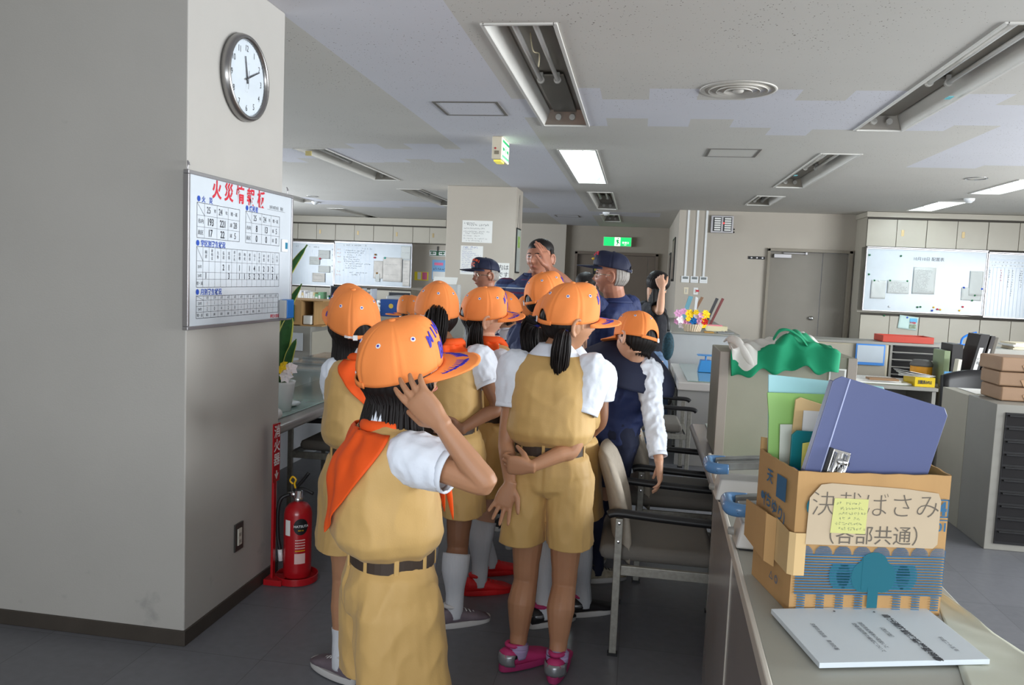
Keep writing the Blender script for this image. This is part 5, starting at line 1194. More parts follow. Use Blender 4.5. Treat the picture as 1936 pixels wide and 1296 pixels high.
for r, (y, xa) in enumerate(((9.4, -5.6), (12.0, -7.4), (14.4, -8.0))):
    for k in range((1, 2, 3)[r]):
        x = xa + k * 1.35
        if x + 1.3 > -2.7 and y < 11.5: continue
        nm = ('first', 'second', 'third')[k] + ' desk, ' + ('nearest', 'middle', 'farthest')[r] + ' left office row'
        desk(x, x + 1.3, y, y + .75, .72, 'grey steel ' + nm)
        pile(x + .2, y + .35, .72, .28, .22, rp.randint(6, 12), 'pile of papers on the left end of the ' + nm)
        pile(x + 1.12, y + .5, .72, .24, .3, rp.randint(4, 8), 'pile of papers on the right end of the ' + nm)
        if (r + k) % 2 == 0: monitor(x + .65, y + .5, .72, .42, .3, .3 * (k - 1), 'dark monitor on the ' + nm)
        else: books(x + .5, y + .5, .72, 8, 'file on the ' + nm, 'files on the ' + nm)
sliding_cabinet(-6.2, -4.4, 8.3, 8.75, .98, 'low grey cabinet crossing the left office, stacked with newspapers', 'y')
pile(-5.95, 8.5, .98, .4, .3, 7, 'heap of newspapers on the low office cabinet, far left')
pile(-5.45, 8.5, .98, .42, .3, 10, 'tall heap of newspapers on the low office cabinet')
pile(-4.9, 8.52, .98, .4, .3, 5, 'flat heap of grey papers on the low office cabinet')
sliding_cabinet(-4.3, -2.75, 9.3, 9.75, .95, 'low grey cabinet behind the orange caps, files on top', 'y')
books(-4.25, 9.35, .95, 9, 'coloured file on the cabinet behind bob haired girl', 'files on the cabinet behind the bob haired girl', cols=[rgb(120, 170, 130), rgb(225, 225, 220), rgb(215, 195, 150), rgb(180, 90, 70), rgb(230, 230, 235)])
t = monitor(-3.72, 9.5, .95, .3, .26, .5, 'dark monitor behind the front girl cap')
books(-3.5, 9.5, .95, 5, 'tall white magazine file near the pencil cup', 'white magazine files', hgt=.33, cols=[rgb(215, 218, 222), rgb(190, 195, 205)])
t = empty('pencil_cup', (-3.3, 9.35, .95), 'ochre cup of pens among the desk clutter, left of the capped children', 'pen cup')
MB().lathe([(.001, .952), (.04, .952), (.042, 1.05), (.038, 1.05), (.036, .96), (.001, .96)], (-3.3, 9.36, 0), 18).build('cup', mat('ochre card', rgb(190, 140, 70), .6), t)
for k in range(5): MB().tube([(-3.3 + .008 * k - .02, 9.36, .965), (-3.32 + .016 * k, 9.34 + .01 * k, 1.1 + .01 * (k % 3))], .004, 6).build('pen', [M_black, blue, red, MATS['exit green'], M_ink][k], t)
t = empty('book_case', (-3.05, 9.5, .95), 'blue file box standing on the cabinet behind the capped children', 'file box')
MB().box(-3.18, -2.9, 9.4, 9.65, .952, 1.16).build('box', mat('royal blue board', rgb(30, 72, 140), .5), t, bev=.003); MB().lathe([(.001, -.001), (.03, -.001), (.03, 0)], (-3.04, 9.4, 1.08), 16, 'y').build('yellow_label', mat('gold label', rgb(200, 170, 70), .5), t)
t = empty('copier', (-3.6, 12.2, 0), 'grey photocopier left of the rear pillar', 'copier')
MB().box(-4.0, -3.0, 11.9, 12.6, 0, 1.0).build('body', mat('grey copier plastic', rgb(168, 170, 172), .5), t, bev=.02); MB().box(-3.95, -3.05, 11.95, 12.55, 1.0, 1.13).build('document_feeder', mat('mid grey copier plastic', rgb(150, 152, 154), .5), t, bev=.02); MB().box(-3.3, -3.1, 11.85, 11.9, 1.02, 1.18).build('control_screen', M_black, t, bev=.004); MB().box(-3.9, -3.3, 11.89, 11.9, .3, .6).build('paper_drawer', M_gray, t)
t = empty('sample_stand', (-2.5, 9.7, .0), 'clear acrylic stand with small cards left of the elderly capped man', 'display stand')
MB().box(-2.58, -2.08, 9.3, 9.7, 0, .95).build('cabinet', M_gray, t, bev=.004)
MB().box(-2.54, -2.2, 9.4, 9.41, .951, 1.38).box(-2.54, -2.53, 9.4, 9.6, .951, 1.38).box(-2.21, -2.2, 9.4, 9.6, .951, 1.38).build('acrylic_case', mat('faint acrylic', rgb(210, 216, 220), .05, alpha=.35), t)
b = MB(); b.prism([(-2.52, 9.42, 1.385), (-2.22, 9.42, 1.385), (-2.22, 9.5, 1.47), (-2.52, 9.5, 1.47)], (0, .003, 0)); b.build('price_card', M_paper, t)

# ------------------------------------------------------------------ right side furniture
def black_drawers(x0, x1, y, z0, z1, n, t, handles=True):
    h = (z1 - z0) / n
    for k in range(n):
        d = MB().box(x0, x1, y - .004, y + .02, z0 + k * h + .006, z0 + (k + 1) * h - .004).build('drawer', mat('smoky black drawer', rgb(36, 35, 36), .2), t, bev=.003)
        MB().box(x0 + .01, x1 - .01, y - .02, y - .004, z0 + (k + 1) * h - .016, z0 + (k + 1) * h - .006).build('drawer_lip', M_black, d, bev=.002)
        if handles: MB().box((x0 + x1) / 2 - .16, (x0 + x1) / 2 - .1, y - .022, y - .02, z0 + (k + 1) * h - .02, z0 + (k + 1) * h - .004).build('label_clip', M_chrome, d)
t = empty('drawer_cabinet', (2.5, 5.4, 0), 'grey cabinet of shallow black drawers under the brown paper bundles at the right edge', 'cabinet')
MB().box(2.12, 2.95, 4.96, 5.36, 0, .876).build('front_carcass', M_gray, t, bev=.003)
MB().box(2.12, 2.95, 5.365, 5.79, 0, .87).build('rear_carcass', mat('yellowed grey steel', rgb(168, 163, 148), .45), t, bev=.003)
MB().box(2.17, 2.9, 4.952, 4.97, .04, .83).build('drawer_opening', M_black, t)
black_drawers(2.175, 2.895, 4.955, .05, .825, 10, t)
o = MB().box(2.2, 2.7, 5.45, 5.75, .8715, .874).build('loose_sheets', M_paper); tag(o, 'white sheets lying on the drawer cabinet behind the paper bundles', 'paper')
M_kraft = mat('brown wrapping paper', rgb(156, 126, 100), .6, bump=.15, bsc=14, var=.06, vsc=6)
for k in range(3):
    t = empty('paper_bundle', (2.5, 5.3, .877 + k * .09), ('lowest', 'middle', 'topmost')[k] + ' of the three brown wrapped paper bundles on the drawer cabinet', 'paper bundle', 'brown wrapped paper bundles')
    a = (.02, -.03, .05)[k]; M = Matrix.Translation((2.36 - .01 * k, 5.26, .878 + k * .09)) @ Matrix.Rotation(a, 4, 'Z'); q = MB(M); q.box(-.16, .22, -.14, .14, 0, .087); q.build('wrapped_ream', M_kraft, t, bev=.012)
    q = MB(M); q.prism([(-.04, -.1415, .04), (.06, -.1415, .084), (.08, -.1415, .006), (-.02, -.1415, .002)], (0, -.002, 0)); q.build('folded_flap', mat('brown paper flap', rgb(178, 142, 110), .6), t, bev=.002)
desk(1.3, 2.53, 7.0, 7.7, .72, 'grey desk with open ledgers and the yellow tray, behind the blue binder')
desk(2.56, 3.8, 7.0, 7.7, .72, 'grey desk carrying the dark binders, right side')
t = empty('open_ledger', (1.9, 7.3, .72), 'open ledger sheets on the desk behind the blue binder', 'ledger')
b = MB(); b.box(1.75, 2.35, 7.1, 7.5, .721, .735).box(1.8, 2.28, 7.14, 7.46, .735, .75); b.build('pages', M_paper, t, bev=.003); MB().box(1.68, 2.33, 7.08, 7.52, .7205, .7215).build('cover', mat('dull green board', rgb(130, 142, 110), .7), t)
b = MB(); Mn = frame((2.04, 7.3, .7505), (1, 0, 0), (0, 1, 0)); [scribble(b, Mn, -.22, .2, .13 - .03 * k, .014, k + 700, .7) for k in range(9)]; b.build('entries', MATS['grey writing'], t)
o = MB().box(2.0, 2.24, 7.08, 7.2, .752, .768).build('brown_notebook', mat('brown notebook', rgb(150, 115, 80), .6), bev=.002); tag(o, 'thin brown notebook on top of the open ledger', 'notebook')
t = empty('yellow_tray', (2.36, 7.3, .72), 'yellow document tray heaped with papers on the right desk', 'tray')
M_yt = mat('yellow tray plastic', rgb(222, 190, 20), .4); b = MB(); b.box(2.36, 2.52, 7.06, 7.36, .721, .727).box(2.36, 2.52, 7.06, 7.068, .727, .8).box(2.36, 2.368, 7.068, 7.36, .727, .8).box(2.512, 2.52, 7.068, 7.36, .727, .8).box(2.36, 2.52, 7.352, 7.36, .727, .8); b.build('tray_box', M_yt, t)
b = MB(); put_text(b, '回覧済みFILE', .035, frame((2.44, 7.058, .76), (1, 0, 0), (0, 0, 1)), 0, 0, sx=.55, bold=.03); b.build('tray_lettering', M_ink, t)
for k in range(4): M = Matrix.Translation((2.4, 7.22, .8 + k * .008)) @ Matrix.Rotation(.2 * k - .3, 4, 'Z') @ Matrix.Rotation(.05 * k, 4, 'Y'); q = MB(M); q.box(-.12, .12, -.12, .12, 0, .003); q.build('paper', M_paper, t)
t = empty('round_case', (2.6, 7.5, .72), 'orange and grey round container behind the yellow tray', 'container')
MB().lathe([(.001, .721), (.09, .721), (.09, .86), (.001, .86)], (2.55, 7.5, 0), 24).build('orange_body', mat('orange plastic', rgb(230, 160, 40), .5), t); MB().lathe([(.001, .92), (.07, .915), (.095, .88), (.095, .86), (.001, .86)], (2.55, 7.5, 0), 24).build('grey_lid', mat('dark grey lid', rgb(100, 98, 96), .5), t, smooth=True)
t = empty('name_holder', (2.68, 7.1, .72), 'blue plastic card holder with black characters in front of the dark binders', 'card holder')
MB().box(2.58, 2.8, 7.04, 7.16, .721, .79).build('holder', mat('clear grey plastic', rgb(120, 130, 140), .2), t, bev=.004); MB().box(2.575, 2.8, 7.03, 7.04, .78, .865).build('blue_card', mat('light blue card', rgb(80, 145, 195), .5), t); b = MB(); put_text(b, '伝票係', .045, frame((2.69, 7.0295, .82), (1, 0, 0), (0, 0, 1)), 0, 0, bold=.02); b.build('card_lettering', M_ink, t)
def binder(x, y, w_, h, lean, col, label, lab=True, d_=.26, wood=False):
    t = empty('lever_arch_file', (x, y, .72), label, 'binder')
    q = MB(); q.prism([(x, y, .721), (x + w_, y, .721), (x + w_ + lean, y, .721 + h), (x + lean, y, .721 + h * 1.0)], (0, d_, 0)); q.build('cover', mat('file %s' % (label[:18]), col, .45), t, bev=.004)
    if lab:
        q = MB(); a = .25; c = .75; q.prism([(x + w_ * .3 + lean * a, y - .002, .721 + h * a), (x + w_ * .7 + lean * a, y - .002, .721 + h * a), (x + w_ * .7 + lean * c, y - .002, .721 + h * c), (x + w_ * .3 + lean * c, y - .002, .721 + h * c)], (0, .002, 0)); q.build('spine_label', M_paper, t)
        b = MB(); put_text(b, '文書', .03, frame((x + w_ * .5 + lean * .5, y - .0025, .721 + h * .5), (1, 0, 0), (0, 0, 1)), 0, 0, vertical=True); b.build('spine_lettering', M_ink, t)
    return t
binder(2.66, 7.3, .05, .3, .0, rgb(130, 145, 110), 'green grey file standing left of the dark mesh file', False)
binder(2.71, 7.17, .03, .24, .02, rgb(222, 216, 200), 'cream pamphlet standing before the dark mesh file', False, .08)
binder(2.72, 7.3, .09, .36, .0, rgb(40, 38, 38), 'dark mesh fronted file holder on the right desk', False)
binder(2.83, 7.25, .075, .46, .09, rgb(34, 30, 30), 'thick black lever arch file leaning right, white spine label')
binder(2.915, 7.25, .035, .45, .09, rgb(44, 38, 36), 'thin black lever arch file beside the thick one, white label')
binder(2.96, 7.26, .03, .44, .08, rgb(90, 84, 74), 'dark grey file leaning rightmost of the black files', False)
binder(3.12, 7.28, .07, .26, .01, rgb(196, 178, 130), 'buff card file right of the leaning black files', False)
t = binder(3.2, 7.28, .1, .27, .0, rgb(88, 140, 80), 'green box file with white characters next to the paper bundles', False)
b = MB(); put_text(b, 'リサイクル', .045, frame((3.25, 7.279, .86), (1, 0, 0), (0, 0, 1)), 0, 0, vertical=True, bold=.02); b.build('box_lettering', M_paper, t)
t = empty('office_chair', (2.45, 6.3, 0), 'black backed office chair in front of the right desks', 'chair')
b = MB(); b.grid(lambda u, v: V((2.22 + .52 * u, 6.05 + .05 * math.cos((u - .5) * 3) + .04 * v, .62 + .3 * v + .05 * v * (1 - (2 * u - 1) ** 2))), 12, 6); b.build('backrest', M_black, t, smooth=True, solid=.05)
MB().box(2.22, 2.72, 6.12, 6.6, .42, .49).build('seat', M_black, t, bev=.03); MB().tube([(2.47, 6.36, .08), (2.47, 6.36, .42)], .025, 12).build('column', M_chrome, t); MB().box(2.44, 2.5, 6.05, 6.12, .45, .68).build('back_bar', M_black, t)
for k in range(5): a = k * 2 * PI / 5; MB().tube([(2.47, 6.36, .09), (2.47 + .26 * math.cos(a), 6.36 + .26 * math.sin(a), .06)], .018, 8).ball((2.47 + .26 * math.cos(a), 6.36 + .26 * math.sin(a), .03), .029, 10, 6).build('caster_leg', M_black, t)
# low cabinets across the right office
t = empty('low_cabinet', (2.2, 8.8, 0), 'cream low cabinet with sliding doors and the blue framed mini board, right office', 'cabinet')
MB().box(1.85, 2.6, 8.62, 9.05, 0, .98).build('carcass', mat('cream steel', rgb(196, 188, 164), .45, var=.03), t, bev=.003); MB().box(1.85, 2.61, 8.6, 9.07, .965, .99).build('cabinet_top', M_gray, t, bev=.002)
MB().box(1.88, 2.2, 8.612, 8.62, .05, .95).build('sliding_door', M_lock, t, bev=.002); MB().box(2.2, 2.58, 8.616, 8.62, .05, .95).build('sliding_door', M_lock, t, bev=.002)
t = empty('mini_whiteboard', (2.4, 8.6, .74), 'small blue framed whiteboard hung on the cream cabinet', 'whiteboard')
MB().box(2.27, 2.56, 8.592, 8.599, .745, .965).build('blue_frame', mat('blue frame plastic', rgb(70, 135, 210), .4), t, bev=.008); MB().box(2.285, 2.545, 8.589, 8.592, .775, .95).build('writing_surface', M_wb, t)
t = empty('drawer_cabinet', (3.0, 8.8, 0), 'grey cabinet of black drawers under the red tray', 'cabinet')
MB().box(2.615, 3.4, 8.62, 9.05, 0, .99).build('carcass', M_gray, t, bev=.003); black_drawers(2.64, 3.09, 8.62, .05, .97, 12, t, False); black_drawers(3.12, 3.38, 8.62, .05, .97, 12, t, False)
for a, c, nm in ((3.41, 4.3, 'left'), (4.31, 5.2, 'right')): sliding_cabinet(a, c, 8.62, 9.05, .98, 'grey low cabinet with sliding doors, %s one behind the paper bundles' % nm, 'y', group='low cabinets across the right office')
t = empty('red_tray', (2.8, 8.8, .99), 'long red plastic tray on the low cabinet below the whiteboard', 'tray')
M_rt = mat('red tray plastic', rgb(178, 58, 40), .4); b = MB(); b.box(2.56, 3.04, 8.68, 8.98, .992, .998).box(2.55, 3.05, 8.67, 8.68, .992, 1.06).box(2.55, 3.05, 8.98, 8.99, .992, 1.06).box(2.55, 2.56, 8.68, 8.98, .998, 1.06).box(3.04, 3.05, 8.68, 8.98, .998, 1.06); b.build('tray_box', M_rt, t, bev=.003)
t = empty('tape_dispenser', (3.4, 8.8, .98), 'bright blue tape dispenser on the low cabinet behind the black files', 'tape dispenser'); Mbb = mat('bright blue plastic', rgb(40, 120, 220), .3)
MB().tube([(3.36, 8.8, 1.0), (3.37, 8.8, 1.06), (3.42, 8.8, 1.1), (3.5, 8.8, 1.13)], .012, 8, sm=4).build('arm', Mbb, t); MB().box(3.34, 3.5, 8.76, 8.84, .992, 1.005).build('base', Mbb, t, bev=.003)
pile(4.1, 8.8, .98, .6, .3, 4, 'spread of white papers on the low cabinet near the right edge')
t = empty('desk_organizer', (3.9, 8.4, 0), 'desk strip of small grey boxes with a blue handled basket at the right edge', 'desk'); MB().box(3.3, 5.2, 7.85, 8.55, .0, .86).build('desk_block', M_gray, t, bev=.003)
for x0, x1, c, lb in ((3.62, 3.8, rgb(150, 152, 152), 'grey small box with a teal label near the right edge'), (3.9, 4.1, rgb(70, 120, 190), 'blue handled basket near the right edge'), (3.4, 3.58, rgb(60, 60, 66), 'dark rounded helmet shaped item behind the green box file')):
    o = MB().box(x0, x1, 8.0, 8.2, .861, .95 if x0 > 3.5 else .93).build('desk_box', mat('desk box %d' % int(x0 * 10), c, .5), bev=.012 if x0 > 3.5 else .03); tag(o, lb, 'box')
    if x0 == 3.62: MB().box(3.66, 3.73, 7.998, 8.0, .88, .94).build('teal_label', MATS['teal sticker'], o)
    if x0 == 3.9: MB().tube([(3.93, 8.1, .95), (3.94, 8.1, .985), (4.06, 8.1, .985), (4.07, 8.1, .95)], .008, 8, sm=3).build('handle', Mbb, o)
# ------------------------------------------------------------------ people: shared anatomy, clothes, caps and hair
M_skin = {k: mat(k + ' skin', c, .5, sub=.12, var=.05, vsc=12, bump=.02, bsc=250) for k, c in (('tan', rgb(178, 130, 98)), ('fair', rgb(208, 160, 132)), ('brown', rgb(140, 98, 72)), ('ruddy', rgb(170, 116, 92)))}
M_hair = mat('black hair', rgb(24, 19, 18), .55, var=.3, vsc=40, spec=.3)
M_grey_hair = mat('grey hair', rgb(140, 134, 128), .6, var=.2, vsc=60)
M_vest = mat('khaki gold twill', rgb(198, 161, 99), .62, sheen=.1, bump=.06, bsc=220, var=.03)
M_orange = mat('orange cap cotton', rgb(244, 142, 72), .75, bump=.05, bsc=350, var=.02)
M_kerch = mat('orange neckerchief', rgb(236, 86, 20), .75, bump=.05, bsc=200, var=.03)
M_shirt = mat('white cotton', rgb(214, 212, 206), .9)
M_shirt = mat('white blouse cotton', rgb(226, 232, 242), .85, bump=.08, bsc=120, var=.015)
M_navy = mat('navy cotton', rgb(34, 46, 88), .75, bump=.06, bsc=180, var=.05)
M_navy2 = mat('dark navy cotton', rgb(26, 32, 56), .8, bump=.06, bsc=180, var=.05)
M_belt = mat('dark brown belt webbing', rgb(62, 50, 42), .6)
M_purple = mat('purple blue embroidery', rgb(52, 40, 168), .6)
M_sockw = mat('white ribbed sock', rgb(205, 208, 214), .9, bump=.3, bsc=140, stretch=(1, 1, .05))
M_eyew = mat('eye white', rgb(186, 182, 176), .5); M_lips = mat('lips', rgb(168, 96, 84), .5)
sst = lambda a, b, x: (lambda t: t * t * (3 - 2 * t))(min(1, max(0, (x - a) / (b - a))))

def evalmesh(me, voxel, smooth, it=2):
    o = bpy.data.objects.new('tmp', me); COL.objects.link(o)
    r = o.modifiers.new('r', 'REMESH'); r.mode = 'VOXEL'; r.voxel_size = voxel; r.adaptivity = 0
    s = o.modifiers.new('s', 'SMOOTH'); s.factor = .5; s.iterations = smooth
    bpy.context.view_layer.update()
    m2 = bpy.data.meshes.new_from_object(o.evaluated_get(bpy.context.evaluated_depsgraph_get()))
    bpy.data.objects.remove(o); bpy.data.meshes.remove(me); return m2
def ring(c, r_, f_, hw, hd, n=20, e=2.3):
    q = []
    for k in range(n):
        a = 2 * PI * k / n; ca_, sa_ = math.cos(a), math.sin(a)
        q.append(c + r_ * (hw * math.copysign(abs(ca_) ** (2 / e), ca_)) + f_ * (hd * math.copysign(abs(sa_) ** (2 / e), sa_)))
    return q
def wrinkle(me, amp, fr, seed=0, aniso=(1, 1, 1), fold=0):
    "moves vertices along their normals: soft creases"
    n = len(me.vertices); no = [v.normal.copy() for v in me.vertices]
    for v, nn in zip(me.vertices, no):
        p = V((v.co.x * aniso[0], v.co.y * aniso[1], v.co.z * aniso[2])) * fr + V((seed, seed * .7, 0))
        a = noise.noise(p); b = 1 - abs(noise.noise(p * 1.7 + V((5, 3, 1)))) * 2.2
        v.co += nn * (amp * (a * 1.1 + b * .9 + .45 * noise.noise(p * 2.9) + .22 * noise.noise(p * 6.3)))
    me.update()
def cloth(nm, mb, m, parent, voxel=.006, smooth=4, amp=.003, fr=14, seed=0, cuts=(), aniso=(1, 1, 1), solid=.003):
    me = evalmesh(mb.mesh('c'), voxel, smooth)
    if amp: wrinkle(me, amp, fr, seed, aniso)
    if cuts:
        bm = bmesh.new(); bm.from_mesh(me)
        for co, no, rad in cuts:
            co, no = V(co), V(no)
            gf = [f for f in bm.faces if (f.calc_center_median() - co).length < rad]
            ge = {e for f in gf for e in f.edges}; gv = {v for f in gf for v in f.verts}
            bmesh.ops.bisect_plane(bm, geom=list(gv) + list(ge) + gf, plane_co=co, plane_no=no, clear_outer=False)
            bm.faces.ensure_lookup_table()
            kill = [f for f in bm.faces if (f.calc_center_median() - co).length < rad * 1.3 and (f.calc_center_median() - co).dot(no) > .0003]
            bmesh.ops.delete(bm, geom=kill, context='FACES')
        bm.to_mesh(me); bm.free()
    o = link(nm, me, m, parent, smooth=True)
    if solid: s = o.modifiers.new('s', 'SOLIDIFY'); s.thickness = solid; s.offset = -1
    return o

class Hd:
    "head frame"
    def __init__(s, c, az, pitch, roll, hh):
        s.c = V(c); s.h = hh
        R = Matrix.Rotation(-math.radians(az), 3, 'Z') @ Matrix.Rotation(math.radians(pitch), 3, 'X') @ Matrix.Rotation(math.radians(roll), 3, 'Y')
        s.R = R
    def __call__(s, x, y, z): return s.c + s.R @ V((x * s.h, y * s.h, z * s.h))
def skull(az, el):
    "surface of the head in head heights; az from the front, clockwise (to the right)"
    x, y, z = math.sin(az) * math.cos(el), math.cos(az) * math.cos(el), math.sin(el)
    X, Y, Z = x * .365, y * .43, z * .5
    if Z < -.05:
        k = sst(-.05, -.5, Z); X *= 1 - .36 * k
        if Y > 0: Y *= 1 - .12 * k; Y += .05 * k
        else: Y *= 1 - .5 * k
    if y > 0:
        fz = sst(.2, .8, y)
        Y -= .03 * fz
        g = lambda x0, z0, sx, sz: math.exp(-((X - x0) / sx) ** 2 - ((Z - z0) / sz) ** 2)
        Y += fz * (.10 * g(0, -.13, .045, .05) + .05 * g(0, -.05, .03, .09) + .035 * g(0, -.25, .09, .028) + .02 * g(0, -.29, .08, .02) + .05 * g(0, -.42, .09, .06) + .02 * (g(-.13, .08, .1, .03) + g(.13, .08, .1, .03))
                   - .04 * (g(-.14, .0, .07, .05) + g(.14, .0, .07, .05)) + .03 * (g(-.17, -.14, .08, .07) + g(.17, -.14, .08, .07)) - .02 * g(0, -.345, .08, .02) - .02 * g(0, .02, .03, .03))
    return V((X, Y, Z))
def head_geo(mb, h, ears=True):
    rings = []
    for j in range(1, 33):
        el = -PI / 2 + PI * j / 33
        rings.append([h(*skull(2 * PI * k / 44, el)) for k in range(44)])
    mb.rings(rings)
    if ears:
        for s in (-1, 1):
            mb.ball(h(s * .37, -.03, -.05), (h.h * .045, h.h * .08, h.h * .125), 10, 8, h.R)
            pts = [h(s * (.405 + .02 * math.cos(t)), -.03 - .09 * math.cos(t), -.04 + .14 * math.sin(t)) for t in [PI * (-.45 + 1.5 * k / 9) for k in range(10)]]
            mb.tube(pts, h.h * .03, 8)
def fpt(x, z, off=0):
    "point on the face at height z and offset x from the middle, off in front of the skin"
    el = math.asin(max(-.95, min(.95, z / .5))); k = 1 - (.36 * sst(-.05, -.5, z) if z < -.05 else 0)
    az = math.asin(max(-.95, min(.95, x / (.365 * math.cos(el) * k)))); p = skull(az, el); return V((p.x, p.y + off, p.z))
def face_parts(h, parent, glasses=False, brow=M_hair):
    F_ = lambda x, z, o=0: h(*fpt(x, z, o))
    for s in (-1, 1):
        b = MB(); b.ball(F_(s * .145, .0, -.016), (h.h * .05, h.h * .03, h.h * .022), 14, 8, h.R); e = b.build('eye', M_eyew, parent, smooth=True)
        b = MB(); b.ball(F_(s * .14, .0, .006), (h.h * .021, h.h * .012, h.h * .02), 10, 6, h.R); b.build('iris', M_black, e, smooth=True)
        b = MB(); b.tube([F_(s * .205, .01, .004), F_(s * .145, .028, .012), F_(s * .09, .016, .01)], h.h * .009, 6, sm=3); b.build('eyelid', M_hair, parent, smooth=True)
        b = MB(); b.tube([F_(s * .21, .085, .004), F_(s * .15, .105, .006), F_(s * .075, .095, .006)], [h.h * .008, h.h * .015, h.h * .012], 6, sm=3); b.build('eyebrow', brow, parent, smooth=True)
    b = MB(); b.tube([F_(-.085, -.268, -.004), F_(-.03, -.26, .002), F_(.03, -.26, .002), F_(.085, -.268, -.004)], [h.h * .006, h.h * .016, h.h * .016, h.h * .006], 8, sm=4); b.build('lips', M_lips, parent, smooth=True)
    if glasses:
        b = MB()
        for s in (-1, 1):
            b.tube([h(s * .15 + .1 * math.cos(t), fpt(.15, 0).y + .04 - .03 * (s * math.cos(t) * s > 0) * abs(math.cos(t)), -.01 + .065 * math.sin(t)) for t in [2 * PI * k / 16 for k in range(17)]], h.h * .009, 6)
            b.tube([h(s * .25, fpt(.15, 0).y + .01, .01), h(s * .39, .15, .01), h(s * .42, -.03, .0)], h.h * .009, 6)
        y_ = fpt(.15, 0).y + .045; b.tube([h(-.05, y_, .01), h(0, y_ + .01, .02), h(.05, y_, .01)], h.h * .009, 6)
        b.build('eyeglasses', mat('metal spectacle frame', rgb(190, 180, 160), .25, .9), parent, smooth=True)

def hand(mb, W, d, n, thumb, L=.155, curl=.25, spread=.12, tc=.3):
    "W wrist, d towards the knuckles, n out of the palm, thumb = +1/-1 side"
    d = V(d).normalized(); n = V(n); n = (n - d * n.dot(d)).normalized(); s = d.cross(n) * thumb; W = V(W)
    mb.rings([ring(W + d * L * k, s, n, L * a, L * t, 14, 2.6) for k, a, t in ((-.08, .145, .12), (.05, .16, .115), (.2, .215, .105), (.38, .235, .095), (.5, .225, .085), (.56, .19, .06))])
    for i, (o, l) in enumerate(((.17, .42), (.06, .47), (-.055, .44), (-.165, .34))):
        b = W + d * L * (.5 - .02 * abs(i - 1)) + s * L * o; c = curl * (1 + .22 * i); sp = spread * (1.3 - i) if i < 4 else 0
        dd = (d * math.cos(sp) + s * math.sin(sp)).normalized(); a = c * .55; pts = [b - dd * L * .06, b]
        for q, fr_ in enumerate((.44, .32, .26)):
            e = dd * math.cos(a) + n * math.sin(a); pts.append(pts[-1] + e * L * l * fr_); a += c * (1.1 if q == 0 else .9)
        mb.tube(pts, [L * .056, L * .056, L * .052, L * .047, L * .036], 10); mb.ball(pts[-1], L * .037, 8, 6)
    b = W + d * L * .1 + s * L * .12; t1 = (d * .62 + s * .7 + n * tc).normalized(); t2 = (d * .85 + s * .35 + n * tc * 1.2).normalized()
    pts = [b, b + t1 * L * .2, b + t1 * L * .2 + t2 * L * .19, b + t1 * L * .2 + t2 * L * .34]
    mb.tube(pts, [L * .075, L * .07, L * .058, L * .045], 10); mb.ball(pts[-1], L * .045, 8, 6)
def limb(mb, J, R_, sm=6, n=14): mb.tube(J, R_, n, sm=sm)

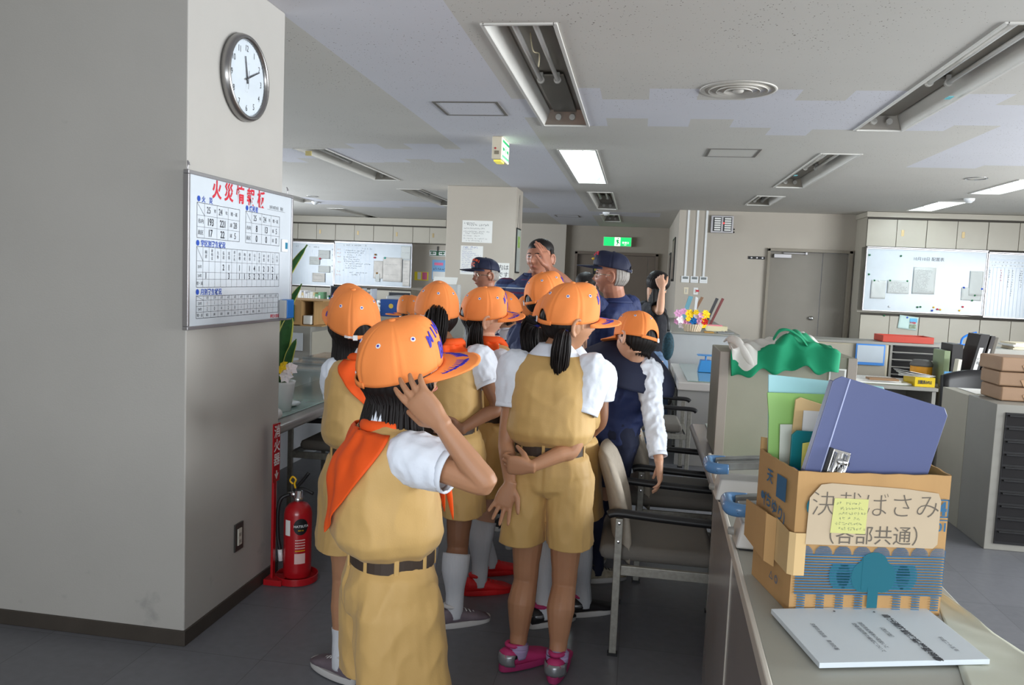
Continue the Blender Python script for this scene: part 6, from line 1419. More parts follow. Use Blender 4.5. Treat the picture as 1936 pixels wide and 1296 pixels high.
class Person:
    def __init__(s, label, x, y, H, az=0, head=None, lean=(0, 0), kid=True, skin='tan', J=None, voxel=.0045, hands=None, face=False, glasses=False, brow=None, bulk=1, hpos=None, twist=0, smooth=3, feet=None, ears=True):
        s.feet = feet or {}
        s.H = H; s.kid = kid; s.x, s.y = x, y; a = math.radians(az); s.az = az
        s.F = V((math.sin(a), math.cos(a), 0)); s.Rt = V((math.cos(a), -math.sin(a), 0)); s.o = V((x, y, 0)); s.bk = bulk
        s.root = empty('person', (x, y, 0), label, 'person'); J = J or {}
        pz = .53 * H; tw = Matrix.Rotation(-math.radians(twist), 3, 'Z')
        LR = Matrix.Rotation(math.radians(lean[0]), 3, s.Rt) @ Matrix.Rotation(math.radians(lean[1]), 3, s.F)
        LR = Matrix.Rotation(-math.radians(lean[0]), 3, s.Rt) @ Matrix.Rotation(math.radians(lean[1]), 3, s.F)
        s.LR = LR @ tw; s.pel = s.o + V((0, 0, pz))
        s.uR = s.LR @ s.Rt; s.uF = s.LR @ s.F; s.uU = s.LR @ V((0, 0, 1))
        U = s.U; hh = (.16 if kid else .138) * H; s.hh = hh; sw = (.105 if kid else .122) * bulk
        hz = 1 - .5 * hh / H
        hc = V(hpos) if hpos else U(0, .012, hz)
        ha = head or (az, 0, 0); s.hd = Hd(hc, ha[0], ha[1], ha[2], hh)
        D = {}
        for k, sg in (('L', -1), ('R', 1)):
            D['s' + k] = U(sg * sw, 0, .795); D['e' + k] = D['s' + k] + s.uR * sg * .025 * H + s.F * -.01 * H - V((0, 0, .175 * H)); D['w' + k] = D['e' + k] + s.F * .03 * H - V((0, 0, .15 * H))
            D['h' + k] = s.P(sg * .055, 0, .5); D['k' + k] = s.P(sg * .058, .012, .275); D['a' + k] = s.P(sg * .055, -.015, .05)
        for k, v in J.items(): D[k] = V(v)
        s.D = D
        m = MB(); b_ = bulk
        T = ((.475, .07, .06), (.5, .09, .066), (.53, .094, .068), (.6, .078, .058), (.68, .084, .062), (.75, .094, .064), (.79, .098, .054), (.815, .07, .044), (.835, .042, .036))
        m.rings([ring(U(0, 0, z), s.uR, s.uF, w * H * b_, d_ * H * b_, 22) for z, w, d_ in T])
        nk = hc - s.hd.R @ V((0, .06 * hh, .3 * hh)); m.tube([U(0, -.004, .79), U(0, -.002, .83), nk, nk.lerp(hc, .5)], [.04 * H * b_, .034 * H * b_, (.033 if kid else .036) * H * b_, .034 * H * b_], 16, sm=3)
        head_geo(m, s.hd, ears)
        q = .9 + .1 * b_
        for k in 'LR':
            sh, el, wr = D['s' + k], D['e' + k], D['w' + k]
            limb(m, [U(0, 0, .785).lerp(sh, .6), sh, sh.lerp(el, .5), el, el.lerp(wr, .35), wr], [.03 * H * q, .03 * H * q, .0245 * H * q, .0205 * H * q, .0215 * H * q, .0142 * H * q])
            hp, kn, an = D['h' + k], D['k' + k], D['a' + k]
            back = s.F * -.012 * H
            limb(m, [hp + V((0, 0, .02 * H)), hp.lerp(kn, .35), kn + V((0, 0, .02 * H)), kn - V((0, 0, .03 * H)), kn.lerp(an, .4) + back, kn.lerp(an, .8), an, an - V((0, 0, .02 * H))], [.056 * H, .05 * H, .035 * H, .032 * H, .037 * H * q, .024 * H, .022 * H, .024 * H])
            fd = s.fdir(k); a0 = an.copy(); a0.z = .034
            m.tube([a0 - fd * .02 * H, a0, a0 + fd * .03 * H, a0 + fd * .07 * H], [.015 * H, .02 * H, .016 * H, .009 * H], 10, flat=.9)
            hs = (hands or {}).get(k)
            L = (hs or {}).get('L', .108) * H
            if hs: hand(m, wr, hs['d'], hs['n'], hs.get('t', 1), L, hs.get('c', .3), hs.get('s', .12), hs.get('tc', .3))
            else:
                dd = (wr - el).normalized(); hand(m, wr, dd, s.uR * (1 if k == 'L' else -1) + s.F * -.2, 1 if dd.cross(s.uR * (1 if k == 'L' else -1)).dot(s.F) > 0 else -1, L, .35)
        me = evalmesh(m.mesh('body'), voxel, smooth)
        s.body = link('body', me, M_skin[skin], s.root, smooth=True)
        if face: face_parts(s.hd, s.root, glasses, brow or M_hair)
    def P(s, r, f, u): return s.o + s.Rt * r * s.H + s.F * f * s.H + V((0, 0, u * s.H))
    def U(s, r, f, u):
        "point of the upper body in body heights; leans with the trunk"
        p = V((0, 0, 0)) + s.Rt * r * s.H + s.F * f * s.H + V((0, 0, (u - .53) * s.H)); k = sst(0, .1, u - .5)
        return s.pel + (s.LR @ p) * k + p * (1 - k)
    def fdir(s, k):
        a = s.feet.get(k)
        if a is None: return (s.F + s.Rt * (-.15 if k == 'L' else .15)).normalized()
        a = math.radians(a); return V((math.sin(a), math.cos(a), 0))
    # ---- clothes
    def torso(s, nm, m, T, amp=.004, seed=0, extra=None, voxel=.006, fr=11, aniso=(1, 1, .8)):
        b = MB(); b.rings([ring(s.U(0, f, z), s.uR, s.uF, w * s.H * s.bk, d_ * s.H * s.bk, 28, 2.5) for z, w, d_, f in T])
        if extra: extra(b)
        cuts = []
        return cloth(nm, b, m, s.root, voxel, 4, amp, fr, seed + s.x * 3, cuts, aniso)
    def vest(s, m=None, seed=0, long=False):
        T = ((.59, .08, .064, 0), (.6, .09, .074, -.004), (.614, .106, .09, -.006), (.635, .113, .099, -.008), (.68, .11, .095, -.008), (.73, .107, .087, -.006), (.77, .105, .076, -.004), (.797, .1, .06, -.002), (.815, .084, .05, 0), (.828, .058, .042, 0), (.833, .05, .038, 0))
        s.vst = s.torso('vest', m or M_vest, T, .0048, seed, fr=7)
        return s.vst
    def sleeves(s, m=None, frac=.55, puff=1.0, amp=.0034, r=(.036, .047, .046, .037), seed=1, cuff=True, nm='sleeve'):
        m = m or M_shirt
        for k in 'LR':
            sh, el, wr = s.D['s' + k], s.D['e' + k], s.D['w' + k]
            ins = s.U(0, 0, .785).lerp(sh, .72)
            H = s.H; b = MB()
            if frac <= 1:
                end = sh.lerp(el, frac); J = [ins, sh, sh.lerp(el, frac * .5), end, sh.lerp(el, frac + .1)]; Rr = [r[0] * H, r[1] * H * puff, r[2] * H * puff, r[3] * H, r[3] * H]; d_ = (el - sh).normalized()
            else:
                f2 = frac - 1; end = el.lerp(wr, f2); J = [ins, sh, sh.lerp(el, .5), el, el.lerp(wr, f2 * .5), end, el.lerp(wr, f2 + .06)]; Rr = [r[0] * H, r[1] * H * puff, r[2] * H, r[3] * H, r[3] * H, r[3] * .85 * H, r[3] * .85 * H]; d_ = (wr - el).normalized()
            b.tube(J, Rr, 18, sm=6)
            o = cloth(nm, b, m, s.root, .0055, 3, amp, 17, seed + (3 if k == 'L' else 0) + s.x, [(end, d_, .1 * H)], (1, 1, .7))
            if cuff:
                c = MB(); rr_ = Rr[-1] + .002; c.tube([end - d_ * .016, end - d_ * .004, end + d_ * .002], [rr_, rr_ * 1.02, rr_], 24, caps=False); c.build('cuff', m, o, smooth=True, solid=.004)
    def collar(s, m=None, big=1.0, nm='collar'):
        b = MB(); H = s.H
        def f(u, v):
            a = 2 * PI * u; k = v
            r = (.037 + .026 * k * big) * H; z = .858 - .03 * k - .012 * math.cos(a) * (1 if math.cos(a) > 0 else 0) * (1 + k)
            return s.U(0, 0, z) + s.uR * r * math.sin(a) * 1.05 + s.uF * r * math.cos(a) * .92
        b.grid(f, 40, 5); b.grid(lambda u, v: s.U(0, 0, .858 - .03 * v) + s.uR * .0365 * H * math.sin(2 * PI * u) + s.uF * .0365 * H * math.cos(2 * PI * u) * .92, 40, 2)
        b.build(nm, m or M_shirt, s.root, smooth=True, solid=.003)
    def shorts(s, m=None, hem=.335, r=.0585, seed=2, waist=.585, nm='shorts', flare=1.0, amp=.005):
        H = s.H; b = MB()
        b.rings([ring(s.P(0, -.003, z), s.Rt, s.F, w * H * s.bk, d_ * H * s.bk, 26, 2.4) for z, w, d_ in ((.472, .08, .062), (.49, .108, .08), (.53, .11, .083), (.565, .1, .076), (waist, .084, .068), (waist + .012, .085, .07))])
        cuts = []
        for k, sg in (('L', -1), ('R', 1)):
            hp, kn = s.D['h' + k], s.D['k' + k]; ax = (kn - hp).normalized(); t = (hem - .5) * H / (ax.z) if abs(ax.z) > .1 else .2
            o2 = .012 if hem > .2 else 0; e = hp + ax * t + s.Rt * sg * o2 * H; e2 = hp + ax * (t + .03 * H) + s.Rt * sg * (o2 + .001) * H; top = hp + V((0, 0, .045 * H))
            b.rings([ring(p, s.Rt, s.F, w * H * s.bk, d_ * H * s.bk, 22, 2.5) for p, w, d_ in ((top, .05, .066), (hp + s.Rt * sg * .004 * H, .056, .08), (hp.lerp(e, .5), r * .96 * flare, .082), (e, r * flare, .084 * flare), (e2, r * flare, .084 * flare))])
            cuts.append((e, (0, 0, -1), .12 * H))
        o = cloth(nm, b, m or M_vest, s.root, .006, 3, amp, 9, seed + s.x * 2, cuts, (1, 1, .55)); s.sh = o
        for v in o.data.vertices:
            d_ = abs((v.co - s.o).dot(s.Rt)); f_ = (v.co - s.o).dot(s.F)
            if d_ < .012: v.co -= s.F * math.copysign(.007 * (1 - d_ / .012), f_)
        return o
    def belt(s, z=.588, m=None, loops=True):
        H = s.H; b = MB(); w, d_ = .0885 * H * s.bk, .0735 * H * s.bk
        b.rings([ring(s.P(0, -.003, z + o_), s.Rt, s.F, w + e, d_ + e, 40, 2.3) for o_, e in ((-.0125, 0), (-.0125, .0045), (.0125, .0045), (.0125, 0))], caps=False, closed=True); bl = b.build('belt', m or M_belt, s.root)
        if loops:
            for a in (-100, -60, -20, 20, 60, 100, 140, 180, 220):
                t = math.radians(a); p = s.P(0, -.003, z) + s.Rt * (w + .007) * math.sin(t) + s.F * (d_ + .007) * math.cos(t); out = (s.Rt * math.sin(t) + s.F * math.cos(t)).normalized(); sd = out.cross(V((0, 0, 1)))
                q = MB(); h_ = .0195 * H; q.prism([p - sd * .006 + V((0, 0, -h_)) - out * .003, p + sd * .006 + V((0, 0, -h_)) - out * .003, p + sd * .006 + V((0, 0, h_)) - out * .003, p - sd * .006 + V((0, 0, h_)) - out * .003], out * .006); q.build('belt_loop', M_vest, bl, bev=.002)
    def sock(s, k, top=.2, m=None, r=1.0):
        H = s.H; kn, an = s.D['k' + k], s.D['a' + k]; t = (s.D['k' + k].z - top * H) / (kn.z - an.z); st = kn.lerp(an, t); back = s.F * -.012 * H
        def rad(q): return (.035 * (1 - q) + .0 + .0 if q < 0 else (.037 - .014 * sst(.35, .85, q)) * H)
        pts, rs = [], []
        for i in range(8):
            q = t + (1 - t) * i / 7; c = kn.lerp(an, q) + back * (max(0, 1 - abs(q - .4) / .4)); pts.append(c); rs.append(((.040 - .0145 * sst(.35, .8, q)) * H + .0025) * r)
        pts.append(an - V((0, 0, .02 * H))); rs.append(.027 * H)
        b = MB(); b.tube(pts, rs, 20, sm=3); return b.build('sock', m or M_sockw, s.root, smooth=True)
    def shoe(s, k, m, sole, L=None, trim=None, strap=None):
        H = s.H; L = L or .165 * H; an = s.D['a' + k]; d_ = s.fdir(k); r_ = d_.cross(V((0, 0, 1))); z0 = max(0, an.z - .05 * H)
        def sec(x, w, h, bot=.016):
            c = V((an.x, an.y, z0)) + d_ * x * L; q = []
            for i in range(16):
                a = 2 * PI * i / 16; cy_, sy_ = math.cos(a), math.sin(a)
                q.append(c + r_ * (w * L * math.copysign(abs(cy_) ** .8, cy_)) + V((0, 0, bot + (h * L - bot) * (.5 + .5 * math.copysign(abs(sy_) ** .8, sy_)))))
            return q
        b = MB(); b.rings([sec(x, w, h) for x, w, h in ((-.3, .06, .25), (-.28, .11, .34), (-.18, .145, .36), (.0, .15, .34), (.12, .15, .31), (.25, .165, .26), (.42, .185, .21), (.56, .175, .17), (.66, .13, .13), (.7, .06, .09))]); o = b.build('shoe', m, s.root, smooth=True)
        so = MB(); n = 28; out = []
        for i in range(n):
            a = 2 * PI * i / n; x = .2 + .52 * math.cos(a); w = .165 * (1 + .14 * math.cos(a + .5)) * math.copysign(abs(math.sin(a)) ** .75, math.sin(a)); out.append((x, w))
        base = V((an.x, an.y, z0)); R0 = [base + d_ * x * L + r_ * w * L + V((0, 0, .0)) for x, w in out]; R1 = [base + d_ * x * L * 1.0 + r_ * w * L * 1.08 + V((0, 0, .012)) for x, w in out]; R2 = [base + d_ * x * L + r_ * w * L * 1.02 + V((0, 0, .026)) for x, w in out]
        so.rings([R0, R1, R2]); so.build('sole', sole, o, smooth=False, bev=.002)
        op = MB(); c = V((an.x, an.y, z0 + .335 * L)); op.tube([c + d_ * .1 * L * math.cos(t) * 1.5 - d_ * .04 * L + r_ * .105 * L * math.sin(t) + V((0, 0, .02 * L * -math.cos(t) + .012)) for t in [2 * PI * i / 20 for i in range(21)]], .009, 8); op.build('shoe_collar', trim or sole, o, smooth=True)
        if strap:
            for x, h in ((-.12, .2),):
                q = MB(); q.tube([base + d_ * (x + (.05 * math.cos(t))) * L + r_ * (.155 if x > 0 else .158) * L * math.sin(t) + V((0, 0, .02 + (h * L) * max(0, math.cos(t)) * 1.02)) for t in [PI * (-.5 + i / 12) for i in range(13)]] if x > 0 else [base - d_ * (.1 + .2 * math.cos(t)) * L + r_ * .15 * L * math.sin(t) + V((0, 0, .24 * L)) for t in [PI * (-.5 + i / 12) for i in range(13)]], .0075, 6, flat=.5); q.build('shoe_strap', strap, o, smooth=True)
        else:
            q = MB()
            for i in range(4):
                x = .14 + .08 * i; h = .305 - .035 * i; q.tube([base + d_ * x * L - r_ * .07 * L + V((0, 0, h * L)), base + d_ * x * L + V((0, 0, h * L + .005)), base + d_ * x * L + r_ * .07 * L + V((0, 0, h * L))], .0025, 5)
            q.build('shoelaces', trim or sole, o, smooth=True)
    def kerchief(s, m=None, tip=.68, z0=.842, tails=True, wid=78, tilt=0):
        H = s.H; m = m or M_kerch; s.vst.update_tag() if 0 else None
        me = s.vst.data; bv = BVHTree.FromPolygons([v.co.copy() for v in me.vertices], [tuple(p.vertices) for p in me.polygons]); b = MB()
        def f(u, v):
            ph = PI + math.radians(wid) * (2 * u - 1) * (1 - v) ** .9 + tilt * v; z = z0 - (z0 - tip) * v; c = s.U(0, 0, min(z, .8)); dr = s.uR * math.sin(ph) + s.uF * math.cos(ph)
            zz = s.U(0, 0, z); o_ = zz + dr * .4 * H; hit = bv.ray_cast(o_, -dr)[0]; r0 = .047 * H + .012 * H * v
            p = zz + dr * r0
            if hit is not None and (hit - zz).dot(dr) > r0 * .9: p = hit
            return p + dr * (.009 + .0035 * math.sin(ph * 11 + v * 4) + .004 * math.sin(ph * 5 - v * 7))
        b.grid(f, 40, 26); k = b.build('neckerchief', m, s.root, smooth=True, solid=.003)
        r_ = MB(); n = 26; pts = []
        for i in range(n + 1):
            a = 2 * PI * i / n; fr = max(0, math.cos(a)); pts.append(s.U(0, .004 + .0 * fr, z0 + .006 - .035 * fr) + s.uR * .05 * H * math.sin(a) + s.uF * (.046 + .014 * fr) * H * math.cos(a))
        r_.tube(pts, .0125 * H, 10, flat=.7); r_.build('neck_roll', m, k, smooth=True)
        if tails:
            q = MB()
            for sg in (-1, 1): q.tube([s.U(sg * .004, .062, .8), s.U(sg * .014, .088, .76), s.U(sg * .022, .104, .7), s.U(sg * .026, .112, .64)], [.012 * H, .016 * H, .02 * H, .003 * H], 8, sm=4, flat=.25, side=tuple(s.uR))
            q.ball(s.U(0, .066, .79), .014 * H, 10, 8); q.build('scarf_tails', m, k, smooth=True)
        return k

# ---- cap
CZ = [.02, .61]
def crown_pt(h, az, t, a=.415, b=.50, off=0):
    cz = math.cos(az); fr = max(0, cz); th_ = t * PI / 2
    p = .9 - .25 * fr ** 2; f = math.cos(th_) ** p if t < 1 else 0; g = math.sin(th_) ** (1.0 - .12 * fr ** 2)
    zr = CZ[0] + .06 * cz; zt = CZ[1]; z = zr + (zt - zr) * g + .075 * fr ** 3 * math.sin(2 * th_) ** 1
    flare = 1 + .03 * math.sin(th_ * 2)
    gr = 0
    for k in range(6):
        d_ = abs((az - math.radians(30 + 60 * k) + PI) % (2 * PI) - PI)
        gr += .012 * math.exp(-(d_ / .04) ** 2) - .006 * math.exp(-((d_ - .085) / .05) ** 2)
    gr *= min(1, (1 - t) * 6)
    wr = (.008 * math.sin(az * 7 + t * 5) + .010 * noise.noise(V((az * 2.3, t * 3, a)))) * (1 - fr * .7) * math.sin(PI * min(1, t * 1.3 + .1))
    yb = b * (1.0 if cz > 0 else .96)
    return V(((a * flare + off - gr + wr) * f * math.sin(az), (yb * flare + off - gr + wr) * f * cz - .02, z + off * g))
def cap(s, m, navy=False, text=True, buckle_side=1, lift=0):
    h = Hd(s.hd.c + s.hd.R @ V((0, 0, lift * s.hd.h)), 0, 0, 0, s.hd.h); h.R = s.hd.R; nA, nT = 120, 22; b = MB(); vs = []; fs = []; idx = {}
    for j in range(nT + 1):
        for i in range(nA):
            az = 2 * PI * i / nA; da = abs(az - PI); ta = .21 * math.sqrt(max(0, 1 - (da / .44) ** 2)) if da < .44 else 0; t = ta + (1 - ta) * j / nT; idx[(i, j)] = len(vs); vs.append(h(*crown_pt(h, az, t * .995)))
    for j in range(nT):
        for i in range(nA):
            fs.append((idx[(i, j)], idx[((i + 1) % nA, j)], idx[((i + 1) % nA, j + 1)], idx[(i, j + 1)]))
    b.add(vs, fs); c = b.build('cap', m, s.root, smooth=True, solid=.003)
    # strap across the opening, buckle
    q = MB(); q.grid(lambda u, v: h(*(crown_pt(h, PI + (u - .5) * 1.25, 0, off=.012) + V((0, 0, -.02 + .065 * v)))), 16, 1); q.build('back_strap', m, c, smooth=True, solid=.004)
    q = MB(); p0 = PI - buckle_side * .36
    q.grid(lambda u, v: h(*(crown_pt(h, p0 + (u - .5) * .16, 0, off=.03) + V((0, 0, -.03 + .085 * v)))), 3, 1); q.grid(lambda u, v: h(*(crown_pt(h, p0 - buckle_side * (.08 + .3 * u), 0, off=.024) + V((0, 0, -.005 + .035 * v)))), 4, 1); q.build('strap_buckle', M_white if not navy else MATS['faint acrylic'] if 0 else M_white, c, solid=.003)
    q = MB(); q.ball(h(0, -.02, CZ[1] + .005), (h.h * .045, h.h * .045, h.h * .022), 14, 8, h.R); q.build('cap_button', m, c, smooth=True)
    if not navy:
        for k in range(6):
            az = math.radians(60 * k + (0 if k not in (0,) else 0)) + (.0)
            if k == 0: continue
            for t_, nm, r_, mm, o_ in ((.5, 'eyelet', .028, M_white, .012), (.5, 'eyelet_hole', .013, M_purple, .02)):
                p = crown_pt(h, az, t_); u_ = (crown_pt(h, az + .05, t_) - p).normalized(); v_ = (crown_pt(h, az, t_ + .05) - p).normalized(); n_ = u_.cross(v_); n_ = n_ if n_.dot(p) > 0 else -n_
                q = MB(); q.add([h(*(p + n_ * o_ + u_ * r_ * math.cos(a) + v_ * r_ * math.sin(a))) for a in [2 * PI * i / 14 for i in range(14)]], [tuple(range(14))]); q.build(nm, mm, c, solid=.001)
    def brim(u, v, off=0):
        az = u * 1.12; p = crown_pt(h, az, 0, off=.004); L = .43 * (1 - abs(u) ** 3) ** .6 if abs(u) < 1 else 0
        return V((p.x * (1 + .05 * v), p.y + L * v + .0, p.z - .015 - .035 * v - .02 * u * u * (.3 + v) + off + .01 * (1 - u * u) * v))
    q = MB(); q.grid(lambda u, v: h(*brim(u * 2 - 1, v)), 36, 10); bm_ = q.build('brim', m, c, smooth=True, solid=.004)
    if not navy:
        q = MB(); rl = random.Random(2)
        for sg in (-1, 1):
            for i in range(9):
                t = i / 8; u0 = sg * (.16 + .58 * t); v0 = .6 - .16 * t; l = .15 - .06 * t
                for e in (-1, 1):
                    du, dv = math.cos(a * e * .5 + .2) * l * sg * .9, math.sin(a * e * .6 + .3) * l * 2.0
                    q.add([h(*brim(max(-.97, min(.97, u0 + x_ * du - y_ * dv * .12)), min(.98, v0 + x_ * dv + y_ * .07), .012)) for x_, y_ in ((-.4, 0), (.3, .9), (1.1, .1), (.3, -.8))], [(0, 1, 2, 3)])
        q.build('brim_embroidery', M_purple, bm_, solid=.0012)
    if text:
        def ontext(body, size, y0, arc, mm, bold=.04):
            vs_, fs_ = text_geo(body, bold, 2); xs_ = [p[0] for p in vs_]; xm = (min(xs_) + max(xs_)) / 2; q = MB()
            P_ = []
            for p in vs_:
                x = (xm - p[0]) * size; az = x / .44; t = y0 + p[1] * size / .62 - arc * az * az
                P_.append(h(*(crown_pt(h, az, max(.02, min(.95, t)), off=.014))))
            q.add(P_, fs_); q.build('cap_lettering', mm, c, solid=.001)
        tm = M_purple if not navy else mat('orange embroidery', rgb(235, 90, 50), .6)
        ontext('M I N A M I', .13, .40, .12, tm); ontext('B F C', .15, .14, .0, tm)
    s.cp = c; return c

# ---- hair
def hair_shell(s, zlow, az0=70, m=None, fringe=None, r=1.07, top=.35, nm='hair'):
    "closed cap of hair on the skull from az0 round the back; zlow(az) in head heights"
    h = s.hd; b = MB(); A0 = math.radians(az0)
    def f(u, v):
        az = A0 + (2 * PI - 2 * A0) * u; zt = top; z = zt + (zlow(az) - zt) * v
        e = math.asin(max(-.99, min(.99, z / .5))); e = max(e, -1.0); p = skull(az, e); k = (min(r, 1.04) if top < .45 else r) + (r - min(r, 1.04)) * sst(.08, -.1, z) * (top < .45) + .012 * math.sin(az * 34) + .008 * math.sin(az * 57 + v * 6)
        x, y = p.x * k, p.y * k
        if z < -.3: q = (-.3 - z); x *= 1 - .25 * q; y *= 1 - .1 * q
        return h(x, y, z)
    b.grid(f, 90, 14); o = b.build(nm, m or M_hair, s.root, smooth=True, solid=.012); return o
def strands(s, n, az0, az1, zend, parent, m=None, seed=0, flare=0, r0=.0042, ztop=.2, jit=.04, pull=0):
    h = s.hd; b = MB(); rd = random.Random(seed)
    for i in range(n):
        az = math.radians(az0 + (az1 - az0) * (i + rd.random()) / n); ze = zend(az) if callable(zend) else zend; ze += rd.uniform(-jit, jit); pts = []; k0 = 1.06 + .05 * rd.random(); da = rd.uniform(-.06, .06)
        for j in range(9):
            t = j / 8; z = ztop + (ze - ztop) * t; zz = max(z, -.34); e = math.asin(max(-.95, min(.95, zz / .5))); e = max(e, -.5); p = skull(az + da * t, e); k = min(k0, 1.03) + (k0 - min(k0, 1.03)) * sst(.05, -.15, z) + .02 * math.sin(t * 3 + i) * (z < 0)
            out = 1 + flare * max(0, t - .35) - pull * max(0, t - .55)
            pts.append(h(p.x * k * out, p.y * k * out, max(z, -.12)) + V((0, 0, min(0, z + .12) * h.h)))
        b.tube(pts, [r0, r0, r0, r0, r0, r0 * .97, r0 * .9, r0 * .7, r0 * .2], 4)
    o = b.build('hair_strands', m or M_hair, parent, smooth=True); return o
def tail(s, pts, rs, n, parent, m=None, seed=0, r0=.0035, nm='ponytail'):
    "bundle of strands along world points, bundle radii rs"
    P_, R_ = catmull([V(p) for p in pts], list(rs), 4); rd = random.Random(seed); b = MB(); b.tube(P_, [r * .75 for r in R_[:-2]] + [R_[-1] * .2] * 2, 12)
    for i in range(n):
        a = rd.random() * 2 * PI; q = math.sqrt(rd.random()) * .95 + .1; L = len(P_) - (rd.randrange(3) if i % 3 else 0); pp = []; up = None
        tw = rd.uniform(-.5, .5)
        for j in range(0, L, 2):
            t = (P_[min(j + 1, len(P_) - 1)] - P_[max(j - 1, 0)]).normalized(); u = (V((1, 0, 0)) - t * t.x).normalized(); w_ = t.cross(u); aa = a + tw * j / L; pp.append(P_[j] + (u * math.cos(aa) + w_ * math.sin(aa)) * R_[j] * q)
        if len(pp) > 2: b.tube(pp, [r0] * (len(pp) - 2) + [r0 * .6, r0 * .12], 4)
    return b.build(nm, m or M_hair, parent, smooth=True)
# ------------------------------------------------------------------ the people
M_pinkshoe = mat('magenta mesh shoe', rgb(186, 52, 110), .6, bump=.2, bsc=300); M_silver = mat('silver shoe leather', rgb(150, 152, 156), .3, .5); M_blacksh = mat('black shoe mesh', rgb(34, 32, 34), .5)
M_redsh = mat('red running shoe', rgb(206, 26, 30), .55, bump=.2, bsc=300); M_purp = mat('grey purple shoe', rgb(112, 100, 108), .6, bump=.2, bsc=300, var=.2, vsc=20); M_wsole = mat('white sole', rgb(200, 198, 196), .5)
M_creamsh = mat('cream and black shoe', rgb(170, 160, 140), .5, var=.3, vsc=30)
M_lilac = mat('lilac sock', rgb(170, 150, 190), .8)
def girl_dress(p, ker=True, tip=.7, wid=78, socks=None, loops=True, tails=False, frac=.55, kz=.842):
    p.shorts(); p.sleeves(frac=frac); p.vest(); p.belt(loops=loops); p.collar(big=.45 if ker else 1)
    if ker: p.kerchief(tip=tip, wid=wid, tails=tails, z0=kz)

# front girl, hand raised to her ear
A = Person('girl in orange cap nearest the camera, her hand raised to her ear', -.575, 1.85, 1.365, az=58, head=(72, 9, 15), ears=False, hpos=(-.568, 1.85, 1.258), lean=(-3, 0), skin='tan', voxel=.0032, smooth=3, face=True,
           J=dict(sR=(-.507, 1.752, 1.07), eR=(-.318, 1.70, 1.035), wR=(-.425, 1.70, 1.165), sL=(-.655, 1.965, 1.06), eL=(-.665, 2.07, .85), wL=(-.64, 2.04, .68)),
           hands={'R': dict(d=(-.74, .06, .68), n=(.12, 1, .05), t=1, c=.22, s=.1, tc=.4, L=.112)})
girl_dress(A, tip=.64, wid=78, tails=True, kz=.822)
c = cap(A, M_orange, buckle_side=-1)
hs = hair_shell(A, lambda az: -.3 - .12 * abs(math.cos(az * .5)) if abs(az - PI) < 1.75 else -.1, 58, r=1.1)
for sd, fl, rr_ in ((1, .3, .0062), (41, .5, .006), (42, .72, .0056)): strands(A, 240, 70, 286, lambda az: -.76 + .06 * abs(math.sin((az - PI))), hs, seed=sd, flare=fl, r0=rr_, jit=.07)
strands(A, 90, 40, 72, -.16, hs, seed=2, r0=.003, jit=.04)
b = MB(); pp = A.P(.092, .035, .47); b.box(pp.x - .004, pp.x + .004, pp.y - .03, pp.y + .02, pp.z - .02, pp.z + .03); b.build('pocket_tissue', mat('pink packet', rgb(226, 90, 140), .4), A.root, bev=.003)
for k in 'LR': A.sock(k, .14); A.shoe(k, M_purp, M_wsole, trim=M_wsole)

# bob haired girl behind the front girl
B_ = Person('girl in orange cap with bobbed hair, standing leftmost by the glass counter', -.985, 2.78, 1.42, az=-34, ears=False, head=(-42, 16, -9), hpos=(-1.045, 2.79, 1.3), skin='tan', voxel=.005,
            J=dict(sL=(-1.09, 2.77, 1.115), eL=(-1.17, 2.96, .93), wL=(-1.0, 3.05, .95), aR=(-.92, 2.8, .07), aL=(-1.0, 2.64, .075), kL=(-1.03, 2.72, .38)), feet={'L': -60, 'R': -30})
girl_dress(B_, tip=.70, wid=80, kz=.828)
cap(B_, M_orange, buckle_side=-1)
hs = hair_shell(B_, lambda az: -.42, 66); [strands(B_, 200, 75, 285, -.98, hs, seed=3 + int(fl * 10), flare=fl, r0=.006) for fl in (.12, .3)]
for k in 'LR': B_.sock(k, .13); B_.shoe(k, M_purp, M_wsole, trim=M_wsole)

# pony tailed girl with her hand behind her back
C_ = Person('girl in orange cap with a single ponytail through the cap opening, hand at her waist', -.785, 3.28, 1.43, az=6, ears=False, head=(-14, 2, 3), hpos=(-.86, 3.3, 1.326), lean=(0, -3), skin='brown', voxel=.005,
            J=dict(eR=(-.562, 3.22, .95), wR=(-.69, 3.13, .865), aR=(-.705, 3.17, .07), kR=(-.71, 3.22, .37)), hands={'R': dict(d=(-1, .05, -.1), n=(0, -1, .2), t=1, c=.5)}, feet={'R': 55, 'L': -10})
girl_dress(C_, tip=.74, wid=86)
cp = cap(C_, M_orange, buckle_side=-1)
hs = hair_shell(C_, lambda az: -.3 if abs(az - PI) < 1.5 else -.12, 66)
h = C_.hd; tail(C_, [h(0, -.36, .06), h(.0, -.52, .02), h(.01, -.59, -.14), h(.01, -.56, -.4), h(.0, -.5, -.64)], [.03, .045, .05, .045, .012], 90, hs, seed=4)
C_.sock('R', .215); C_.sock('L', .215); C_.shoe('R', M_purp, M_wsole, trim=M_wsole); C_.shoe('L', M_purp, M_wsole, trim=M_wsole)

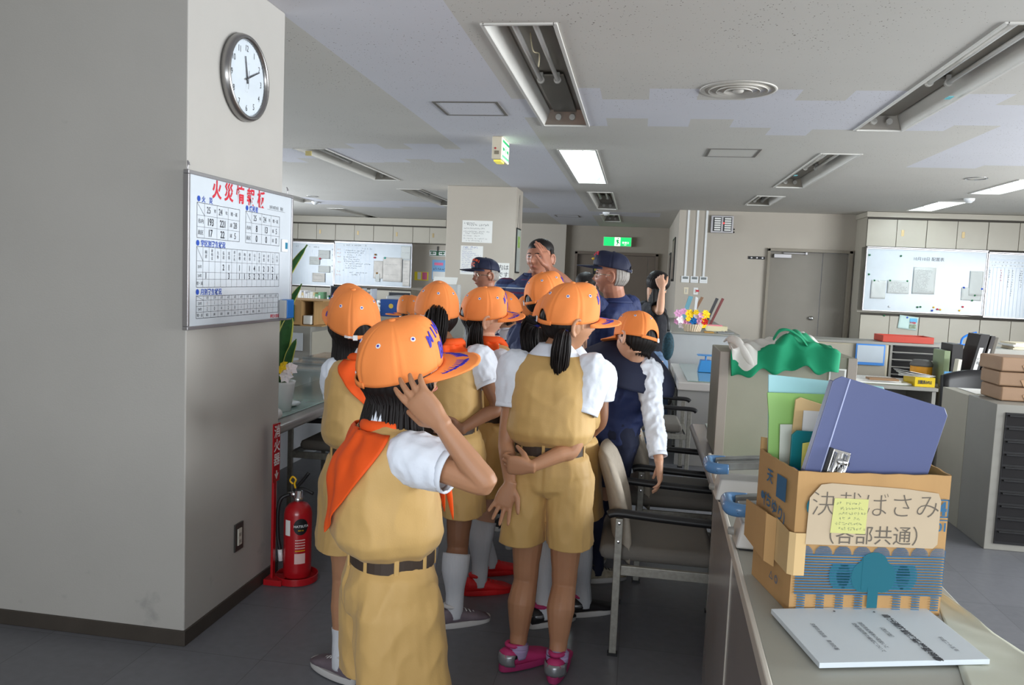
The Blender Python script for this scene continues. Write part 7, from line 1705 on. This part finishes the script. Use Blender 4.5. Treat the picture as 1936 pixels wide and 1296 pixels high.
# long haired girl looking right
D_ = Person('girl in orange cap with long loose hair, looking right beside the ponytailed girl', -.69, 3.66, 1.42, az=38, head=(62, 0, 12), hpos=(-.722, 3.65, 1.312), skin='fair', voxel=.004, face=True,
            J=dict(sR=(-.615, 3.57, 1.1), eR=(-.575, 3.52, .88), wR=(-.5, 3.6, .78), aR=(-.67, 3.53, .07), aL=(-.665, 3.78, .07), kR=(-.66, 3.58, .38)), feet={'R': 62, 'L': 60})
girl_dress(D_, tip=.74, wid=86, tails=False)
cap(D_, M_orange, buckle_side=-1)
hs = hair_shell(D_, lambda az: .05 - .35 * sst(1.65, 2.1, min(az, 2 * PI - az)), 62)
strands(D_, 240, 112, 262, -1.0, hs, seed=5, r0=.0045, jit=.12, flare=.3)
h = D_.hd; tail(D_, [h(.31, -.2, -.06), h(.37, -.24, -.2), h(.36, -.2, -.55), h(.42, .05, -.95), h(.5, .4, -1.35), h(.55, .75, -1.55)], [.018, .03, .034, .032, .022, .006], 60, hs, seed=6, nm='hair_lock')
for k in 'LR': D_.sock(k, .24); D_.shoe(k, M_redsh, M_redsh, trim=M_redsh)
b = MB(); wr = D_.D['wR']; b.lathe([(.019, -.004), (.021, 0), (.019, .004)], (wr.x - .01, wr.y - .01, wr.z + .01), 16); b.build('bracelet', mat('crimson beads', rgb(190, 40, 70), .4), D_.root)

# twin tailed girl in the centre, one hand holding the other forearm behind her
E_ = Person('girl in orange cap with twin ponytails, holding her forearm behind her back', -.30, 2.93, 1.468, az=6, head=(60, -2, 8), hpos=(-.254, 2.95, 1.346), skin='tan', voxel=.0034, smooth=3, face=True,
            J=dict(sL=(-.446, 2.93, 1.16), sR=(-.15, 2.91, 1.165), eL=(-.462, 2.87, .885), wL=(-.425, 2.775, .745), eR=(-.205, 2.83, .885), wR=(-.345, 2.742, .825), kL=(-.372, 2.93, .37), kR=(-.222, 2.93, .365), aL=(-.385, 2.875, .078), aR=(-.228, 2.85, .078), hL=(-.368, 2.93, .74), hR=(-.222, 2.93, .74)),
            hands={'L': dict(d=(-.3, -.12, -1), n=(.1, -1, .1), t=-1, c=.28, s=.2, tc=.2), 'R': dict(d=(-1, .0, .0), n=(-.15, 1, .15), t=-1, c=1.0, s=.05, tc=.9)}, feet={'L': 48, 'R': 4})
girl_dress(E_, ker=False)
cp = cap(E_, M_orange, buckle_side=-1)
hs = hair_shell(E_, lambda az: .05 - .32 * sst(1.65, 2.1, min(az, 2 * PI - az)), 60, r=1.06)
h = E_.hd
M_scr = mat('navy hair tie', rgb(30, 36, 120), .7)
for pts, sd in (([h(.37, -.2, -.14), h(.45, -.28, -.18), h(.48, -.3, -.38), h(.46, -.28, -.62), h(.5, -.26, -.88)], 9), ([h(-.24, -.38, -.1), h(-.36, -.48, -.12), h(-.46, -.46, -.34), h(-.42, -.42, -.6), h(-.36, -.36, -.84)], 10)):
    tail(E_, pts, [.014, .03, .036, .034, .008], 70, hs, seed=sd); b = MB(); b.ball(pts[0].lerp(pts[1], .35), .02, 12, 8); b.build('hair_tie', M_scr, hs, smooth=True)
for k in 'LR': E_.sock(k, .066, M_lilac, 1.08); o = E_.shoe(k, M_pinkshoe, mat('magenta sole', rgb(160, 48, 100), .5), trim=M_pinkshoe, strap=M_blacksh)
b = MB()
for k in 'LR':
    an = E_.D['a' + k]; fd = E_.fdir(k); r_ = fd.cross(V((0, 0, 1))); q = MB(); q.grid(lambda u, v: V((an.x, an.y, 0)) - fd * (.085 * math.cos((u - .5) * 2.0) - .012) + r_ * .045 * math.sin((u - .5) * 2.4) + V((0, 0, .03 + .045 * v)) - fd * .006 * math.sin(v * PI), 10, 4); q.build('heel_patch', M_silver, E_.root, smooth=True, solid=.003)

# girl hidden behind the central girl
G_ = Person('girl in orange cap almost hidden behind the twin tailed girl, white ribbed socks', -.285, 3.38, 1.42, az=12, head=(-20, 0, 0), hpos=(-.36, 3.4, 1.295), skin='brown', voxel=.006,
            J=dict(sR=(-.14, 3.36, 1.1), eR=(-.13, 3.36, .9), wR=(-.22, 3.42, .77), aL=(-.33, 3.27, .07), aR=(-.17, 3.42, .07)), feet={'L': 50, 'R': 60})
girl_dress(G_, ker=False, loops=False); cap(G_, M_orange); hair_shell(G_, lambda az: -.3, 66)
for k in 'LR': G_.sock(k, .25); G_.shoe(k, M_blacksh, M_wsole, trim=M_pinkshoe, strap=M_silver)

# tall child in a navy shirt
F_ = Person('child in orange cap and navy shirt beyond the twin tailed girl, looking right', -.525, 4.2, 1.49, az=35, head=(52, 8, -6), hpos=(-.49, 4.2, 1.388), skin='tan', voxel=.006)
def boy_shirt(p, m=None, amp=.004, frac=.5):
    H = p.H; p.torso('shirt', m or M_navy, ((.5, .1, .078, 0), (.55, .104, .082, 0), (.6, .1, .078, 0), (.68, .104, .08, 0), (.75, .108, .078, 0), (.79, .104, .062, 0), (.815, .08, .05, 0), (.835, .048, .04, 0)), amp)
    p.sleeves(m or M_navy, frac=frac, puff=.92, nm='sleeve', r=(.034, .04, .038, .036))
F_.shorts(M_navy2); boy_shirt(F_); F_.collar(M_navy, 1.3); cap(F_, M_orange, buckle_side=-1); hs = hair_shell(F_, lambda az: -.22, 70)
b = MB(); b.grid(lambda u, v: F_.U(.12 * (u - .5) * (1 + v), -.05 - .012 * math.sin(v * 3), .84 - .12 * v), 14, 8); b.build('sailor_collar', M_navy, F_.root, smooth=True, solid=.005)
for k in 'LR': F_.sock(k, .2, M_navy2); F_.shoe(k, M_blacksh, M_wsole, trim=M_wsole)

# navy caped child leaning over the chairs
H_ = Person('child in orange cap and navy cape leaning over the chairs, white sleeved arm reaching down', -.12, 3.84, 1.43, az=8, head=(-46, -10, 14), hpos=(-.002, 3.76, 1.228), lean=(14, 11), skin='fair', voxel=.005, face=True,
            J=dict(sR=(.065, 3.77, 1.08), eR=(.1, 3.66, .88), wR=(.135, 3.56, .69), sL=(-.2, 3.85, 1.08), eL=(-.18, 4.0, .88), wL=(-.06, 4.1, .76), aR=(-.135, 3.83, .07), aL=(-.17, 4.0, .07), kR=(-.15, 3.84, .38)),
            feet={'R': 62, 'L': 20}, hands={'R': dict(d=(.1, -.1, -1), n=(-1, 0, 0), t=1, c=.3)})
H_.shorts(M_navy2, hem=.36, amp=.007)
H_.torso('jacket', M_navy, ((.49, .108, .088, 0), (.53, .11, .09, 0), (.58, .108, .088, 0), (.66, .126, .108, -.01), (.74, .132, .108, -.012), (.79, .118, .086, -.01), (.82, .08, .06, 0), (.84, .05, .045, 0)), .009, fr=9)
H_.sleeves(M_shirt, frac=1.86, r=(.036, .044, .037, .031), amp=.008, puff=1)
me = H_.root.children[-3].data
def capept(u, v):
    ph = PI + math.radians(115) * (2 * u - 1); H = H_.H; z = .862 - .155 * v - .03 * v * math.cos(ph - PI); r = .045 + .128 * math.sin(min(1, v * 1.15) * PI / 2) + .004 * math.sin(ph * 9) * v
    return H_.U(0, -.008, z) + H_.uR * r * H * math.sin(ph) * 1.05 + H_.uF * r * H * math.cos(ph) * .92
b = MB(); b.grid(capept, 60, 18); b.build('cape_collar', M_navy2, H_.root, smooth=True, solid=.005)
b = MB(); b.grid(lambda u, v: capept(u, .0) * 1.0 + V((0, 0, -.004 + .03 * v)), 40, 2); b.build('neck_band', M_navy, H_.root, smooth=True, solid=.004)
cap(H_, M_orange, buckle_side=1); hs = hair_shell(H_, lambda az: -.02 - .3 * sst(1.5, 2.5, min(az, 2 * PI - az)), 84); strands(H_, 200, 84, 276, lambda az: -.12 - .26 * sst(1.5, 2.6, min(az, 2 * PI - az)), hs, seed=12, r0=.0035, jit=.03)
for k in 'LR': H_.sock(k, .30, M_navy2, 1.02); H_.shoe(k, M_creamsh, M_wsole, trim=M_blacksh)

# partly seen children
I_ = Person('small child in orange cap and navy vest with white collar, looking down to the left', -.78, 4.62, 1.4, az=-150, head=(-118, -24, -16), hpos=(-.785, 4.6, 1.285), skin='tan', voxel=.005, face=True)
I_.shorts(M_navy2); boy_shirt(I_, M_navy2); I_.collar(M_shirt, 1.6); cap(I_, M_orange); hair_shell(I_, lambda az: -.2, 75)
b = MB(); b.tube([I_.U(-.03, .07, .83), I_.U(0, .1, .79), I_.U(.01, .1, .72), I_.U(.02, .098, .64)], [.014, .02, .022, .01], 8, sm=4, flat=.4); b.build('navy_neckerchief', M_navy, I_.root, smooth=True)
b = MB(); b.tube([I_.U(-.07, .088, .68), I_.U(.0, .102, .672), I_.U(.07, .088, .68)], .006, 6, sm=3); b.build('blue_cord', mat('bright blue cord', rgb(30, 130, 230), .5), I_.root, smooth=True)
J_ = Person('child in orange cap farthest left among the desks, brim to the left', -1.545, 5.25, 1.335, az=-80, head=(-82, -4, 0), hpos=(-1.545, 5.25, 1.215), skin='tan', voxel=.007)
J_.shorts(M_navy2); boy_shirt(J_, M_navy); cap(J_, M_orange, text=False); hair_shell(J_, lambda az: -.25, 70)
K_ = Person('child in orange cap partly hidden behind the tall navy shirted child, brim to the left', -.655, 4.95, 1.39, az=-85, head=(-80, -14, 0), hpos=(-.64, 4.95, 1.262), skin='tan', voxel=.007)
K_.shorts(M_navy2); boy_shirt(K_, M_navy); cap(K_, M_orange, text=False); hair_shell(K_, lambda az: -.25, 70)
for q_ in (I_, J_, K_):
    for k in 'LR': q_.sock(k, .2, M_navy2); q_.shoe(k, M_blacksh, M_wsole, trim=M_wsole)

# ---- adults
CZ[:] = [.19, .6]
M_ncap = mat('navy twill cap', rgb(21, 27, 54), .7, bump=.05, bsc=300); M_uni = mat('navy uniform cotton', rgb(26, 40, 84), .7, bump=.05, bsc=160, var=.04)
M_blueu = mat('blue work jacket', rgb(30, 58, 124), .7, bump=.05, bsc=160, var=.04); M_trous = mat('dark trousers', rgb(36, 38, 48), .8)
TA = ((.49, .1, .08, 0), (.54, .098, .078, 0), (.6, .096, .076, 0), (.68, .104, .076, 0), (.75, .112, .074, 0), (.79, .116, .062, 0), (.812, .096, .054, 0), (.832, .055, .044, 0))
def adult(p, m, trous=M_trous, frac=.62, amp=.004, coll=None, shoes=M_blacksh, r=(.034, .04, .039, .037)):
    p.shorts(trous, hem=.055, r=.048, amp=.004, flare=.95, nm='trousers'); p.torso('shirt', m, TA, amp, fr=9); p.sleeves(m, frac=frac, puff=1, amp=amp, r=r, cuff=frac < 1)
    if coll: p.collar(coll, 1.2)
    for k in 'LR': p.shoe(k, shoes, M_black, L=.16 * p.H)
L_ = Person('elderly man in navy cap with orange letters and glasses, facing left', -1.15, 5.97, 1.635, az=-128, head=(-124, -2, 2), hpos=(-1.174, 5.95, 1.505), kid=False, skin='ruddy', voxel=.004, smooth=2, face=True, glasses=True, brow=M_grey_hair)
adult(L_, M_blueu, frac=1.8, coll=M_shirt, r=(.034, .042, .038, .032)); cap(L_, M_ncap, navy=True); hair_shell(L_, lambda az: -.16, 100, M_grey_hair, r=1.03)
b = MB(); b.grid(lambda u, v: L_.U(.16 * (u - .5) * (1 + .4 * v), -.03 + .09 * abs(u - .5), .852 - .05 * v), 16, 4); b.build('jacket_collar', M_blueu, L_.root, smooth=True, solid=.006)

m = mat('striped polo knit', rgb(66, 78, 120), .85, bump=.05, bsc=300)
nt = m.node_tree; tc = nt.nodes.new('ShaderNodeTexCoord'); sp = nt.nodes.new('ShaderNodeSeparateXYZ'); nt.links.new(tc.outputs['Object'], sp.inputs[0])
mo = nt.nodes.new('ShaderNodeMath'); mo.operation = 'MULTIPLY'; mo.inputs[1].default_value = 1 / .098; nt.links.new(sp.outputs[2], mo.inputs[0]); fr_ = nt.nodes.new('ShaderNodeMath'); fr_.operation = 'FRACT'; nt.links.new(mo.outputs[0], fr_.inputs[0])
cr = nt.nodes.new('ShaderNodeValToRGB'); cr.color_ramp.interpolation = 'CONSTANT'; cr.color_ramp.elements[0].color = (*lin(rgb(66, 78, 120)), 1); cr.color_ramp.elements[1].position = .16; cr.color_ramp.elements[1].color = (*lin(rgb(110, 50, 84)), 1)
for ps, cc in ((.30, rgb(66, 78, 120)), (.52, rgb(205, 215, 225)), (.60, rgb(80, 104, 150)), (.8, rgb(58, 66, 106))):
    e = cr.color_ramp.elements.new(ps); e.color = (*lin(cc), 1)
nt.links.new(fr_.outputs[0], cr.inputs[0]); nt.links.new(cr.outputs[0], nt.nodes['Principled BSDF'].inputs['Base Color'])
N0 = dict(d=(-.15, -.05, 1), n=(-.55, .8, 0), t=1, c=.12, s=.06, tc=.15)
M_ = Person('tall man in a striped navy polo shirt standing by the rear pillar', -.735, 5.45, 1.79, az=-165, head=(-158, 0, 0), hpos=(-.69, 5.42, 1.645), kid=False, skin='ruddy', voxel=.004, smooth=2, face=True,
            J=dict(eR=(-1.0, 5.42, 1.12), wR=(-.93, 5.3, .9)))
adult(M_, m, coll=None, frac=.72); M_.collar(mat('navy knit collar', rgb(48, 58, 96), .8), 1.35); hs = hair_shell(M_, lambda az: -.18 + .3 * sst(1.5, .9, min(az, 2 * PI - az)), 88, r=1.03, top=.49); strands(M_, 140, -70, 70, .36, hs, seed=21, ztop=.49, r0=.004, jit=.03)
b = MB(); b.ball(M_.hd(0, -.06, .24), (.088, .1, .075), 24, 14, M_.hd.R); b.build('hair_top', M_hair, hs, smooth=True)

N_ = Person('instructor in navy cap and uniform raising his arm, facing left', -.135, 4.76, 1.665, az=-70, head=(-86, 2, 0), hpos=(-.165, 4.7, 1.536), kid=False, skin='ruddy', voxel=.0036, smooth=2, face=True, glasses=True, brow=M_grey_hair, bulk=1.08,
            J=dict(sL=(-.235, 4.63, 1.345), eL=(-.405, 4.585, 1.468), wL=(-.52, 4.55, 1.56), sR=(-.05, 4.9, 1.36), eR=(-.02, 4.95, 1.1), wR=(-.1, 4.9, .92)),
            hands={'L': dict(d=(-.36, -.02, .93), n=(-.88, .42, -.2), t=1, c=.14, s=.1, tc=.1)})
adult(N_, M_uni, frac=.6, coll=M_uni); cap(N_, M_ncap, navy=True, text=False, buckle_side=1); hair_shell(N_, lambda az: -.24, 112, M_grey_hair, r=1.03)
q = MB(); h = N_.hd
for i in range(10):
    a = -.5 + i * .11; q.ball(h(*(crown_pt(h, a, .42 + .1 * math.sin(i)) + V((0, .012, 0)))), .006, 6, 4)
q.build('cap_badge', mat('red badge thread', rgb(200, 40, 60), .6), N_.cp); q = MB(); q.ball(h(*(crown_pt(h, -.2, .18) + V((0, .01, 0)))), (.014, .008, .008), 8, 6); q.build('cap_badge_gold', mat('gold badge thread', rgb(215, 180, 60), .5), N_.cp)
b = MB(); W = N_.D['wL']; b.tube([W + V((.0, 0, -.012)) + V((.9, 0, .42)).cross(V((0, 1, 0))).normalized() * .0255 * math.cos(t) + V((0, 1, 0)) * .0255 * math.sin(t) for t in [2 * PI * i / 18 for i in range(19)]], .003, 6); b.build('bracelet', mat('brown cord', rgb(120, 80, 50), .6), N_.root, smooth=True)

O_ = Person('woman with long black hair, black shirt and jeans, hand at her bowed head', .135, 7.0, 1.6, az=62, head=(70, -30, 0), hpos=(.165, 7.0, 1.497), kid=False, skin='fair', voxel=.005, face=True, bulk=.88, ears=False,
            J=dict(sR=(.16, 6.85, 1.27), eR=(.19, 6.76, 1.27), wR=(.2, 6.84, 1.46), sL=(.06, 7.1, 1.28)), hands={'R': dict(d=(-.3, .2, .9), n=(.2, 1, 0), t=-1, c=.8)})
O_.D['eR'] = V((.175, 6.78, 1.3)); adult(O_, mat('black jersey', rgb(22, 22, 30), .8), mat('blue denim', rgb(92, 116, 146), .85, var=.15, vsc=8), frac=.7, r=(.032, .038, .037, .036))
hs = hair_shell(O_, lambda az: -.35, 62, r=1.1, top=.49); strands(O_, 260, 62, 298, -1.15, hs, seed=31, r0=.006, jit=.15, ztop=.3)
b = MB(); b.ball(O_.hd(0, -.03, .12), (.088, .106, .088), 24, 14, O_.hd.R); b.build('hair_top', M_hair, hs, smooth=True)
b = MB(); W = O_.D['wR']; b.lathe([(.026, -.008), (.028, 0), (.026, .008)], (W.x, W.y, W.z - .015), 16); b.build('wristband', mat('teal band', rgb(30, 120, 120), .5), O_.root)
t = empty('handbag', (.28, 6.92, .9), 'black and teal patterned shoulder bag hanging by the woman in jeans', 'bag')
b = MB(); b.ball((.27, 6.66, .98), (.05, .03, .12), 16, 10); b.build('bag_body', mat('teal patterned cloth', rgb(24, 60, 72), .7, var=.6, vsc=60), t, smooth=True)
b = MB(); b.tube([(.2, 6.8, 1.3), (.26, 6.74, 1.2), (.27, 6.74, 1.1)], .008, 6, sm=4, flat=2); b.build('bag_strap', M_black, t, smooth=True)
P_ = Person('dark haired woman behind the raised arm of the instructor, in front of the corridor door', -.52, 7.6, 1.58, az=75, head=(78, -5, 0), kid=False, skin='fair', voxel=.007, face=True, bulk=.88)
adult(P_, mat('black jersey', rgb(22, 22, 30), .8), frac=.7)
hs = hair_shell(P_, lambda az: -.35, 62, r=1.08, top=.49); strands(P_, 200, 62, 298, -.9, hs, seed=33, r0=.006, jit=.1, ztop=.3)
b = MB(); b.ball(P_.hd(0, -.03, .12), (.084, .104, .086), 24, 14, P_.hd.R); b.build('hair_top', M_hair, hs, smooth=True)
t = empty('door_notice', (-.3, 17.0, 1.6), 'small black and yellow notice on the corridor door', 'notice')
MB().box(-1.0, -.78, 17.05, 17.058, 1.5, 1.85).build('panel', M_black, t); MB().box(-.97, -.81, 17.046, 17.05, 1.72, 1.82).box(-.97, -.81, 17.046, 17.05, 1.55, 1.64).build('yellow_print', mat('dull yellow print', rgb(170, 160, 60), .6), t)
